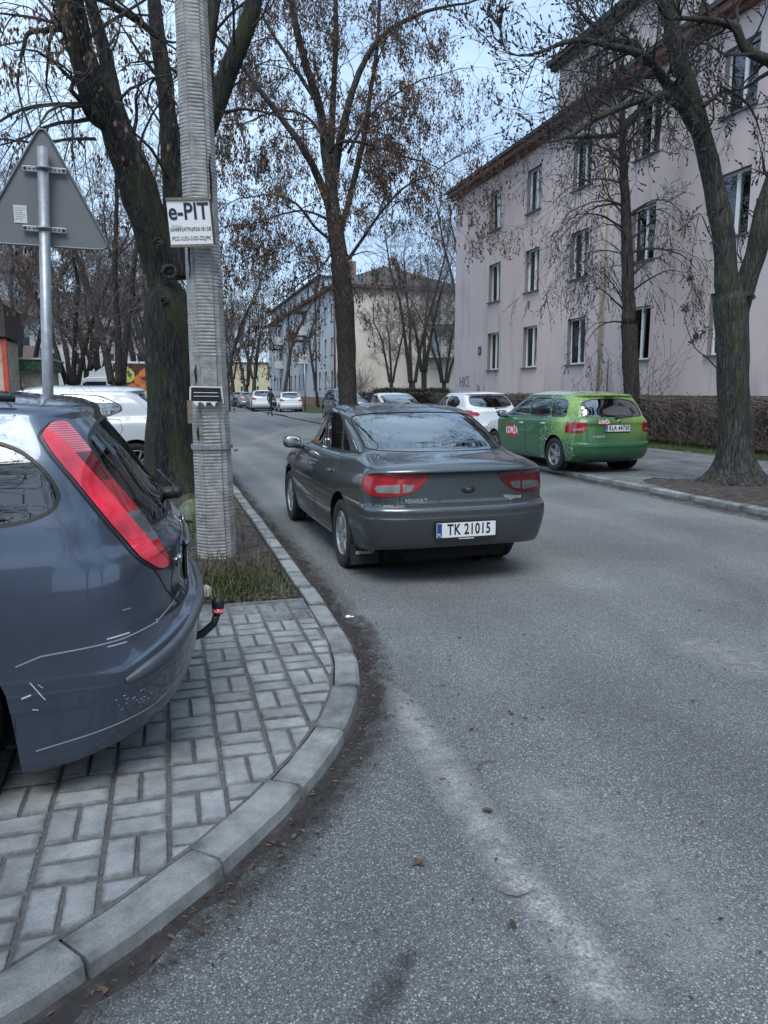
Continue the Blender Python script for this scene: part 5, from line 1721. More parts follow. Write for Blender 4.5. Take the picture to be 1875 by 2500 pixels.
_wheel = {}
def wheel_meshes(kind, Rr, wd):
    key = (kind, Rr, wd)
    if key in _wheel: return _wheel[key]
    t = MB(); rim = Rr * 0.66 if kind != 'cap' else Rr * 0.64
    prof = [(rim, -wd * .40), (Rr * .80, -wd * .5), (Rr * .93, -wd * .49), (Rr * .985, -wd * .42), (Rr, -wd * .30), (Rr, -.02), (Rr * .975, -.018), (Rr * .975, -.012), (Rr, -.01), (Rr, .01), (Rr * .975, .012), (Rr * .975, .018), (Rr, .02), (Rr, wd * .30), (Rr * .985, wd * .42), (Rr * .93, wd * .49), (Rr * .80, wd * .5), (rim, wd * .40)]
    t.lathe(prof, 40, 'x')
    tyre = t.mesh('tyre', M['rubber'], True)
    r = MB()
    # outer face of the wheel looks along +x
    x0 = wd * .38
    r.lathe([(rim * 1.01, x0 + .004), (rim * .97, x0 + .012), (rim * .93, x0), (rim * .90, x0 - .07), (rim * .90, -wd * .4)], 40, 'x')
    r.lathe([(0.0, x0 - .01), (.028, x0 - .012), (.055, x0 - .03), (.06, x0 - .06)], 24, 'x')
    ns_ = {'cap': 12, 'five': 5, 'ten': 10}[kind]
    for k in range(ns_):
        a = 2 * PI * k / ns_
        if kind == 'cap': wdt0, wdt1, dep = .030, .052, .014
        elif kind == 'five': wdt0, wdt1, dep = .075, .045, .03
        else: wdt0, wdt1, dep = .03, .028, .03
        ca, sa = math.cos(a), math.sin(a)
        vs = []
        for rr, ww, xx in ((.045, wdt0, x0 - .018), (rim * .55, (wdt0 + wdt1) / 2, x0 - .004 if kind == 'cap' else x0 - .01), (rim * .95, wdt1, x0 - .002)):
            for sgn in (-1, 1):
                for dx in (0, -dep):
                    vs.append((xx + dx, rr * ca - sgn * ww / 2 * sa * (1 if dx == 0 else 1.3), rr * sa + sgn * ww / 2 * ca * (1 if dx == 0 else 1.3)))
        fs = []
        for q in (0, 4):
            fs += [(q, q + 4, q + 6, q + 2), (q + 1, q + 5, q + 4, q), (q + 2, q + 6, q + 7, q + 3)]
        r.add(vs, fs)
    rimm = r.mesh('rim', M['alloy'], False, True)
    b = MB(); b.lathe([(0.0, x0 - .09), (rim * .9, x0 - .09)], 24, 'x'); b.lathe([(0.0, x0 - .055), (.13, x0 - .055), (.13, x0 - .07)], 24, 'x')
    brake = b.mesh('brake_disc', M['under'])
    _wheel[key] = (tyre, rimm, brake)
    return _wheel[key]

def add_wheel(car, x, y, Rr, wd, kind, steer=0):
    ty, ri, br = wheel_meshes(kind, Rr, wd)
    w = empty('wheel', (x, y, Rr), 0, parent=car)
    w.rotation_euler = (rnd.uniform(0, 6), 0, (PI if x < 0 else 0) + steer)
    link('tyre', ty, w); link('rim', ri, w); link('brake_disc', br, w)
    return w

def licence_plate(car, txt, loc, rot=(PI / 2, 0, 0), w=.52, h=.114, holder=True, sub=None):
    pl = empty('licence_plate', loc, 0, parent=car); pl.rotation_euler = rot
    if holder:
        m = MB(); m.box(-w / 2 - .008, w / 2 + .008, -h / 2 - .018, h / 2 + .006, -.012, -.001); m.build('plate_holder', M['black'], pl)
    m = MB(); m.box(-w / 2, w / 2, -h / 2, h / 2, 0, .003); m.build('plate_face', M['plate'], pl, bevel=.002)
    m = MB(); m.box(-w / 2 + .003, -w / 2 + .045, -h / 2 + .003, h / 2 - .003, .003, .0042); m.build('country_band', M['euro'], pl)
    text('PL', .035, (-w / 2 + .024, -h / 2 + .022, .0046), (0, 0, 0), M['white'], pl, extrude=.0004)
    text(txt, .118, (.024, .0, .0036), (0, 0, 0), M['black'], pl, extrude=.0006, fat=.0028, sx=.74, space=1.10)
    if sub: text(sub, .018, (0, -h / 2 - .011, .0006), (0, 0, 0), M['white'], pl, extrude=.0006, fat=.0004)
    return pl

def blob(mb, c, d, e=4, n=10):
    """rounded box (superellipsoid)"""
    vs, fs = [], []
    f = lambda t: math.copysign(abs(t)**(2 / e), t)
    for j in range(n + 1):
        v = -PI / 2 + PI * j / n
        for k in range(2 * n):
            u = 2 * PI * k / (2 * n)
            vs.append((c[0] + d[0] / 2 * f(math.cos(v)) * f(math.cos(u)), c[1] + d[1] / 2 * f(math.cos(v)) * f(math.sin(u)), c[2] + d[2] / 2 * f(math.sin(v))))
    for j in range(n):
        for k in range(2 * n):
            fs.append((j * 2 * n + k, j * 2 * n + (k + 1) % (2 * n), (j + 1) * 2 * n + (k + 1) % (2 * n), (j + 1) * 2 * n + k))
    mb.add(vs, fs)

def interior(car, S, dash_y, front_y, rear_y, zb=.32, hw=.62, shelf=None):
    for x in (-.36, .36):
        m = MB(); blob(m, (x, front_y, zb + .12), (.50, .50, .20)); 
        b0 = len(m.v); blob(m, (x, front_y - .27, zb + .42), (.48, .13, .62)); blob(m, (x, front_y - .33, zb + .81), (.26, .09, .17))
        m.build('seat', M['cloth'], car, True)
    m = MB(); blob(m, (0, rear_y, zb + .12), (2 * hw, .48, .20)); blob(m, (0, rear_y - .25, zb + .40), (2 * hw, .14, .58))
    for x in (-.4, .4): blob(m, (x, rear_y - .28, zb + .74), (.25, .08, .12))
    m.build('rear_bench', M['cloth'], car, True)
    m = MB(); blob(m, (0, dash_y, zb + .50), (2 * hw, .45, .26)); m.build('dashboard', M['trim'], car, True)
    m = MB()
    ring = [(.36 * -1 + .18 * math.cos(a), dash_y - .34 + .06 * math.sin(a), zb + .55 + .17 * math.sin(a)) for a in [2 * PI * k / 20 for k in range(21)]]
    m.tube(ring, .013, 6); m.build('steering_wheel', M['black'], car, True)
    if shelf:
        m = MB(); m.box(-hw, hw, shelf[0], shelf[1], shelf[2] - .01, shelf[2] + .01); m.build('parcel_shelf', M['cloth'], car)

def finish_arch(car, ya, za, Ra, body_w):
    n = 20
    for sgn in (-1, 1):
        m = MB()
        vs, fs = [], []
        for k in range(n + 1):
            a = -0.25 + (PI + .5) * k / n
            y, z = ya + (Ra + .012) * math.cos(a), za + (Ra + .012) * math.sin(a)
            vs += [(sgn * (body_w + .0), y, z), (sgn * (body_w - .32), y, z)]
        for k in range(n): fs.append((2 * k, 2 * k + 1, 2 * k + 3, 2 * k + 2))
        m.add(vs, fs)
        vs = [(sgn * (body_w - .32), ya, za)] + [(sgn * (body_w - .32), ya + (Ra + .015) * math.cos(a), za + (Ra + .015) * math.sin(a)) for a in [2 * PI * k / n for k in range(n)]]
        m.add(vs, [(0, 1 + k, 1 + (k + 1) % n) for k in range(n)])
        m.build('wheel_arch_liner', M['under'], car)

def car_base(name, label, S, spec, mat, group=None):
    """common parts: arches, wheels, windows, doors ... spec gives outlines in car metres (y from the rear bumper)"""
    car = empty(name, (0, 0, 0), 0, label, 'car', group)
    ws = spec
    seal, shut = MB(), MB()
    for ya in (ws['yr'], ws['yf']):
        for sd in (-1, 1):
            S.cut('_drop', disc(ya, ws['Rw'] + ws.get('arch_up', .01), ws['Ra']), 'side', sd)
    S.drop('_drop')
    for key in ('rear_window', 'windscreen'):
        if key in ws:
            view = 'rear' if key == 'rear_window' else 'front'
            S.cut(key, rounded(ws[key], 3), view, lim=ws.get(key + '_lim'))
            S.ribbon(seal, view, rounded(ws[key], 3), .016, .002, closed=True)
    for sd in (-1, 1):
        for k, poly in enumerate(ws['side_windows']):
            S.cut('side_window%d' % k, rounded(poly, 3, ws.get('wkeep', .12)), 'side', sd)
            S.ribbon(seal, 'side', rounded(poly, 3, ws.get('wkeep', .12)), .015, .002, sd, True)
    for nm, view, polys in ws.get('lamps', []):
        S.cut(nm, [rounded(p, 2, .18) for p in polys], view, src=('body',), lim=(.45 if view == 'rear' else 3.75 if view == 'front' else None))
        for p in polys: S.ribbon(shut, view, rounded(p, 2, .18), .009, .0015, closed=True, step=.02)
    for nm, view, polys in ws.get('sublamps', []):
        S.cut(nm, [rounded(p, 1, .15) for p in polys], view, src=ws['lampsrc'])
    for nm, view, sd, polys in ws.get('panels', []):
        S.cut(nm, polys, view, sd)
    for sd in (-1, 1):
        for nm, poly in ws['doors']:
            S.cut(nm, poly, 'side', sd)
            S.ribbon(shut, 'side', poly, .008, .0008, sd, True)
    for view, sd, line, w in ws.get('lines', []):
        for q in ((-1, 1) if sd == 0 and view == 'side' else (sd or 1,)):
            S.ribbon(shut, view, line, w, .0008, q)
    # emit
    S.emit('body', mat, car, 'body')
    for key in ('rear_window', 'windscreen'): S.emit(key, ws.get('glass', M['cglass']), car, key, -.003)
    doors = {}
    for nm, poly in ws['doors']:
        for sd in (-1, 1):
            d = S.emit(nm, mat, car, 'door', split=sd)
            if d: doors[(nm, sd)] = d
    for k in range(len(ws['side_windows'])):
        for sd in (-1, 1): S.emit('side_window%d' % k, ws.get('glass', M['cglass']), car, 'window', -.004, split=sd)
    seal.build('window_seal', M['seal'], car)
    shut.build('shut_line', M['seal'], car)
    for ya in (ws['yr'], ws['yf']):
        finish_arch(car, ya, ws['Rw'] + ws.get('arch_up', .01), ws['Ra'], ws['hw'] - .03)
    u = MB()
    u.box(-ws['hw'] + .12, ws['hw'] - .12, ws['yr'] + ws['Ra'], ws['yf'] - ws['Ra'], .17, .30)
    u.box(-.45, .45, .25, ws['L'] - .3, .19, .32)
    u.build('underbody', M['under'], car)
    for ya in (ws['yr'], ws['yf']):
        for sd in (-1, 1): add_wheel(car, sd * (ws['hw'] - .115), ya, ws['Rw'], ws['wd'], ws['wheel'])
    # door handles
    for sd in (-1, 1):
        for (nm, y, z) in ws.get('handles', []):
            p, n_ = S.hit('side', y, z, sd)
            if p is None: continue
            h = MB(); blob(h, (p.x + sd * .012, y, z), (.03, .17, .032), 3, 6)
            h.build('handle', ws.get('handle_mat', mat), doors.get((nm, sd), car), True)
    # mirrors
    my, mz = ws['mirror']
    for sd in (-1, 1):
        p, _n = S.hit('side', my, mz - .06, sd)
        if p is None: continue
        cx = p.x + sd * .14
        hsh = MB(); blob(hsh, (cx, my, mz), (.21, .13, .145), 3, 8)
        hsh.tube([(p.x - sd * .01, my + .03, mz - .06), (cx - sd * .05, my + .01, mz - .05)], [.022, .03], 8)
        mo = hsh.build('side_mirror', ws.get('mirror_mat', mat), car, True)
        g = MB(); blob(g, (cx, my - .062, mz), (.17, .012, .108), 3, 6)
        g.build('mirror_glass', M['chrome'], mo, True)
    interior(car, S, ws['yf'] - .45, ws['yf'] - 1.15, ws['yr'] + .62, zb=ws.get('zb', .30), hw=ws['hw'] - .2, shelf=ws.get('shelf'))
    return car, seal, shut

def front_end(car, S, ws, mat):
    pass

# ---------------------------------------------------------------- grey saloon
P_GREY = paint('paint_dark_grey', (.082, .096, .106), .65, .27, .5)
P_WHITE = paint('paint_white', (.62, .65, .68), .0, .30, .2)
P_BLUE = paint('paint_blue_grey', (.072, .094, .135), .62, .28, .75)
P_DARK = paint('paint_black', (.012, .014, .018), .2, .25, .3)
P_SILVER = paint('paint_silver', (.30, .32, .34), .6, .3, .3)
P_DBLUE = paint('paint_dark_blue', (.02, .03, .06), .4, .28, .3)

def zf(*p): return list(p)
def saloon(name, label, mat):
    L = 4.43
    loops = [
        dict(z=[(0, .34), (.5, .26), (4, .22)], w=.72, yr=.16, yf=4.30, ar=.3),
        dict(z=[(0, .33), (.35, .28), (.7, .23), (4.4, .20)], w=.80, yr=.06, yf=4.37, ar=.32),
        dict(z=[(0, .42), (4.4, .40)], w=.835, yr=.015, yf=4.42, ar=.32, er=3.0),
        dict(z=.555, w=.848, yr=-.012, yf=4.43, ar=.32, er=3.1),
        dict(z=.572, w=.846, yr=.0, yf=4.43, ar=.32, er=3.1),
        dict(z=.618, w=.848, yr=.004, yf=4.42, ar=.32, er=3.1),
        dict(z=.648, w=.845, yr=.03, yf=4.40, ar=.32, er=3.1),
        dict(z=.660, w=.842, yr=.075, yf=4.38, ar=.30, er=3.3),
        dict(z=[(0, .77), (1, .74), (4.4, .70)], w=.842, yr=.082, yf=4.36, ar=.30, er=3.3),
        dict(z=[(0, .875), (.3, .875), (1, .83), (3.2, .80), (4.4, .735)], w=.830, yr=.085, yf=4.30, ar=.30, er=3.2),
        dict(z=[(0, .912), (.3, .91), (1, .88), (3.2, .87), (4.4, .75)], w=.812, yr=.040, yf=4.22, ar=.32, er=3.0),
        dict(z=[(0, .938), (.3, .94), (.7, .945), (1.2, .925), (3.2, .905), (4.4, .76)], w=.790, yr=.052, yf=4.12, ar=.33, er=2.9),
        dict(z=[(0, .955), (.3, .965), (.7, .985), (1.3, .955), (3.2, .94), (3.6, .915), (4.3, .79)], w=.758, yr=.13, yf=3.98, ar=.36, er=2.8, cr=.02),
        dict(z=[(.4, 1.02), (.7, 1.025), (1.3, .985), (3.2, .975), (3.6, .96)], w=.722, yr=.50, yf=3.42, ar=.36, er=3.2, af=.6, ef=2.2, cr=.012),
        dict(z=[(.5, 1.115), (1, 1.11), (3.2, 1.08)], w=.712, yr=.68, yf=3.10, ar=.42, er=3.2, af=.6, ef=2.3),
        dict(z=[(.8, 1.22), (3.2, 1.20)], w=.705, yr=.93, yf=2.83, ar=.46, er=3.2, af=.55, ef=2.4),
        dict(z=[(.8, 1.32), (2, 1.325), (3.2, 1.31)], w=.680, yr=1.24, yf=2.58, ar=.42, er=3.0, af=.5, ef=2.5),
        dict(z=[(1, 1.357), (2, 1.372), (3, 1.345)], w=.640, yr=1.42, yf=2.42, ar=.40, er=2.8, af=.45, ef=2.6),
        dict(z=[(1, 1.376), (2, 1.395), (3, 1.36)], w=.53, yr=1.55, yf=2.33, ar=.3, er=2.6),
        dict(z=[(1, 1.39), (2, 1.412), (3, 1.375)], w=.26, yr=1.62, yf=2.28, er=2.5),
        dict(z=[(1, 1.393), (2, 1.417), (3, 1.38)], w=0, yr=1.66, yf=2.25),
    ]
    S = Shell(loops, 16, 26, 12, 4)
    eye = [(.285, .902), (.60, .905), (.77, .898), (.81, .86), (.81, .765), (.76, .728), (.62, .722), (.47, .745), (.37, .80)]
    eyeL = mirx(eye)
    ws = dict(L=L, hw=.848, yr=.99, yf=3.57, Rw=.30, wd=.185, Ra=.345, arch_up=.025, wheel='cap', zb=.27,
        rear_window=[(-.655, 1.035), (.655, 1.035), (.645, 1.10), (.655, 1.22), (.605, 1.338), (-.605, 1.338), (-.655, 1.22), (-.645, 1.10)], rear_window_lim=1.9,
        windscreen=[(-.64, 1.0), (.64, 1.0), (.55, 1.33), (-.55, 1.33)], windscreen_lim=2.2,
        side_windows=[[(2.04, .985), (3.12, .985), (2.98, 1.06), (2.52, 1.305), (2.06, 1.335)],
                      [(1.34, .995), (1.97, .985), (1.98, 1.335), (1.60, 1.325), (1.37, 1.235)],
                      [(1.03, 1.02), (1.10, 1.0), (1.30, .995), (1.325, 1.21), (1.20, 1.135)]],
        lamps=[('lens_eye', 'rear', [eye, eyeL]), ('headlamp', 'front', [[(.40, .58), (.80, .60), (.84, .72), (.42, .68)], [(-.40, .58), (-.42, .68), (-.84, .72), (-.80, .60)]])],
        panels=[('trunk_lid', 'rear', 0, [(-.545, .664), (.545, .664), (.53, .86), (.56, 1.0), (.60, 1.02), (-.60, 1.02), (-.56, 1.0), (-.53, .86)]),
                ('rub_strip', 'side', 0, [(-.2, .566), (-.2, .612), (.60, .612), (.60, .566)]),
                ('bumper_low', 'side', 0, [(-.2, .1), (-.2, .566), (.60, .566), (.60, .1)]),
                ('bumper', 'side', 0, [(-.2, .612), (-.2, .659), (.60, .659), (.60, .612)]),
                ('front_bumper', 'side', 0, [(3.95, .1), (3.95, .52), (4.6, .52), (4.6, .1)]),
                ('bonnet', 'top', 0, [(-.66, 3.33), (.66, 3.33), (.60, 4.15), (-.60, 4.15)])],
        doors=[('fdoor', [(2.015, .27), (2.015, .955), (3.10, .955), (3.16, .60), (3.12, .27)]), ('rdoor', [(1.995, .27), (1.995, .955), (1.16, .955), (1.10, .80), (1.46, .27)])],
        handles=[('fdoor', 2.20, .80), ('rdoor', 1.36, .82)], handle_mat=mat, mirror=(2.92, .985), mirror_mat=mat,
        lines=[('side', 0, [(.0, .659), (.64, .659)], .010), ('rear', 0, [(-.545, .664), (-.55, .70), (-.53, .86), (-.56, .93), (-.60, 1.02)], .008),
               ('rear', 0, [(.545, .664), (.55, .70), (.53, .86), (.56, .93), (.60, 1.02)], .008), ('rear', 0, [(-.86, .6605), (.86, .6605)], .012),
               ('rear', 0, [(-.78, .606), (.78, .606)], .012), ('side', 0, [(.02, .606), (.62, .606)], .012), ('side', 0, [(1.36, .48), (3.2, .45)], .014), ('rear', 0, [(-.76, .558), (.76, .558)], .006), ('rear', 0, [(-.50, .905), (.50, .905)], .014)],
        shelf=(.62, 1.15, .99))
    car, _a, _b = car_base(name, label, S, ws, mat)
    # tail lamps: red surround, clear insert
    S.cut('clear', [rounded([(.42, .815), (.525, .820), (.525, .752), (.46, .765)], 1, .1), rounded([(.545, .820), (.72, .812), (.74, .785), (.72, .755), (.545, .750)], 1, .1)], 'rear', src=('lens_eye',))
    S.cut('clear', [rounded(mirx([(.42, .815), (.525, .820), (.525, .752), (.46, .765)]), 1, .1), rounded(mirx([(.545, .820), (.72, .812), (.74, .785), (.72, .755), (.545, .750)]), 1, .1)], 'rear', src=('lens_eye',))
    for sd in (-1, 1):
        t = S.emit('lens_eye', M['lens_red'] if sd < 0 else M['lens_dark'], car, 'tail_lamp', .004, split=sd)  # right lens gets a darker red than the left
        if sd > 0: t['label'] = 'right tail lamp in a darker red'
        S.emit('clear', M['lens_white'] if sd < 0 else M['lens_grey'], t, 'clear_lens', .005, split=sd)
        S.emit('headlamp', M['lamp_clear'], car, 'headlamp', .002, split=sd)
    S.emit('trunk_lid', mat, car, 'trunk_lid')
    S.emit('bumper', mat, car, 'bumper'); S.emit('rub_strip', M['trim'], car, 'rub_strip', .004)
    S.emit('bumper_low', M['trim2'] if mat.name == 'paint_dark_grey' else mat, car, 'lower_bumper'); S.emit('front_bumper', mat, car, 'front_bumper'); S.emit('bonnet', mat, car, 'bonnet')
    g = MB(); g.box(-.34, .34, 4.395, 4.425, .60, .68); g.build('grille', M['black'], car)
    for sd in (-1, 1):
        st = MB()
        S.ribbon(st, 'top', [(sd * .625, 1.52), (sd * .640, 1.9), (sd * .625, 2.40)], .022, .004)
        st.build('roof_strip', M['seal'], car)
    return car, S

grey, S_sal = saloon('grey_saloon', 'dark grey saloon pulled up at the left kerb with plate TK 21015', P_GREY)
grey.scale = (.945, 1, 1)
grey.location = (2.225, 5.40, 0)
grey.rotation_euler = (0, 0, R(0.8))
licence_plate(grey, 'TK 21015', (-.02, -.028, .470), sub='www.europart.net')
_p, _n = S_sal.hit('rear', .04, .765)
e_ = MB(); blob(e_, (.04, _p.y - .002, .765), (.125, .016, .055), 2.2, 8); em = e_.build('emblem', M['black'], grey, True)
e_ = MB(); blob(e_, (.04, _p.y - .010, .765), (.05, .012, .034), 3, 6); e_.build('lock_button', P_GREY, em, True)
text('RENAULT', .042, (-.415, S_sal.hit('rear', -.41, .69)[0].y - .003, .690), (PI / 2, 0, 0), M['badge'], grey, extrude=.002, fat=.0012, sx=1.05)
text('Mégane', .048, (.44, S_sal.hit('rear', .44, .69)[0].y - .003, .695), (PI / 2, 0, 0), M['badge'], grey, extrude=.002, fat=.0012, sx=1.15, shear=.35)
for sd in (-1,):
    fl = MB(); fl.box(sd * .70 - .13, sd * .70 + .13, .60, .608, .10, .27)
    mf = fl.build('mud_flap', M['rubber'], grey)
    text('RENAULT', .038, (sd * .70, .598, .20), (PI / 2, 0, 0), M['white'], mf, extrude=.001, sx=1.0, fat=.0005)
bl = MB(); blob(bl, (0, .70, 1.045), (.30, .10, .055), 4, 6); bl.build('high_brake_lamp', M['black'], grey, True)
ex = MB(); ex.tube([(-.42, .80, .26), (-.42, .22, .27)], .022, 12); ex.build('exhaust_pipe', M['under'], grey, True)
# ---------------------------------------------------------------- blue-grey estate, nose to the left, rear overhanging the pavement
def estate_blue(name, label, mat):
    L = 4.46
    def zs(rear, side, k=.30): return [(0, rear), (k * .35, rear - (rear - side) * .25), (k, side), (4.5, side)]
    loops = [
        dict(z=.12, w=.80, yr=.36, yf=4.30, ar=.40),
        dict(z=[(0, .205), (.3, .175), (.62, .115), (1.4, .13), (4.4, .18)], w=.888, yr=.11, yf=4.38, ar=.47, er=2.8),
        dict(z=[(0, .30), (4.4, .28)], w=.905, yr=.03, yf=4.44, ar=.47, er=2.8),
        dict(z=zs(.47, .415), w=.918, yr=-.012, yf=4.46, ar=.47, er=2.8),
        dict(z=zs(.525, .425), w=.917, yr=-.018, yf=4.46, ar=.47, er=2.8),
        dict(z=zs(.585, .462), w=.918, yr=-.014, yf=4.46, ar=.47, er=2.8),
        dict(z=zs(.602, .480), w=.917, yr=.004, yf=4.45, ar=.47, er=2.8),
        dict(z=zs(.612, .56), w=.916, yr=.03, yf=4.42, ar=.47, er=2.8),
        dict(z=zs(.70, .66), w=.915, yr=.05, yf=4.40, ar=.47, er=2.8),
        dict(z=zs(.80, .76), w=.908, yr=.045, yf=4.34, ar=.47, er=2.8),
        dict(z=zs(.865, .84), w=.895, yr=.045, yf=4.28, ar=.47, er=2.8),
        dict(z=[(0, .93), (.5, .915), (3.2, .88), (4.4, .72)], w=.872, yr=.095, yf=4.20, ar=.46, er=2.8),
        dict(z=[(0, .975), (.6, .985), (3.3, .95), (4.3, .78)], w=.850, yr=.125, yf=4.05, ar=.44, er=2.9, cr=.03),
        dict(z=[(0, 1.06), (.6, 1.05), (3.4, 1.0)], w=.826, yr=.175, yf=3.50, ar=.42, er=3.1, af=.6, ef=2.2),
        dict(z=[(0, 1.20), (3, 1.18)], w=.778, yr=.262, yf=3.10, ar=.36, er=3.3, af=.6, ef=2.3),
        dict(z=[(0, 1.31), (3, 1.29)], w=.722, yr=.345, yf=2.80, ar=.31, er=3.5, af=.55, ef=2.4),
        dict(z=[(0, 1.352), (.6, 1.36), (3, 1.34)], w=.690, yr=.385, yf=2.68, ar=.28, er=3.6, af=.5, ef=2.5),
        dict(z=[(0, 1.362), (.6, 1.372), (3, 1.352)], w=.682, yr=.385, yf=2.62, ar=.28, er=3.6, af=.5, ef=2.5),
        dict(z=[(0, 1.378), (.6, 1.395), (2, 1.41), (3, 1.37)], w=.655, yr=.39, yf=2.58, ar=.28, er=3.4),
        dict(z=[(.3, 1.405), (.8, 1.435), (2, 1.45), (3, 1.39)], w=.50, yr=.43, yf=2.50, ar=.2, er=3),
        dict(z=[(.3, 1.41), (.8, 1.455), (2, 1.48), (3, 1.40)], w=.25, yr=.45, yf=2.42),
        dict(z=[(.3, 1.415), (.8, 1.46), (2, 1.487), (3, 1.405)], w=0, yr=.48, yf=2.40),
    ]
    S = Shell(loops, 26, 26, 10, 5)
    car_lamp = [(.545, 1.325), (.47, 1.335), (.34, 1.19), (.215, 1.03), (.12, .86), (.095, .80), (.125, .775), (.18, .80), (.26, .895), (.36, 1.06), (.47, 1.20)]
    lampA = [(.535, 1.300), (.50, 1.345), (.455, 1.345), (.375, 1.235), (.30, 1.12), (.205, .985), (.130, .845), (.105, .785), (.155, .790), (.235, .868), (.33, 1.00), (.43, 1.145), (.50, 1.24)]
    ws = dict(L=L, hw=.92, yr=1.03, yf=3.65, Rw=.315, wd=.205, Ra=.362, arch_up=.03, wheel='five', zb=.30, glass=M['cglass_dark'], wkeep=.2,
        rear_window=[(-.70, .945), (.70, .945), (.745, .965), (.66, 1.14), (.585, 1.335), (-.585, 1.335), (-.66, 1.14), (-.745, .965)], rear_window_lim=.62,
        windscreen=[(-.70, 1.02), (.70, 1.02), (.58, 1.33), (-.58, 1.33)], windscreen_lim=2.2,
        side_windows=[[(2.06, .99), (3.10, .97), (3.02, 1.04), (2.62, 1.28), (2.10, 1.325)],
                      [(1.22, 1.0), (1.98, .99), (2.0, 1.33), (1.28, 1.325)],
                      [(.475, 1.10), (.50, 1.04), (.62, 1.00), (1.14, .985), (1.18, 1.325), (.84, 1.315), (.62, 1.265), (.53, 1.19)]],
        lamps=[], panels=[('trim_strip', 'side', 0, [(-.3, .36), (-.3, .6), (.10, .60), (.10, .36)][:0] or [(-.3, .10), (-.3, .12), (-.31, .12)])],
        doors=[('fdoor', [(2.03, .25), (2.03, .955), (3.10, .93), (3.18, .60), (3.12, .25)]), ('rdoor', [(2.01, .25), (2.01, .955), (1.20, .965), (1.16, .85), (1.50, .25)])],
        handles=[('fdoor', 2.22, .83), ('rdoor', 1.38, .85)], mirror=(2.92, 1.0), mirror_mat=mat, lines=[], shelf=(.55, 1.1, .93))
    # the tall tail lamp wraps the rear corner: an oblique cut between a line on the flank and one on the tailgate
    S.AX['oblL'] = S.AX['side']
    okk = S.ok
    def ok2(f, view, side, lim):
        if view == 'oblL':
            c = sum(S.V[i] for i in f) / len(f)
            return abs(c[0]) > .40 and c[1] < .75
        return okk(f, view, side, lim)
    S.ok = ok2
    S.cut('lamp', lampA_parts(lampA), 'oblL')
    for sd in (-1, 1):
        S.cut('_drop', disc(1.03, .345, .362), 'side', sd)
        S.cut('_drop', [(.640, .0), (.668, .36), (1.39, .36), (1.40, .0)], 'side', sd)
    S.cut('lower_bumper', [(-.3, .1), (-.3, .655), (.08, .655), (.25, .585), (.64, .55), (.80, .1)], 'side', 0)
    car, seal, shut = car_base(name, label, S, ws, mat)
    # bands inside the lamp
    S.cut('band_outer', lampA_parts([(.70, 1.36), (.497, 1.315), (.40, 1.20), (.285, 1.04), (.18, .885), (.12, .80), (.16, .70), (.70, .70)]), 'oblL', src=('lamp',))
    S.cut('band_rib', [(.30, 1.235), (.30, 1.40), (.70, 1.40), (.70, 1.235)], 'oblL', src=('lamp',))
    S.cut('band_clear', [(-.1, .895), (-.1, 1.01), (.70, 1.01), (.70, .895)], 'oblL', src=('lamp',))
    S.cut('band_dark', [(-.1, 1.13), (-.1, 1.235), (.70, 1.235), (.70, 1.13)], 'oblL', src=('lamp',))
    for sd in (-1, 1):
        t = S.emit('band_outer', M['lens_bright'], car, 'tail_lamp', .006, split=sd)
        S.emit('lamp', M['lens_red'], t, 'red_lens', .005, split=sd)
        S.emit('band_rib', M['lens_pink'], t, 'ribbed_lens', .005, split=sd)
        S.emit('band_clear', M['lens_grey'], t, 'clear_lens', .005, split=sd)
        S.emit('band_dark', M['lens_dark'], t, 'dark_lens', .005, split=sd)
        rim = MB()
        S.ribbon(rim, 'side', rounded([(y + (.012 if i in (0, 8, 9, 10, 11, 12) else 0), z) for i, (y, z) in enumerate(lampA)], 2, .15)[:], .011, .003, sd, True, step=.02)
        rim.build('lamp_gasket', M['seal'], car)
    S.emit('lower_bumper', mat, car, 'bumper')
    bs, bb, sc = MB(), MB(), MB()
    for sd in (-1, 1):
        # the light seam between bumper and wing
        q = MB(); S.ribbon(q, 'side', [(.64, .525), (.56, .553), (.30, .578), (.18, .60), (.085, .648)], .0052, .002, sd); q.build('bumper_seam', M['edge'], car)
    # rubbing strip round the bumper
    m = MB()
    pts = []
    for k in range(41):
        u = -1 + 2 * k / 40
        a = u * R(76.5)
        z = .572 - .006 * (u / .55)**2 - .125 * max(0, (abs(u) - .62) / .38)**1.3
        d = Vector((math.sin(a), -math.cos(a), 0))
        loc, nor, _i, _d = S.bvh.ray_cast(Vector((0, .50, z)), d)
        if loc is None: continue
        if nor.dot(d) < 0: nor = -nor
        pts.append((loc, nor))
    prev = None
    vs, fs = [], []
    P = [p for p in pts if p[0] is not None]
    for i, (p, n_) in enumerate(P):
        e = .4 if i in (0, len(P) - 1) else 1
        n_ = Vector((n_.x, n_.y, 0)).normalized()
        up = Vector((0, 0, 1))
        for a, b_ in ((-.028, -.01), (-.026, .012), (-.012, .021), (.012, .021), (.024, .012), (.027, -.01)):
            vs.append(p + up * a * (e if a else 1) + n_ * b_ * e)
    for i in range(len(P) - 1):
        for k in range(5): fs.append((i * 6 + k, i * 6 + k + 1, (i + 1) * 6 + k + 1, (i + 1) * 6 + k))
    m.add(vs, fs)
    o = m.build('rub_strip', M['strip'], car, True, fix=True)
    md = o.modifiers.new('s', 'SUBSURF'); md.levels = 2; md.render_levels = 2
    S.emit('trim_strip', mat, car, 'trim')
    # rear glass rim, tailgate cut line, spoiler edge
    q = MB()
    S.ribbon(q, 'rear', [(-.56, .62), (-.66, .70), (-.735, .80), (-.76, .90), (-.745, .965)], .010, .001, closed=False)
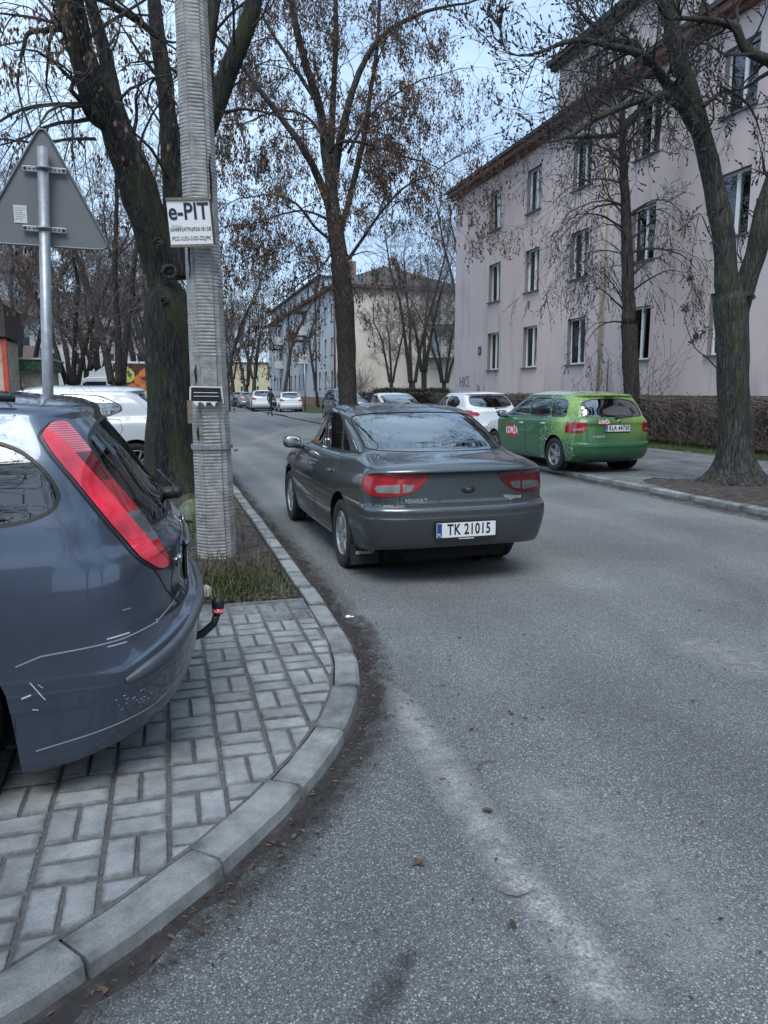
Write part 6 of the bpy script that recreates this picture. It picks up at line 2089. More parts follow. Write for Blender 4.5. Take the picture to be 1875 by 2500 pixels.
    S.ribbon(q, 'rear', [(.56, .62), (.66, .70), (.735, .80), (.76, .90), (.745, .965)], .010, .001, closed=False)
    S.ribbon(q, 'rear', [(-.70, .612), (.70, .612)], .010, .001)
    S.ribbon(q, 'side', [(.10, .655), (.115, .70), (.105, .775)], .008, .001, -1)
    S.ribbon(q, 'top', [(-.665, .62), (-.56, .66), (-.2, .70), (.2, .70), (.56, .66), (.665, .62)], .010, .001)
    q.build('tailgate_gap', M['seal'], car)
    q = MB(); S.ribbon(q, 'side', [(-.0, .10), (.64, .2)], .001, .0005, -1)
    # chrome bar and handle recess
    q = MB(); S.ribbon(q, 'rear', [(-.62, .925), (-.3, .918), (.3, .918), (.62, .925)], .022, .006); q.build('glass_rim', mat, car)
    q = MB(); blob(q, (0, S.hit('rear', 0, .86)[0].y - .004, .868), (.15, .014, .055), 2.2, 8); q.build('emblem', M['chrome'], car, True)
    yy = S.hit('rear', 0, .72)[0].y
    licence_plate(car, '', (0, yy - .012, .715))
    q = MB(); blob(q, (0, yy - .012, .80), (.60, .04, .035), 4, 8); q.build('number_lamp_bar', mat, car, True)
    for k, (x, s_) in enumerate(((-.50, 'TDCi'),)):
        p, n_ = S.hit('rear', x, .775)
        if p: text('TDCi', .05, (x, p.y - .004, .775), (PI / 2, 0, math.atan2(n_.x, -n_.y)), M['chrome'], car, extrude=.003, fat=.001)
    # wiper
    p, n_ = S.hit('rear', 0, .99)
    w = MB(); w.ball((0, p.y - .02, .99), (.035, .045, .03)); w.tube([(0, p.y - .055, .99), (.2, p.y - .045, 1.0), (.42, p.y - .0, 1.02)], [.012, .010, .007], 6); w.tube([(.05, p.y - .03, 1.03), (.50, p.y + .02, 1.05)], .006, 5)
    w.ball((0, p.y - .055, .99), (.028, .028, .028)); w.build('rear_wiper', M['black'], car, True)
    # tow bar with rubber-capped ball
    t = MB(); t.tube([(0, .30, .27), (0, .06, .275), (0, -.03, .30), (0, -.085, .345), (0, -.105, .40)], [.020, .020, .019, .018, .017], 14); tb = t.build('tow_bar', M['black'], car, True)
    t = MB(); t.lathe([(.0, .0), (.026, .0), (.029, .01), (.029, .03), (.031, .045), (.029, .062), (.020, .078), (.0, .083)], 20, 'z', (0, -.108, .395)); t.build('ball_cap', M['black'], tb, True)
    t = MB(); t.lathe([(.0295, .004), (.0305, .004), (.0305, .026), (.0295, .026)], 24, 'z', (0, -.108, .395)); t.build('red_band', M['lens_bright'], tb, True)
    text('THULE', .016, (-.0, -.1390, .410), (PI / 2, 0, 0), M['white'], tb, extrude=.0004)
    text('THULE', .015, (-.0305, -.108, .410), (PI / 2, 0, -PI / 2), M['white'], tb, extrude=.0004)
    # scratches and scuffs
    q = MB()
    for line, w_ in (([(.27, .595), (.345, .588)], .005), ([(.28, .565), (.345, .560)], .003), ([(.175, .612), (.172, .596)], .004), 
                     ([(.56, .44), (.575, .455)], .002), ([(.555, .395), (.600, .465)], .0035), ([(.58, .36), (.60, .365)], .003), ([(.262, .682), (.29, .680)], .0015), ([(.60, .42), (.63, .41)], .006)):
        S.ribbon(q, 'side', line, w_, .0006, -1, step=.01)
    for k in range(18):
        y = rnd.gauss(.27, .03); z = rnd.gauss(.345, .022); l = rnd.uniform(.003, .012)
        S.ribbon(q, 'side', [(y, z), (y + l, z + rnd.uniform(-.006, .006))], rnd.uniform(.001, .002), .0006, -1, step=.01)
    o = q.build('scratches', M['scuff'], car); o['kind'] = 'stuff'
    q = MB(); S.ribbon(q, 'side', [(.10, .335), (.20, .285), (.35, .255), (.50, .225), (.60, .205)], .004, .002, -1); q.build('lip_edge', M['edge'], car)
    q = MB(); 
    for k in range(-1, 0): q.tube([(-.63, .62, 1.425), (-.60, 1.2, 1.455), (-.60, 2.2, 1.46)], .012, 6)
    q.build('roof_rail', M['black'], car, True)
    q = MB(); q.tube([(.63, .62, 1.425), (.60, 1.2, 1.455), (.60, 2.2, 1.46)], .012, 6); q.build('roof_rail', M['black'], car, True)
    return car, S

def lampA_parts(poly):
    # ear clip into convex pieces (triangles) for the cutter, then merge greedily
    P = poly[:]
    A = sum(P[i - 1][0] * P[i][1] - P[i][0] * P[i - 1][1] for i in range(len(P)))
    if A < 0: P = P[::-1]
    P = rounded(P, 2, .15)
    tris = []
    idx = list(range(len(P)))
    cr = lambda a, b_, c: (b_[0] - a[0]) * (c[1] - a[1]) - (b_[1] - a[1]) * (c[0] - a[0])
    while len(idx) > 3:
        for k in range(len(idx)):
            a, b_, c = P[idx[k - 1]], P[idx[k]], P[idx[(k + 1) % len(idx)]]
            if cr(a, b_, c) <= 1e-9: continue
            if any(cr(a, b_, P[j]) > 0 and cr(b_, c, P[j]) > 0 and cr(c, a, P[j]) > 0 for j in idx if P[j] not in (a, b_, c)): continue
            tris.append([a, b_, c]); idx.pop(k); break
        else: break
    tris.append([P[i] for i in idx])
    return tris

M['edge'] = simple('bare_edge', (.26, .29, .32), 0.5)
M['scuff'] = simple('scuff_mark', (.62, .64, .66), 0.8)
M['strip'] = simple('bumper_strip', (.07, .08, .095), 0.45, var=.1)
blue, S_est = estate_blue('blue_grey_estate', 'blue-grey estate car with tow bar and scratched bumper, cut off by the left edge', P_BLUE)
blue.location = (.10, 3.62, .07)
blue.rotation_euler = (0, 0, R(91.0))

# ---------------------------------------------------------------- compact estate, green and white
def wrapped():
    m, ns, ls, b = nt('green_wrap')
    v = coords(ns, ls)
    sx = ns.new('ShaderNodeSeparateXYZ'); ls.new(v, sx.inputs[0])
    X, Y, Z = sx.outputs
    n1 = noise(ns, ls, v, 3.2, 3, 0.5)
    # lime patch: rear wing and tailgate right
    g1 = mth(ns, ls, 'SUBTRACT', 1.0, mth(ns, ls, 'MULTIPLY', mth(ns, ls, 'ABSOLUTE', mth(ns, ls, 'SUBTRACT', Y, .55)), 1.9), True)
    g2 = mth(ns, ls, 'ADD', mth(ns, ls, 'MULTIPLY', X, .9), .35, True)
    lime = mth(ns, ls, 'MAXIMUM', mth(ns, ls, 'MULTIPLY', g1, mth(ns, ls, 'MULTIPLY', mth(ns, ls, 'SUBTRACT', Z, .45), 3.0, True)), mth(ns, ls, 'MULTIPLY', g2, mth(ns, ls, 'MULTIPLY', mth(ns, ls, 'SUBTRACT', Z, .5), 2.0, True)))
    lime = mth(ns, ls, 'MULTIPLY', lime, mth(ns, ls, 'ADD', n1, .55), True)
    c = mixc(ns, ls, lime, (.028, .12, .045), (.27, .43, .08))
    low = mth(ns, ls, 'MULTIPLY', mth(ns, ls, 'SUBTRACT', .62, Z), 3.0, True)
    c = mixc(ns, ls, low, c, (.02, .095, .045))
    # fine foliage lines of the print, only round the rear wing
    w = N(ns, 'ShaderNodeTexVoronoi', Scale=9.0); w.feature = 'DISTANCE_TO_EDGE'; ls.new(v, w.inputs['Vector'])
    ln = mth(ns, ls, 'LESS_THAN', w.outputs['Distance'], .022)
    zone = mth(ns, ls, 'LESS_THAN', mth(ns, ls, 'ABSOLUTE', mth(ns, ls, 'SUBTRACT', Y, .75)), .55)
    c = mixc(ns, ls, mth(ns, ls, 'MULTIPLY', mth(ns, ls, 'MULTIPLY', ln, zone), .8), c, (.50, .70, .40))
    # white front and roof
    front = mth(ns, ls, 'GREATER_THAN', mth(ns, ls, 'ADD', Y, mth(ns, ls, 'MULTIPLY', Z, -.25)), 3.02)
    roof = mth(ns, ls, 'MULTIPLY', mth(ns, ls, 'GREATER_THAN', Z, 1.395), mth(ns, ls, 'GREATER_THAN', Y, .75))
    c = mixc(ns, ls, mth(ns, ls, 'MAXIMUM', front, roof), c, (.62, .66, .66))
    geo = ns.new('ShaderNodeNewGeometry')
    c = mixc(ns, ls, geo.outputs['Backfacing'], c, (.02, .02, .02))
    ls.new(c, b.inputs['Base Color'])
    b.inputs['Roughness'].default_value = .4
    b.inputs['Coat Weight'].default_value = .8
    b.inputs['Coat Roughness'].default_value = .06
    return m
M['wrap'] = wrapped()

def compact(name, label, mat, est=True, wheel='five', mirror_mat=None, hexa=False):
    """small hatch (est=False) or small estate (est=True)"""
    e = 1 if est else 0
    L = 4.25
    a = 0.0 if est else .16      # how much further the hatch's tail leans forward
    loops = [
        dict(z=.18, w=.74, yr=.30, yf=4.08, ar=.35),
        dict(z=[(0, .30), (.4, .22), (4.2, .18)], w=.82, yr=.07, yf=4.16, ar=.40, er=2.9),
        dict(z=.38, w=.856, yr=.005, yf=4.23, ar=.40, er=3.0),
        dict(z=.49, w=.865, yr=-.01, yf=4.25, ar=.40, er=3.0),
        dict(z=.545, w=.865, yr=.0, yf=4.25, ar=.40, er=3.0),
        dict(z=.565, w=.864, yr=.045, yf=4.24, ar=.38, er=3.2),
        dict(z=.66, w=.866, yr=.06 + a * .05, yf=4.22, ar=.36, er=3.3),
        dict(z=[(0, .84), (4.2, .72)], w=.858, yr=.075 + a * .1, yf=4.14, ar=.36, er=3.3),
        dict(z=[(0, .90), (3, .87), (4.2, .76)], w=.846, yr=.06 + a * .2, yf=4.06, ar=.36, er=3.1),
        dict(z=[(0, .965), (3.1, .93), (4, .80)], w=.815, yr=.09 + a * .5, yf=3.92, ar=.36, er=3.0, cr=.02),
        dict(z=[(0, 1.02), (3.3, .985)], w=.785, yr=.135 + a, yf=3.40, ar=.36, er=3.2, af=.6, ef=2.2),
        dict(z=[(0, 1.17), (3, 1.15)], w=.742, yr=.22 + a * 1.5, yf=3.05, ar=.34, er=3.2, af=.6, ef=2.3),
        dict(z=[(0, 1.31), (3, 1.29)], w=.682, yr=.33 + a * 2.1, yf=2.72, ar=.30, er=3.2, af=.55, ef=2.4),
        dict(z=[(0, 1.362), (3, 1.335)], w=.648, yr=.37 + a * 2.2, yf=2.60, ar=.27, er=3.2, af=.5, ef=2.5),
        dict(z=[(0, 1.375), (2, 1.395), (3, 1.35)], w=.63, yr=.33 + a * 2.0, yf=2.55, ar=.26, er=3.2, af=.5, ef=2.5),
        dict(z=[(.2, 1.395), (1, 1.425), (2, 1.43), (3, 1.37)], w=.50, yr=.38 + a * 2.0, yf=2.45, ar=.2),
        dict(z=[(.2, 1.405), (1, 1.45), (2, 1.458), (3, 1.38)], w=.25, yr=.42 + a * 2, yf=2.40),
        dict(z=[(.2, 1.41), (1, 1.455), (2, 1.465), (3, 1.385)], w=0, yr=.46 + a * 2, yf=2.38),
    ]
    S = Shell(loops, 14, 20, 10, 4)
    if est:
        lamps = [('tail', 'rear', [[(.60, .735), (.88, .715), (.88, .905), (.66, .915), (.59, .90)], mirx([(.60, .735), (.88, .715), (.88, .905), (.66, .915), (.59, .90)])])]
        rw = [(-.60, 1.0), (.60, 1.0), (.64, 1.04), (.56, 1.32), (-.56, 1.32), (-.64, 1.04)]
        sw = [[(1.92, .985), (2.98, .97), (2.88, 1.05), (2.46, 1.28), (1.97, 1.33)], [(1.10, .985), (1.86, .985), (1.90, 1.335), (1.16, 1.325)], [(.53, 1.0), (1.03, .985), (1.09, 1.32), (.68, 1.30), (.57, 1.22)]]
    else:
        lamps = [('tail', 'rear', [[(.46, .80), (.88, .74), (.88, .93), (.70, .935)], mirx([(.46, .80), (.88, .74), (.88, .93), (.70, .935)])])]
        rw = [(-.54, 1.035), (0, 1.0), (.54, 1.035), (.66, 1.11), (.58, 1.30), (.50, 1.33), (-.50, 1.33), (-.58, 1.30), (-.66, 1.11)]
        sw = [[(1.92, .985), (2.98, .97), (2.88, 1.05), (2.46, 1.28), (1.97, 1.325)], [(1.20, 1.0), (1.86, .985), (1.90, 1.33), (1.30, 1.31), (1.0, 1.17), (.98, 1.09)]]
    lamps.append(('headlamp', 'front', [[(.42, .60), (.82, .62), (.84, .76), (.46, .70)], mirx([(.42, .60), (.82, .62), (.84, .76), (.46, .70)])]))
    ws = dict(L=L, hw=.866, yr=.80, yf=3.37, Rw=.305, wd=.195, Ra=.345, arch_up=.02, wheel=wheel, zb=.28, rear_window=rw, rear_window_lim=.95,
        windscreen=[(-.66, 1.02), (.66, 1.02), (.54, 1.30), (-.54, 1.30)], windscreen_lim=2.2, side_windows=sw, lamps=lamps,
        panels=[('front_bumper', 'side', 0, [(3.75, .1), (3.75, .55), (4.5, .55), (4.5, .1)]), ('bumper', 'side', 0, [(-.2, .1), (-.2, .563), (.46, .563), (.46, .1)]),
                ('tailgate', 'rear', 0, [(-.585, .57), (.585, .57), (.60, .96), (-.60, .96)]), ('bonnet', 'top', 0, [(-.66, 3.30), (.66, 3.30), (.62, 4.0), (-.62, 4.0)])],
        doors=[('fdoor', [(1.90, .25), (1.90, .955), (2.98, .94), (3.02, .60), (2.98, .25)]), ('rdoor', [(1.88, .25), (1.88, .955), (1.02, .965), (.98, .82), (1.30, .25)])],
        handles=[('fdoor', 2.08, .84), ('rdoor', 1.22, .86)], handle_mat=P_WHITE, mirror=(2.80, 1.0), mirror_mat=mirror_mat or mat,
        lines=[('rear', 0, [(-.585, .57), (-.585, .72), (-.60, .96)], .008), ('rear', 0, [(.585, .57), (.585, .72), (.60, .96)], .008), ('rear', 0, [(-.84, .564), (.84, .564)], .010),
               ('side', 0, [(.02, .564), (.48, .564), (.52, .50)], .008), ('rear', 0, [(-.75, .47), (.75, .47)], .008)], shelf=(.45, 1.0, .97))
    car, _a, _b = car_base(name, label, S, ws, mat)
    for sd in (-1, 1):
        S.cut('white_sq', [rounded([(sd * .64, .775), (sd * .80, .765), (sd * .80, .80), (sd * .64, .81)], 1, .1)], 'rear', src=('tail',), lim=.4)
        t = S.emit('tail', M['lens_red'], car, 'tail_lamp', .004, split=sd)
        S.emit('white_sq', M['lens_white'], t, 'clear_lens', .005, split=sd)
        S.emit('headlamp', M['lamp_clear'], car, 'headlamp', .002, split=sd)
    for p in ('front_bumper', 'bumper', 'tailgate', 'bonnet'): S.emit(p, mat, car, p)
    g = MB(); g.box(-.36, .36, L - .035, L + .004, .40, .52); g.box(-.30, .30, L - .05, L - .01, .62, .70); g.build('grille', M['black'], car)
    y0 = S.hit('rear', 0, .98)[0].y
    w = MB(); w.ball((0, y0 - .01, .985), (.03, .03, .025)); w.tube([(0, y0 - .03, .99), (.36, y0 + .01, 1.015)], [.011, .007], 6)
    w.build('rear_wiper', M['black'], car, True)
    b = MB(); blob(b, (0, loops[14]['yr'] - .005, 1.368), (.22, .02, .022), 4, 6); b.build('high_brake_lamp', M['lens_dark'], car, True)
    an = MB(); an.tube([(0, .75 + a * 2, 1.44), (0, .60 + a * 2, 1.62)], .004, 5); an.build('aerial', M['black'], car)
    return car, S, ws

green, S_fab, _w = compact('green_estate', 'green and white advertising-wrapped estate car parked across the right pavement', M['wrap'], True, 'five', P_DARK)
green.location = (7.69, 11.78, .08)
green.scale = (.965, 1, 1)
green.rotation_euler = (0, 0, R(1.0))
licence_plate(green, 'RLA 44730', (.03, S_fab.hit('rear', .03, .80)[0].y - .018, .805), (R(90), 0, 0))
def badge(car, S, x, z, w, h, txt, view='rear', side=1, tsize=None, name='logo_sticker'):
    p, n_ = S.hit(view, x, z, side)
    if view == 'rear': rot = (PI / 2, 0, 0); loc = (x, p.y - .006, z)
    else: rot = (PI / 2, 0, PI / 2 * side); loc = (p.x + side * .008, x, z)
    b = empty(name, loc, parent=car); b.rotation_euler = rot
    m = MB(); m.box(-w / 2, w / 2, -h / 2, h / 2, -.02, 0); m.build('red_panel', M['redpaint'], b)
    text(txt, tsize or h * .8, (0, 0, .001), (0, 0, 0), M['white'], b, extrude=.001, fat=.004, sx=.8)
    return b
M['redpaint'] = simple('red_print', (.50, .02, .03), 0.5)
badge(green, S_fab, -.26, .915, .26, .075, 'ŁOMŻA', tsize=.085)
badge(green, S_fab, 2.46, .67, .48, .22, 'ŁOMŻA', 'side', -1, tsize=.19)
badge(green, S_fab, 2.46, .67, .48, .22, 'ŁOMŻA', 'side', 1, tsize=.19)
_p, _n = S_fab.hit('rear', .0, .66)
text('TO APETYT', .055, (-.36, _p.y - .004, .655), (PI / 2, 0, 0), M['paper'], green, extrude=.0006, sx=.95, fat=.0006)
_p, _n = S_fab.hit('rear', .03, .925)
q = MB(); q.lathe([(0, -.008), (.03, -.008), (.036, -.004), (.036, .004)], 20, 'y', (.06, _p.y - .002, .925)); q.build('emblem', M['chrome'], green, True)

white_h, S_hat, _w = compact('white_hatchback', 'white hatchback with black wiper parked just ahead of the green estate', P_WHITE, False, 'ten')
licence_plate(white_h, '', (.0, S_hat.hit('rear', 0, .46)[0].y - .02, .455), (PI / 2, 0, 0))
q = MB(); q.lathe([(0, -.008), (.03, -.008), (.038, -.004), (.038, .004)], 20, 'y', (.0, S_hat.hit('rear', 0, .90)[0].y - .002, .90)); q.build('emblem', M['chrome'], white_h, True)
white_h.location = (8.95, 19.6, .08)
white_h.rotation_euler = (0, 0, R(2))
# ================================================================ concrete pole and what hangs on it
pb = Vector((.40, 6.80, .03))
def pole_axis(z):      # leans a hair to the left
    return Vector((.40 - .012 * z, 6.80, z))
sec = [(-.50, .30), (-.50, -.16), (-.34, -.40), (-.26, -.40), (-.23, -.50), (.19, -.50), (.22, -.41), (.34, -.38), (.50, -.12), (.50, .30), (.30, .50), (-.30, .50)]
amp = [.0, .15, .35, .5, 1, 1, .5, .35, .15, .0, 0, 0]
poleo = empty('utility_pole', pb, 0, 'weathered ribbed concrete utility pole between the big ash and the kerb', 'pole')
from mathutils import noise as mno
m = MB(); vs, fs = [], []
r = random.Random(2)
zs = []; z = 0.0
while z < 9.0:
    zs += [(z, 0), (z + .010, 1), (z + .017, 1), (z + .026, 0)]; z += .0285 * r.uniform(.93, 1.07)
for z, ph in zs:
    w = .338 - .0195 * z
    c = pole_axis(z) - pb
    plain = (1.38 < z < 1.78)
    for k, (x, y) in enumerate(sec):
        a = amp[k]
        if z > 2.35: a = max(a, .8) if k in (1, 2, 3, 4, 5, 6, 7, 8) else a
        if z < 1.05 and k in (1, 2, 3): a = .9
        if plain: a = 0
        g = 1 + (.035 * a * ph) * max(0, min(1.3, .8 + 1.6 * mno.noise((k * .7, z * 2.2, 3)))) + r.gauss(0, .0022) + .012 * mno.noise((k * 1.3, z * 5, 8))
        vs.append((c.x + x * w * g, c.y + y * w * g, z))
n = len(sec)
for i in range(len(zs) - 1):
    for k in range(n): fs.append((i * n + k, i * n + (k + 1) % n, (i + 1) * n + (k + 1) % n, (i + 1) * n + k))
m.add(vs, fs); m.build('shaft', M['pole'], poleo, fix=True)
def ring(z, w, h, t, mat, name, parent):
    c = pole_axis(z) - pb; q = MB(); v, f = [], []
    for zz in (-h / 2, h / 2):
        for s_ in (1.0, 1 + t):
            for (x, y) in sec: v.append((c.x + x * w * s_ * 1.03, c.y + y * w * s_ * 1.03, z + zz))
    for k in range(n):
        k2 = (k + 1) % n
        f += [(n + k, n + k2, 3 * n + k2, 3 * n + k), (2 * n + k, 3 * n + k, 3 * n + k2, 2 * n + k2), (k, k2, n + k2, n + k)]
    q.add(v, f); return q.build(name, mat, parent, fix=True)
ring(1.02, .325, .035, .05, M['steel'], 'steel_band', poleo)
q = MB(); q.tube([(.175, -.04, .985), (.20, -.06, .99)], .012, 6); q.build('band_bolt', M['steel'], poleo)
# cracks: dark vertical splits on the left cheek
for x, z0, z1 in ((-.135, 2.42, 3.0), (-.13, 1.55, 1.72), (-.128, 1.08, 1.2), (.10, 3.0, 3.4)):
    q = MB(); P = []
    k = 9
    for i in range(k): zz = z0 + (z1 - z0) * i / (k - 1); c = pole_axis(zz) - pb; P.append((c.x + x * (1 - .05 * zz) + r.gauss(0, .004), c.y - .150 + .008 * zz, zz))
    q.tube(P, [.004 + .006 * math.sin(PI * i / (k - 1)) for i in range(k)], 5); q.build('crack', M['under'], poleo)
# torn poster remains: white edged frame round a dark picture
tp = empty('torn_poster', (.36, 6.80 - .185, 1.50), R(0), 'torn remains of a white-edged dark poster wrapped round the pole', 'poster')
q = MB(); q.add([(-.14, 0, -.06), (.11, -.002, -.062), (.10, -.002, .05), (-.135, 0, .055)], [(0, 1, 2, 3)]); q.v = [(x, y - .012, z) for x, y, z in q.v]; q.build('dark_print', M['black'], tp)
for a, b_, wd_, nm in (((-.145, .062), (.115, .058), .009, 'white_edge'), ((.108, .058), (.122, -.075), .008, 'white_edge'), ((-.145, .06), (-.15, -.05), .012, 'white_edge'), ((-.13, -.06), (.07, -.066), .008, 'white_edge'), ((-.12, .015), (.08, .012), .006, 'grey_bar'), ((-.12, -.015), (.085, -.018), .006, 'grey_bar')):
    q = MB(); q.tube([(a[0], -.018, a[1]), (b_[0], -.020, b_[1])], wd_ / 2, 5); q.build(nm, M['white'] if 'white' in nm else M['steel'], tp)
for k in range(3):
    q = MB(); x = -.12 + k * .07 + r.uniform(-.01, .01); q.add([(x, -.022, -.066), (x + .045, -.022, -.062), (x + .03, -.03, -.066 - r.uniform(.01, .04)), (x + .008, -.028, -.066 - r.uniform(.0, .02))], [(0, 1, 2, 3)]); q.build('torn_scrap', M['paper'], tp)
q = MB(); q.box(-.175, -.135, -.02, .0, -.24, -.05); q.build('cardboard_scrap', M['wood'], tp)
# the e-PIT board
cen = at(464, 543, 6.52)
board = empty('advert_board', cen, 0, 'square white e-PIT advert board on wooden battens, fixed to the pole', 'sign')
board.rotation_euler = (R(3), R(-3.8), R(-4))
Wb, Hb = .332, .345
q = MB(); q.box(-Wb / 2, Wb / 2, 0, .006, -Hb / 2 + .008, Hb / 2 - .008); q.build('panel', M['white'], board)
q = MB(); q.box(-Wb / 2 - .004, Wb / 2 + .004, -.010, .012, Hb / 2 - .006, Hb / 2 + .014); q.build('batten', M['wood'], board)
q = MB(); q.box(-Wb / 2 - .004, Wb / 2 + .004, -.010, .012, -Hb / 2 - .014, -Hb / 2 + .006); q.build('batten', M['wood'], board)
q = MB(); q.box(Wb / 2, Wb / 2 + .018, -.008, .014, -Hb / 2, Hb / 2); q.build('side_batten', M['brown'], board)
text('e-PIT', .178, (-.004, -.002, .078), (PI / 2, 0, 0), M['navy'], board, extrude=.0008, fat=.0036, sx=.82)
text('TELEFON', .019, (-.11, -.002, -.022), (PI / 2, 0, 0), M['paper'], board, extrude=.0006)
text('604892479;692618158', .043, (.0, -.002, -.052), (PI / 2, 0, 0), M['navy'], board, extrude=.0006, sx=.80)
text('PCC-3,SD-3,SD-Z2;JPK', .043, (.0, -.002, -.122), (PI / 2, 0, 0), M['navy'], board, extrude=.0006, sx=.74)

# ================================================================ triangular road sign seen from behind
st, sb = at(104, 360, 5.25), at(117, 950, 5.25)
dirv = (sb - st).normalized(); foot = st + dirv * ((st.z - .05) / -dirv.z)
sign = empty('road_sign', foot, 0, 'grey back of a triangular road sign on a galvanised post', 'road sign')
q = MB(); q.tube([(0, 0, 0), tuple(st - foot)], .0325, 18); q.build('post', M['steel'], sign, True)
cx_ = st - foot
def T2(px, py): p_ = at(px, py, 5.305) - foot; return p_
tri = [T2(102, 300), T2(272, 612), T2(-62, 590)]
c_ = (tri[0] + tri[1] + tri[2]) / 3
pts2 = []
for i in range(3):
    a, b_, c = tri[i - 1], tri[i], tri[(i + 1) % 3]
    u1, u2 = (a - b_).normalized(), (c - b_).normalized()
    rad = .085
    for k in range(8):
        t = k / 7; p1 = b_ + u1 * rad; p2 = b_ + u2 * rad
        pts2.append(p1 * (1 - t)**2 + b_ * 2 * t * (1 - t) + p2 * t**2)
q = MB(); nn_ = len(pts2)
nv = Vector((0, 1, 0))
vs = [p_ for p_ in pts2] + [p_ + nv * .004 for p_ in pts2]
q.add(vs, [tuple(range(nn_)), tuple(range(2 * nn_ - 1, nn_ - 1, -1))] + [(i, (i + 1) % nn_, nn_ + (i + 1) % nn_, nn_ + i) for i in range(nn_)])
q.build('plate', M['signback'], sign, fix=True)
q = MB(); ins = [c_ + (p_ - c_) * .985 for p_ in pts2]
for i in range(nn_):
    pass
q.tube([p_ - nv * .006 for p_ in pts2] + [pts2[0] - nv * .006], .007, 6, False); q.build('folded_rim', M['signback'], sign, True)
for py in (415, 560):
    a, b_ = T2(56, py - 2), T2(163, py + 6)
    q = MB(); d = (b_ - a); mid = (a + b_) / 2
    q.cbox(mid - nv * .022, (d.length, .010, .034), Matrix.Rotation(-math.atan2(d.z, d.x), 3, 'Y')); cl = q.build('clamp', M['steel'], sign, bevel=.003)
    for t in (.06, .16, .26, .74, .84, .94):
        q = MB(); w_ = .010 if t in (.06, .94) else .006
        p_ = a + d * t - nv * .0285; q.lathe([(0, 0), (w_, 0), (w_, .002)], 10, 'y', p_); q.build('slot', M['black'], cl)
    q = MB(); P = [(cx_.x * .0 + (mid.x + .0) + .040 * math.sin(a_), mid.y - .048 - .046 * math.cos(a_), mid.z) for a_ in [PI * (-.5 + k / 12) for k in range(13)]]
    q.tube(P, .010, 6); q.build('clamp_loop', M['steel'], sign, True)
p_ = T2(50, 523)
q = MB(); q.box(p_.x - .037, p_.x + .037, p_.y - .004, p_.y - .002, p_.z - .052, p_.z + .052); stk = q.build('sticker', M['paper'], sign)
for k in range(6):
    q = MB(); q.box(p_.x - .028, p_.x + .026 - (k % 3) * .008, p_.y - .0052, p_.y - .0042, p_.z + .035 - k * .013, p_.z + .038 - k * .013); q.build('print_line', M['steel'], stk)

# ================================================================ cars of the middle and far distance
def place(src, name, label, x, y, rz, z=.08, swap=None, scale=None, group='cars parked along the right kerb'):
    c = copy_tree(src, loc=(x, y, z), rz=rz, label=label, swap=swap, scale=scale)
    c.name = name; c['group'] = group
    return c
W = {'paint_white': P_WHITE}
HW = {'paint_white': P_DARK}
SKIP = ('licence_plate', 'emblem', 'mud_flap', 'lettering')
def strip(c):
    pass
def place2(src, name, label, x, y, rz, z=.08, swap=None, scale=None, group='cars parked along the right kerb', skip=SKIP):
    c = copy_tree(src, loc=(x, y, z), rz=rz, label=label, swap=swap, scale=scale, skip=skip)
    c.name = name; c['group'] = group
    return c
white_h['group'] = green['group'] = 'cars parked along the right kerb'
place2(grey, 'white_saloon', 'white saloon of which only roof and windows show over the grey saloon', 8.25, 25.6, R(2), .08, {'paint_dark_grey': P_WHITE}, (1, 1, 1))
place2(white_h, 'dark_suv', 'dark off-roader facing the camera beside the tall ash', 9.25, 42.2, R(180 + 3), .08, {'paint_white': P_DBLUE}, (1.04, 1.0, 1.13), skip=('licence_plate', 'emblem', 'aerial'))
place2(white_h, 'white_hatchback', 'white hatchback parked beyond the walking person', 8.9, 55.2, R(-1), .08, None, (.98, .95, 1.0))
place2(white_h, 'white_suv', 'tall white car between the far dark cars and the walking person', 7.4, 59.5, R(-2), .08, None, (1.02, 1.0, 1.10))
fars = [(66, P_DARK, 'black hatchback next in the line beyond the tall white car'), (72.5, P_SILVER, 'silver hatchback in the far line of parked cars'), (79, P_DBLUE, 'dark blue hatchback in the far line of parked cars'), (86, P_DARK, 'small-looking black car in the far line, under the trees'), (94, P_DARK, 'black car deep in the far line'), (103, P_WHITE, 'white car deep in the far line'), (112, P_SILVER, 'last silver car of the far line')]
for Y, pm, lb in fars:
    place2(white_h, 'parked_car', lb, 7.7 + rnd.uniform(-.15, .15), Y, R(rnd.uniform(-3, 3)), .06, {'paint_white': pm}, skip=('licence_plate', 'emblem', 'aerial', 'seat', 'rear_bench', 'handle', 'rear_wiper'))
lg = 'cars on the left forecourt'
wc = place2(white_h, 'white_crossover', 'white car behind the blue-grey estate, its roof and side window showing', .42, 13.6, R(88), .05, None, (1.03, 1.06, 1.08), lg, skip=('aerial', 'licence_plate', 'emblem'))
place2(white_h, 'parked_car', 'pale car roof just showing left of the lorry cab', -6.2, 22.5, R(92), .05, {'paint_white': P_SILVER}, None, lg)

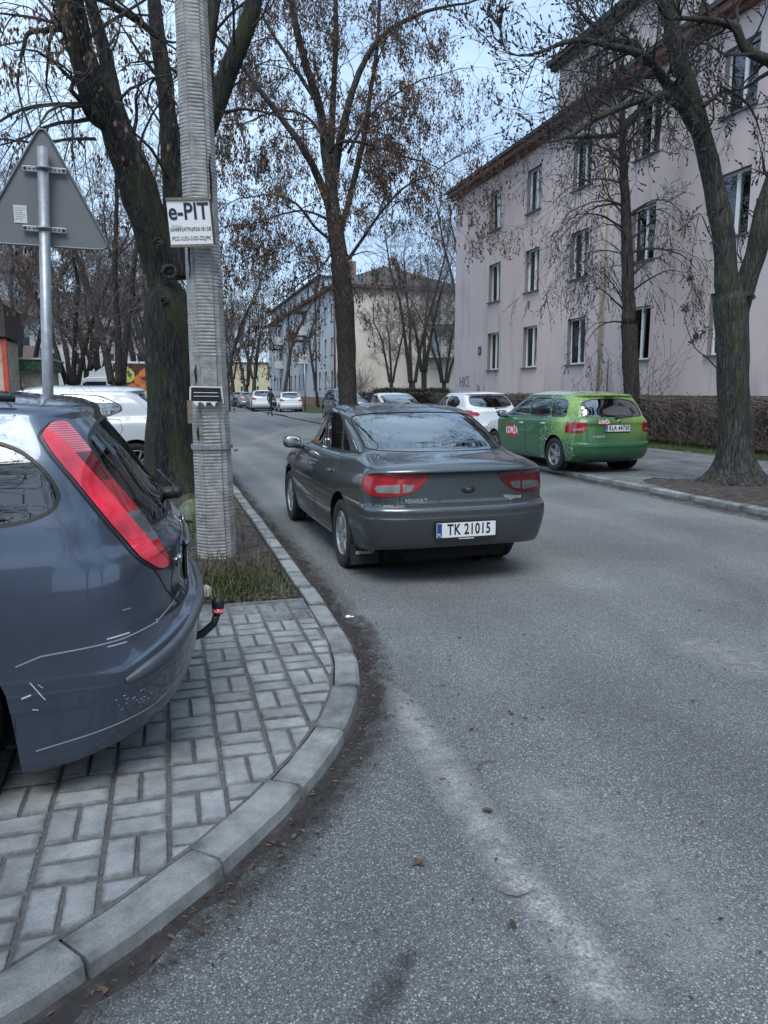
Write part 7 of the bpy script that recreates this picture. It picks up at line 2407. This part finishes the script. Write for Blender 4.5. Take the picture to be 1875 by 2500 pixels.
# ================================================================ people
def person(name, label, loc, rz, joints, cloth, H=1.72, bag=False, legs=None):
    t = empty(name, loc, rz, label, 'person')
    v = []; e = []; rad = []
    for (p_, par, rr_) in joints:
        v.append(p_); rad.append(rr_)
        if par is not None: e.append((par, len(v) - 1))
    me = bpy.data.meshes.new('figure'); me.from_pydata(v, e, [])
    o = link('clothed_body', me, t); sk = o.modifiers.new('skin', 'SKIN'); sb_ = o.modifiers.new('sub', 'SUBSURF'); sb_.levels = sb_.render_levels = 2
    for i, rr_ in enumerate(rad): me.skin_vertices[0].data[i].radius = rr_ if hasattr(rr_, '__len__') else (rr_, rr_)
    me.skin_vertices[0].data[0].use_root = True
    me.materials.append(cloth)
    return t
M['coat'] = simple('navy_coat', (.014, .018, .035), .9)
M['skin'] = simple('skin', (.42, .25, .19), .6)
M['hair'] = simple('hair', (.02, .016, .013), .8)
def head(t, c, hood=None, face=1):
    q = MB(); q.ball(c, (.078, .095, .115), 14, 10); q.ball((c[0], c[1] + .095 * face, c[2] - .01), (.014, .018, .02), 6, 5)
    h = q.build('head', M['skin'], t, True)
    q = MB(); q.ball((c[0], c[1] - .018 * face, c[2] + .03), (.088, .098, .105), 14, 10); q.build('hair' if not hood else 'hood', hood or M['hair'], h, True)
    for sx_ in (-1, 1):
        q = MB(); q.ball((c[0] + sx_ * .03, c[1] + .085 * face, c[2] + .012), .009, 6, 5); q.build('eye', M['black'], h, True)
def hand(t, c, side):
    q = MB(); q.ball(c, (.022, .04, .045), 8, 6)
    for k in range(4): q.tube([(c[0], c[1] + .024 - k * .016, c[2] - .03), (c[0], c[1] + .026 - k * .017, c[2] - .065), (c[0] - side * .01, c[1] + .024 - k * .017, c[2] - .088 + .006 * abs(k - 1.5))], [.009, .008, .006], 5)
    q.tube([(c[0], c[1] + .03, c[2]), (c[0], c[1] + .055, c[2] - .025), (c[0], c[1] + .055, c[2] - .05)], [.010, .009, .007], 5)
    q.build('hand', M['skin'], t, True)
px_, py_ = 6.55, 49.0
J = [((0, 0, .98), None, (.15, .11)), ((0, .01, 1.15), 0, (.14, .10)), ((0, .02, 1.38), 1, (.17, .11)), ((0, .03, 1.50), 2, (.055, .055)), ((0, .04, 1.58), 3, (.05, .05)),
     ((-.19, .02, 1.42), 2, (.055, .055)), ((-.25, -.06, 1.15), 5, (.045, .045)), ((-.25, .02, .90), 6, (.035, .035)),
     ((.19, .02, 1.42), 2, (.055, .055)), ((.25, .08, 1.16), 8, (.045, .045)), ((.25, .20, .95), 9, (.035, .035)),
     ((-.09, .02, .90), 0, (.09, .09)), ((-.10, .16, .50), 11, (.06, .06)), ((-.10, .12, .08), 12, (.04, .04)), ((-.10, .26, .04), 13, (.035, .03)),
     ((.09, -.02, .90), 0, (.09, .09)), ((.10, -.08, .50), 15, (.06, .06)), ((.10, -.34, .14), 16, (.04, .04)), ((.10, -.28, .03), 17, (.035, .03))]
pe = person('person', 'person in a dark coat crossing the street beside the far white hatchback, bag in hand', (px_, py_, .0), R(-60), J, M['coat'])
head(pe, (0, .045, 1.64), M['coat']); hand(pe, (-.25, .03, .86), -1); hand(pe, (.25, .21, .91), 1)
bg = empty('shoulder_bag', (px_ + .22, py_ - .2, .62), R(-60), 'dark bag carried by the crossing person', 'bag')
q = MB(); blob(q, (0, 0, .14), (.10, .34, .28), 4, 8); q.build('bag_body', M['black'], bg, True)
q = MB(); q.tube([(0, -.12, .26), (0, -.08, .40), (0, .08, .40), (0, .12, .26)], .010, 6); q.build('strap', M['black'], bg, True)
JS = [((0, 0, .50), None, (.16, .13)), ((0, -.02, .72), 0, (.15, .11)), ((0, .0, .95), 1, (.17, .11)), ((0, .03, 1.06), 2, (.055, .055)), ((0, .05, 1.13), 3, (.05, .05)),
      ((-.19, .0, .98), 2, (.055, .055)), ((-.23, .05, .72), 5, (.045, .045)), ((-.14, .26, .60), 6, (.035, .035)),
      ((.19, .0, .98), 2, (.055, .055)), ((.23, .05, .72), 8, (.045, .045)), ((.14, .26, .60), 9, (.035, .035)),
      ((-.10, .06, .50), 0, (.09, .09)), ((-.12, .42, .50), 11, (.07, .07)), ((-.12, .44, .08), 12, (.042, .042)), ((-.12, .58, .04), 13, (.035, .03)),
      ((.10, .06, .50), 0, (.09, .09)), ((.12, .42, .50), 15, (.07, .07)), ((.12, .44, .08), 16, (.042, .042)), ((.12, .58, .04), 17, (.035, .03))]
for k, (dx, lb) in enumerate(((775, 'person in black seated by the cream wall, left one'), (797, 'person in black seated by the cream wall, right one'))):
    s_ = at(dx * K, 870 * K, 47)
    pz = person('person', lb, (s_.x, 47, .35), R(150 + 40 * k), JS, M['coat'])
    head(pz, (0, .055, 1.20)); hand(pz, (-.13, .30, .56), -1); hand(pz, (.13, .30, .56), 1)
s_ = at(786 * K, 870 * K, 47)
bn = empty('bench', (s_.x, 47, .08), 0, 'low dark bench under the two seated people', 'bench')
for k in range(3):
    q = MB(); q.box(-.9, .9, -.2 + k * .14, -.08 + k * .14, .62, .66); q.build('slat', M['brown'], bn)
for x in (-.7, .7):
    q = MB(); q.box(x - .04, x + .04, -.18, .2, 0, .62); q.build('leg', M['steel'], bn)
# street lamp and post before the blue facade
def lamp(name, label, px, Y, zt, mat):
    p_ = at(px * K, 850 * K, Y); t = empty(name, (p_.x, Y, .05), 0, label, 'street lamp')
    q = MB(); q.tube([(0, 0, 0), (0, 0, zt)], [.07, .045], 8); q.build('post', mat, t, True)
    q = MB(); q.ball((0, 0, zt + .12), (.16, .16, .15), 12, 8); q.build('globe', M['white'], t, True)
lamp('street_lamp', 'short street lamp with white globe before the blue facade', 659, 58, 4.0, M['steel'])
SC.render.film_transparent = False
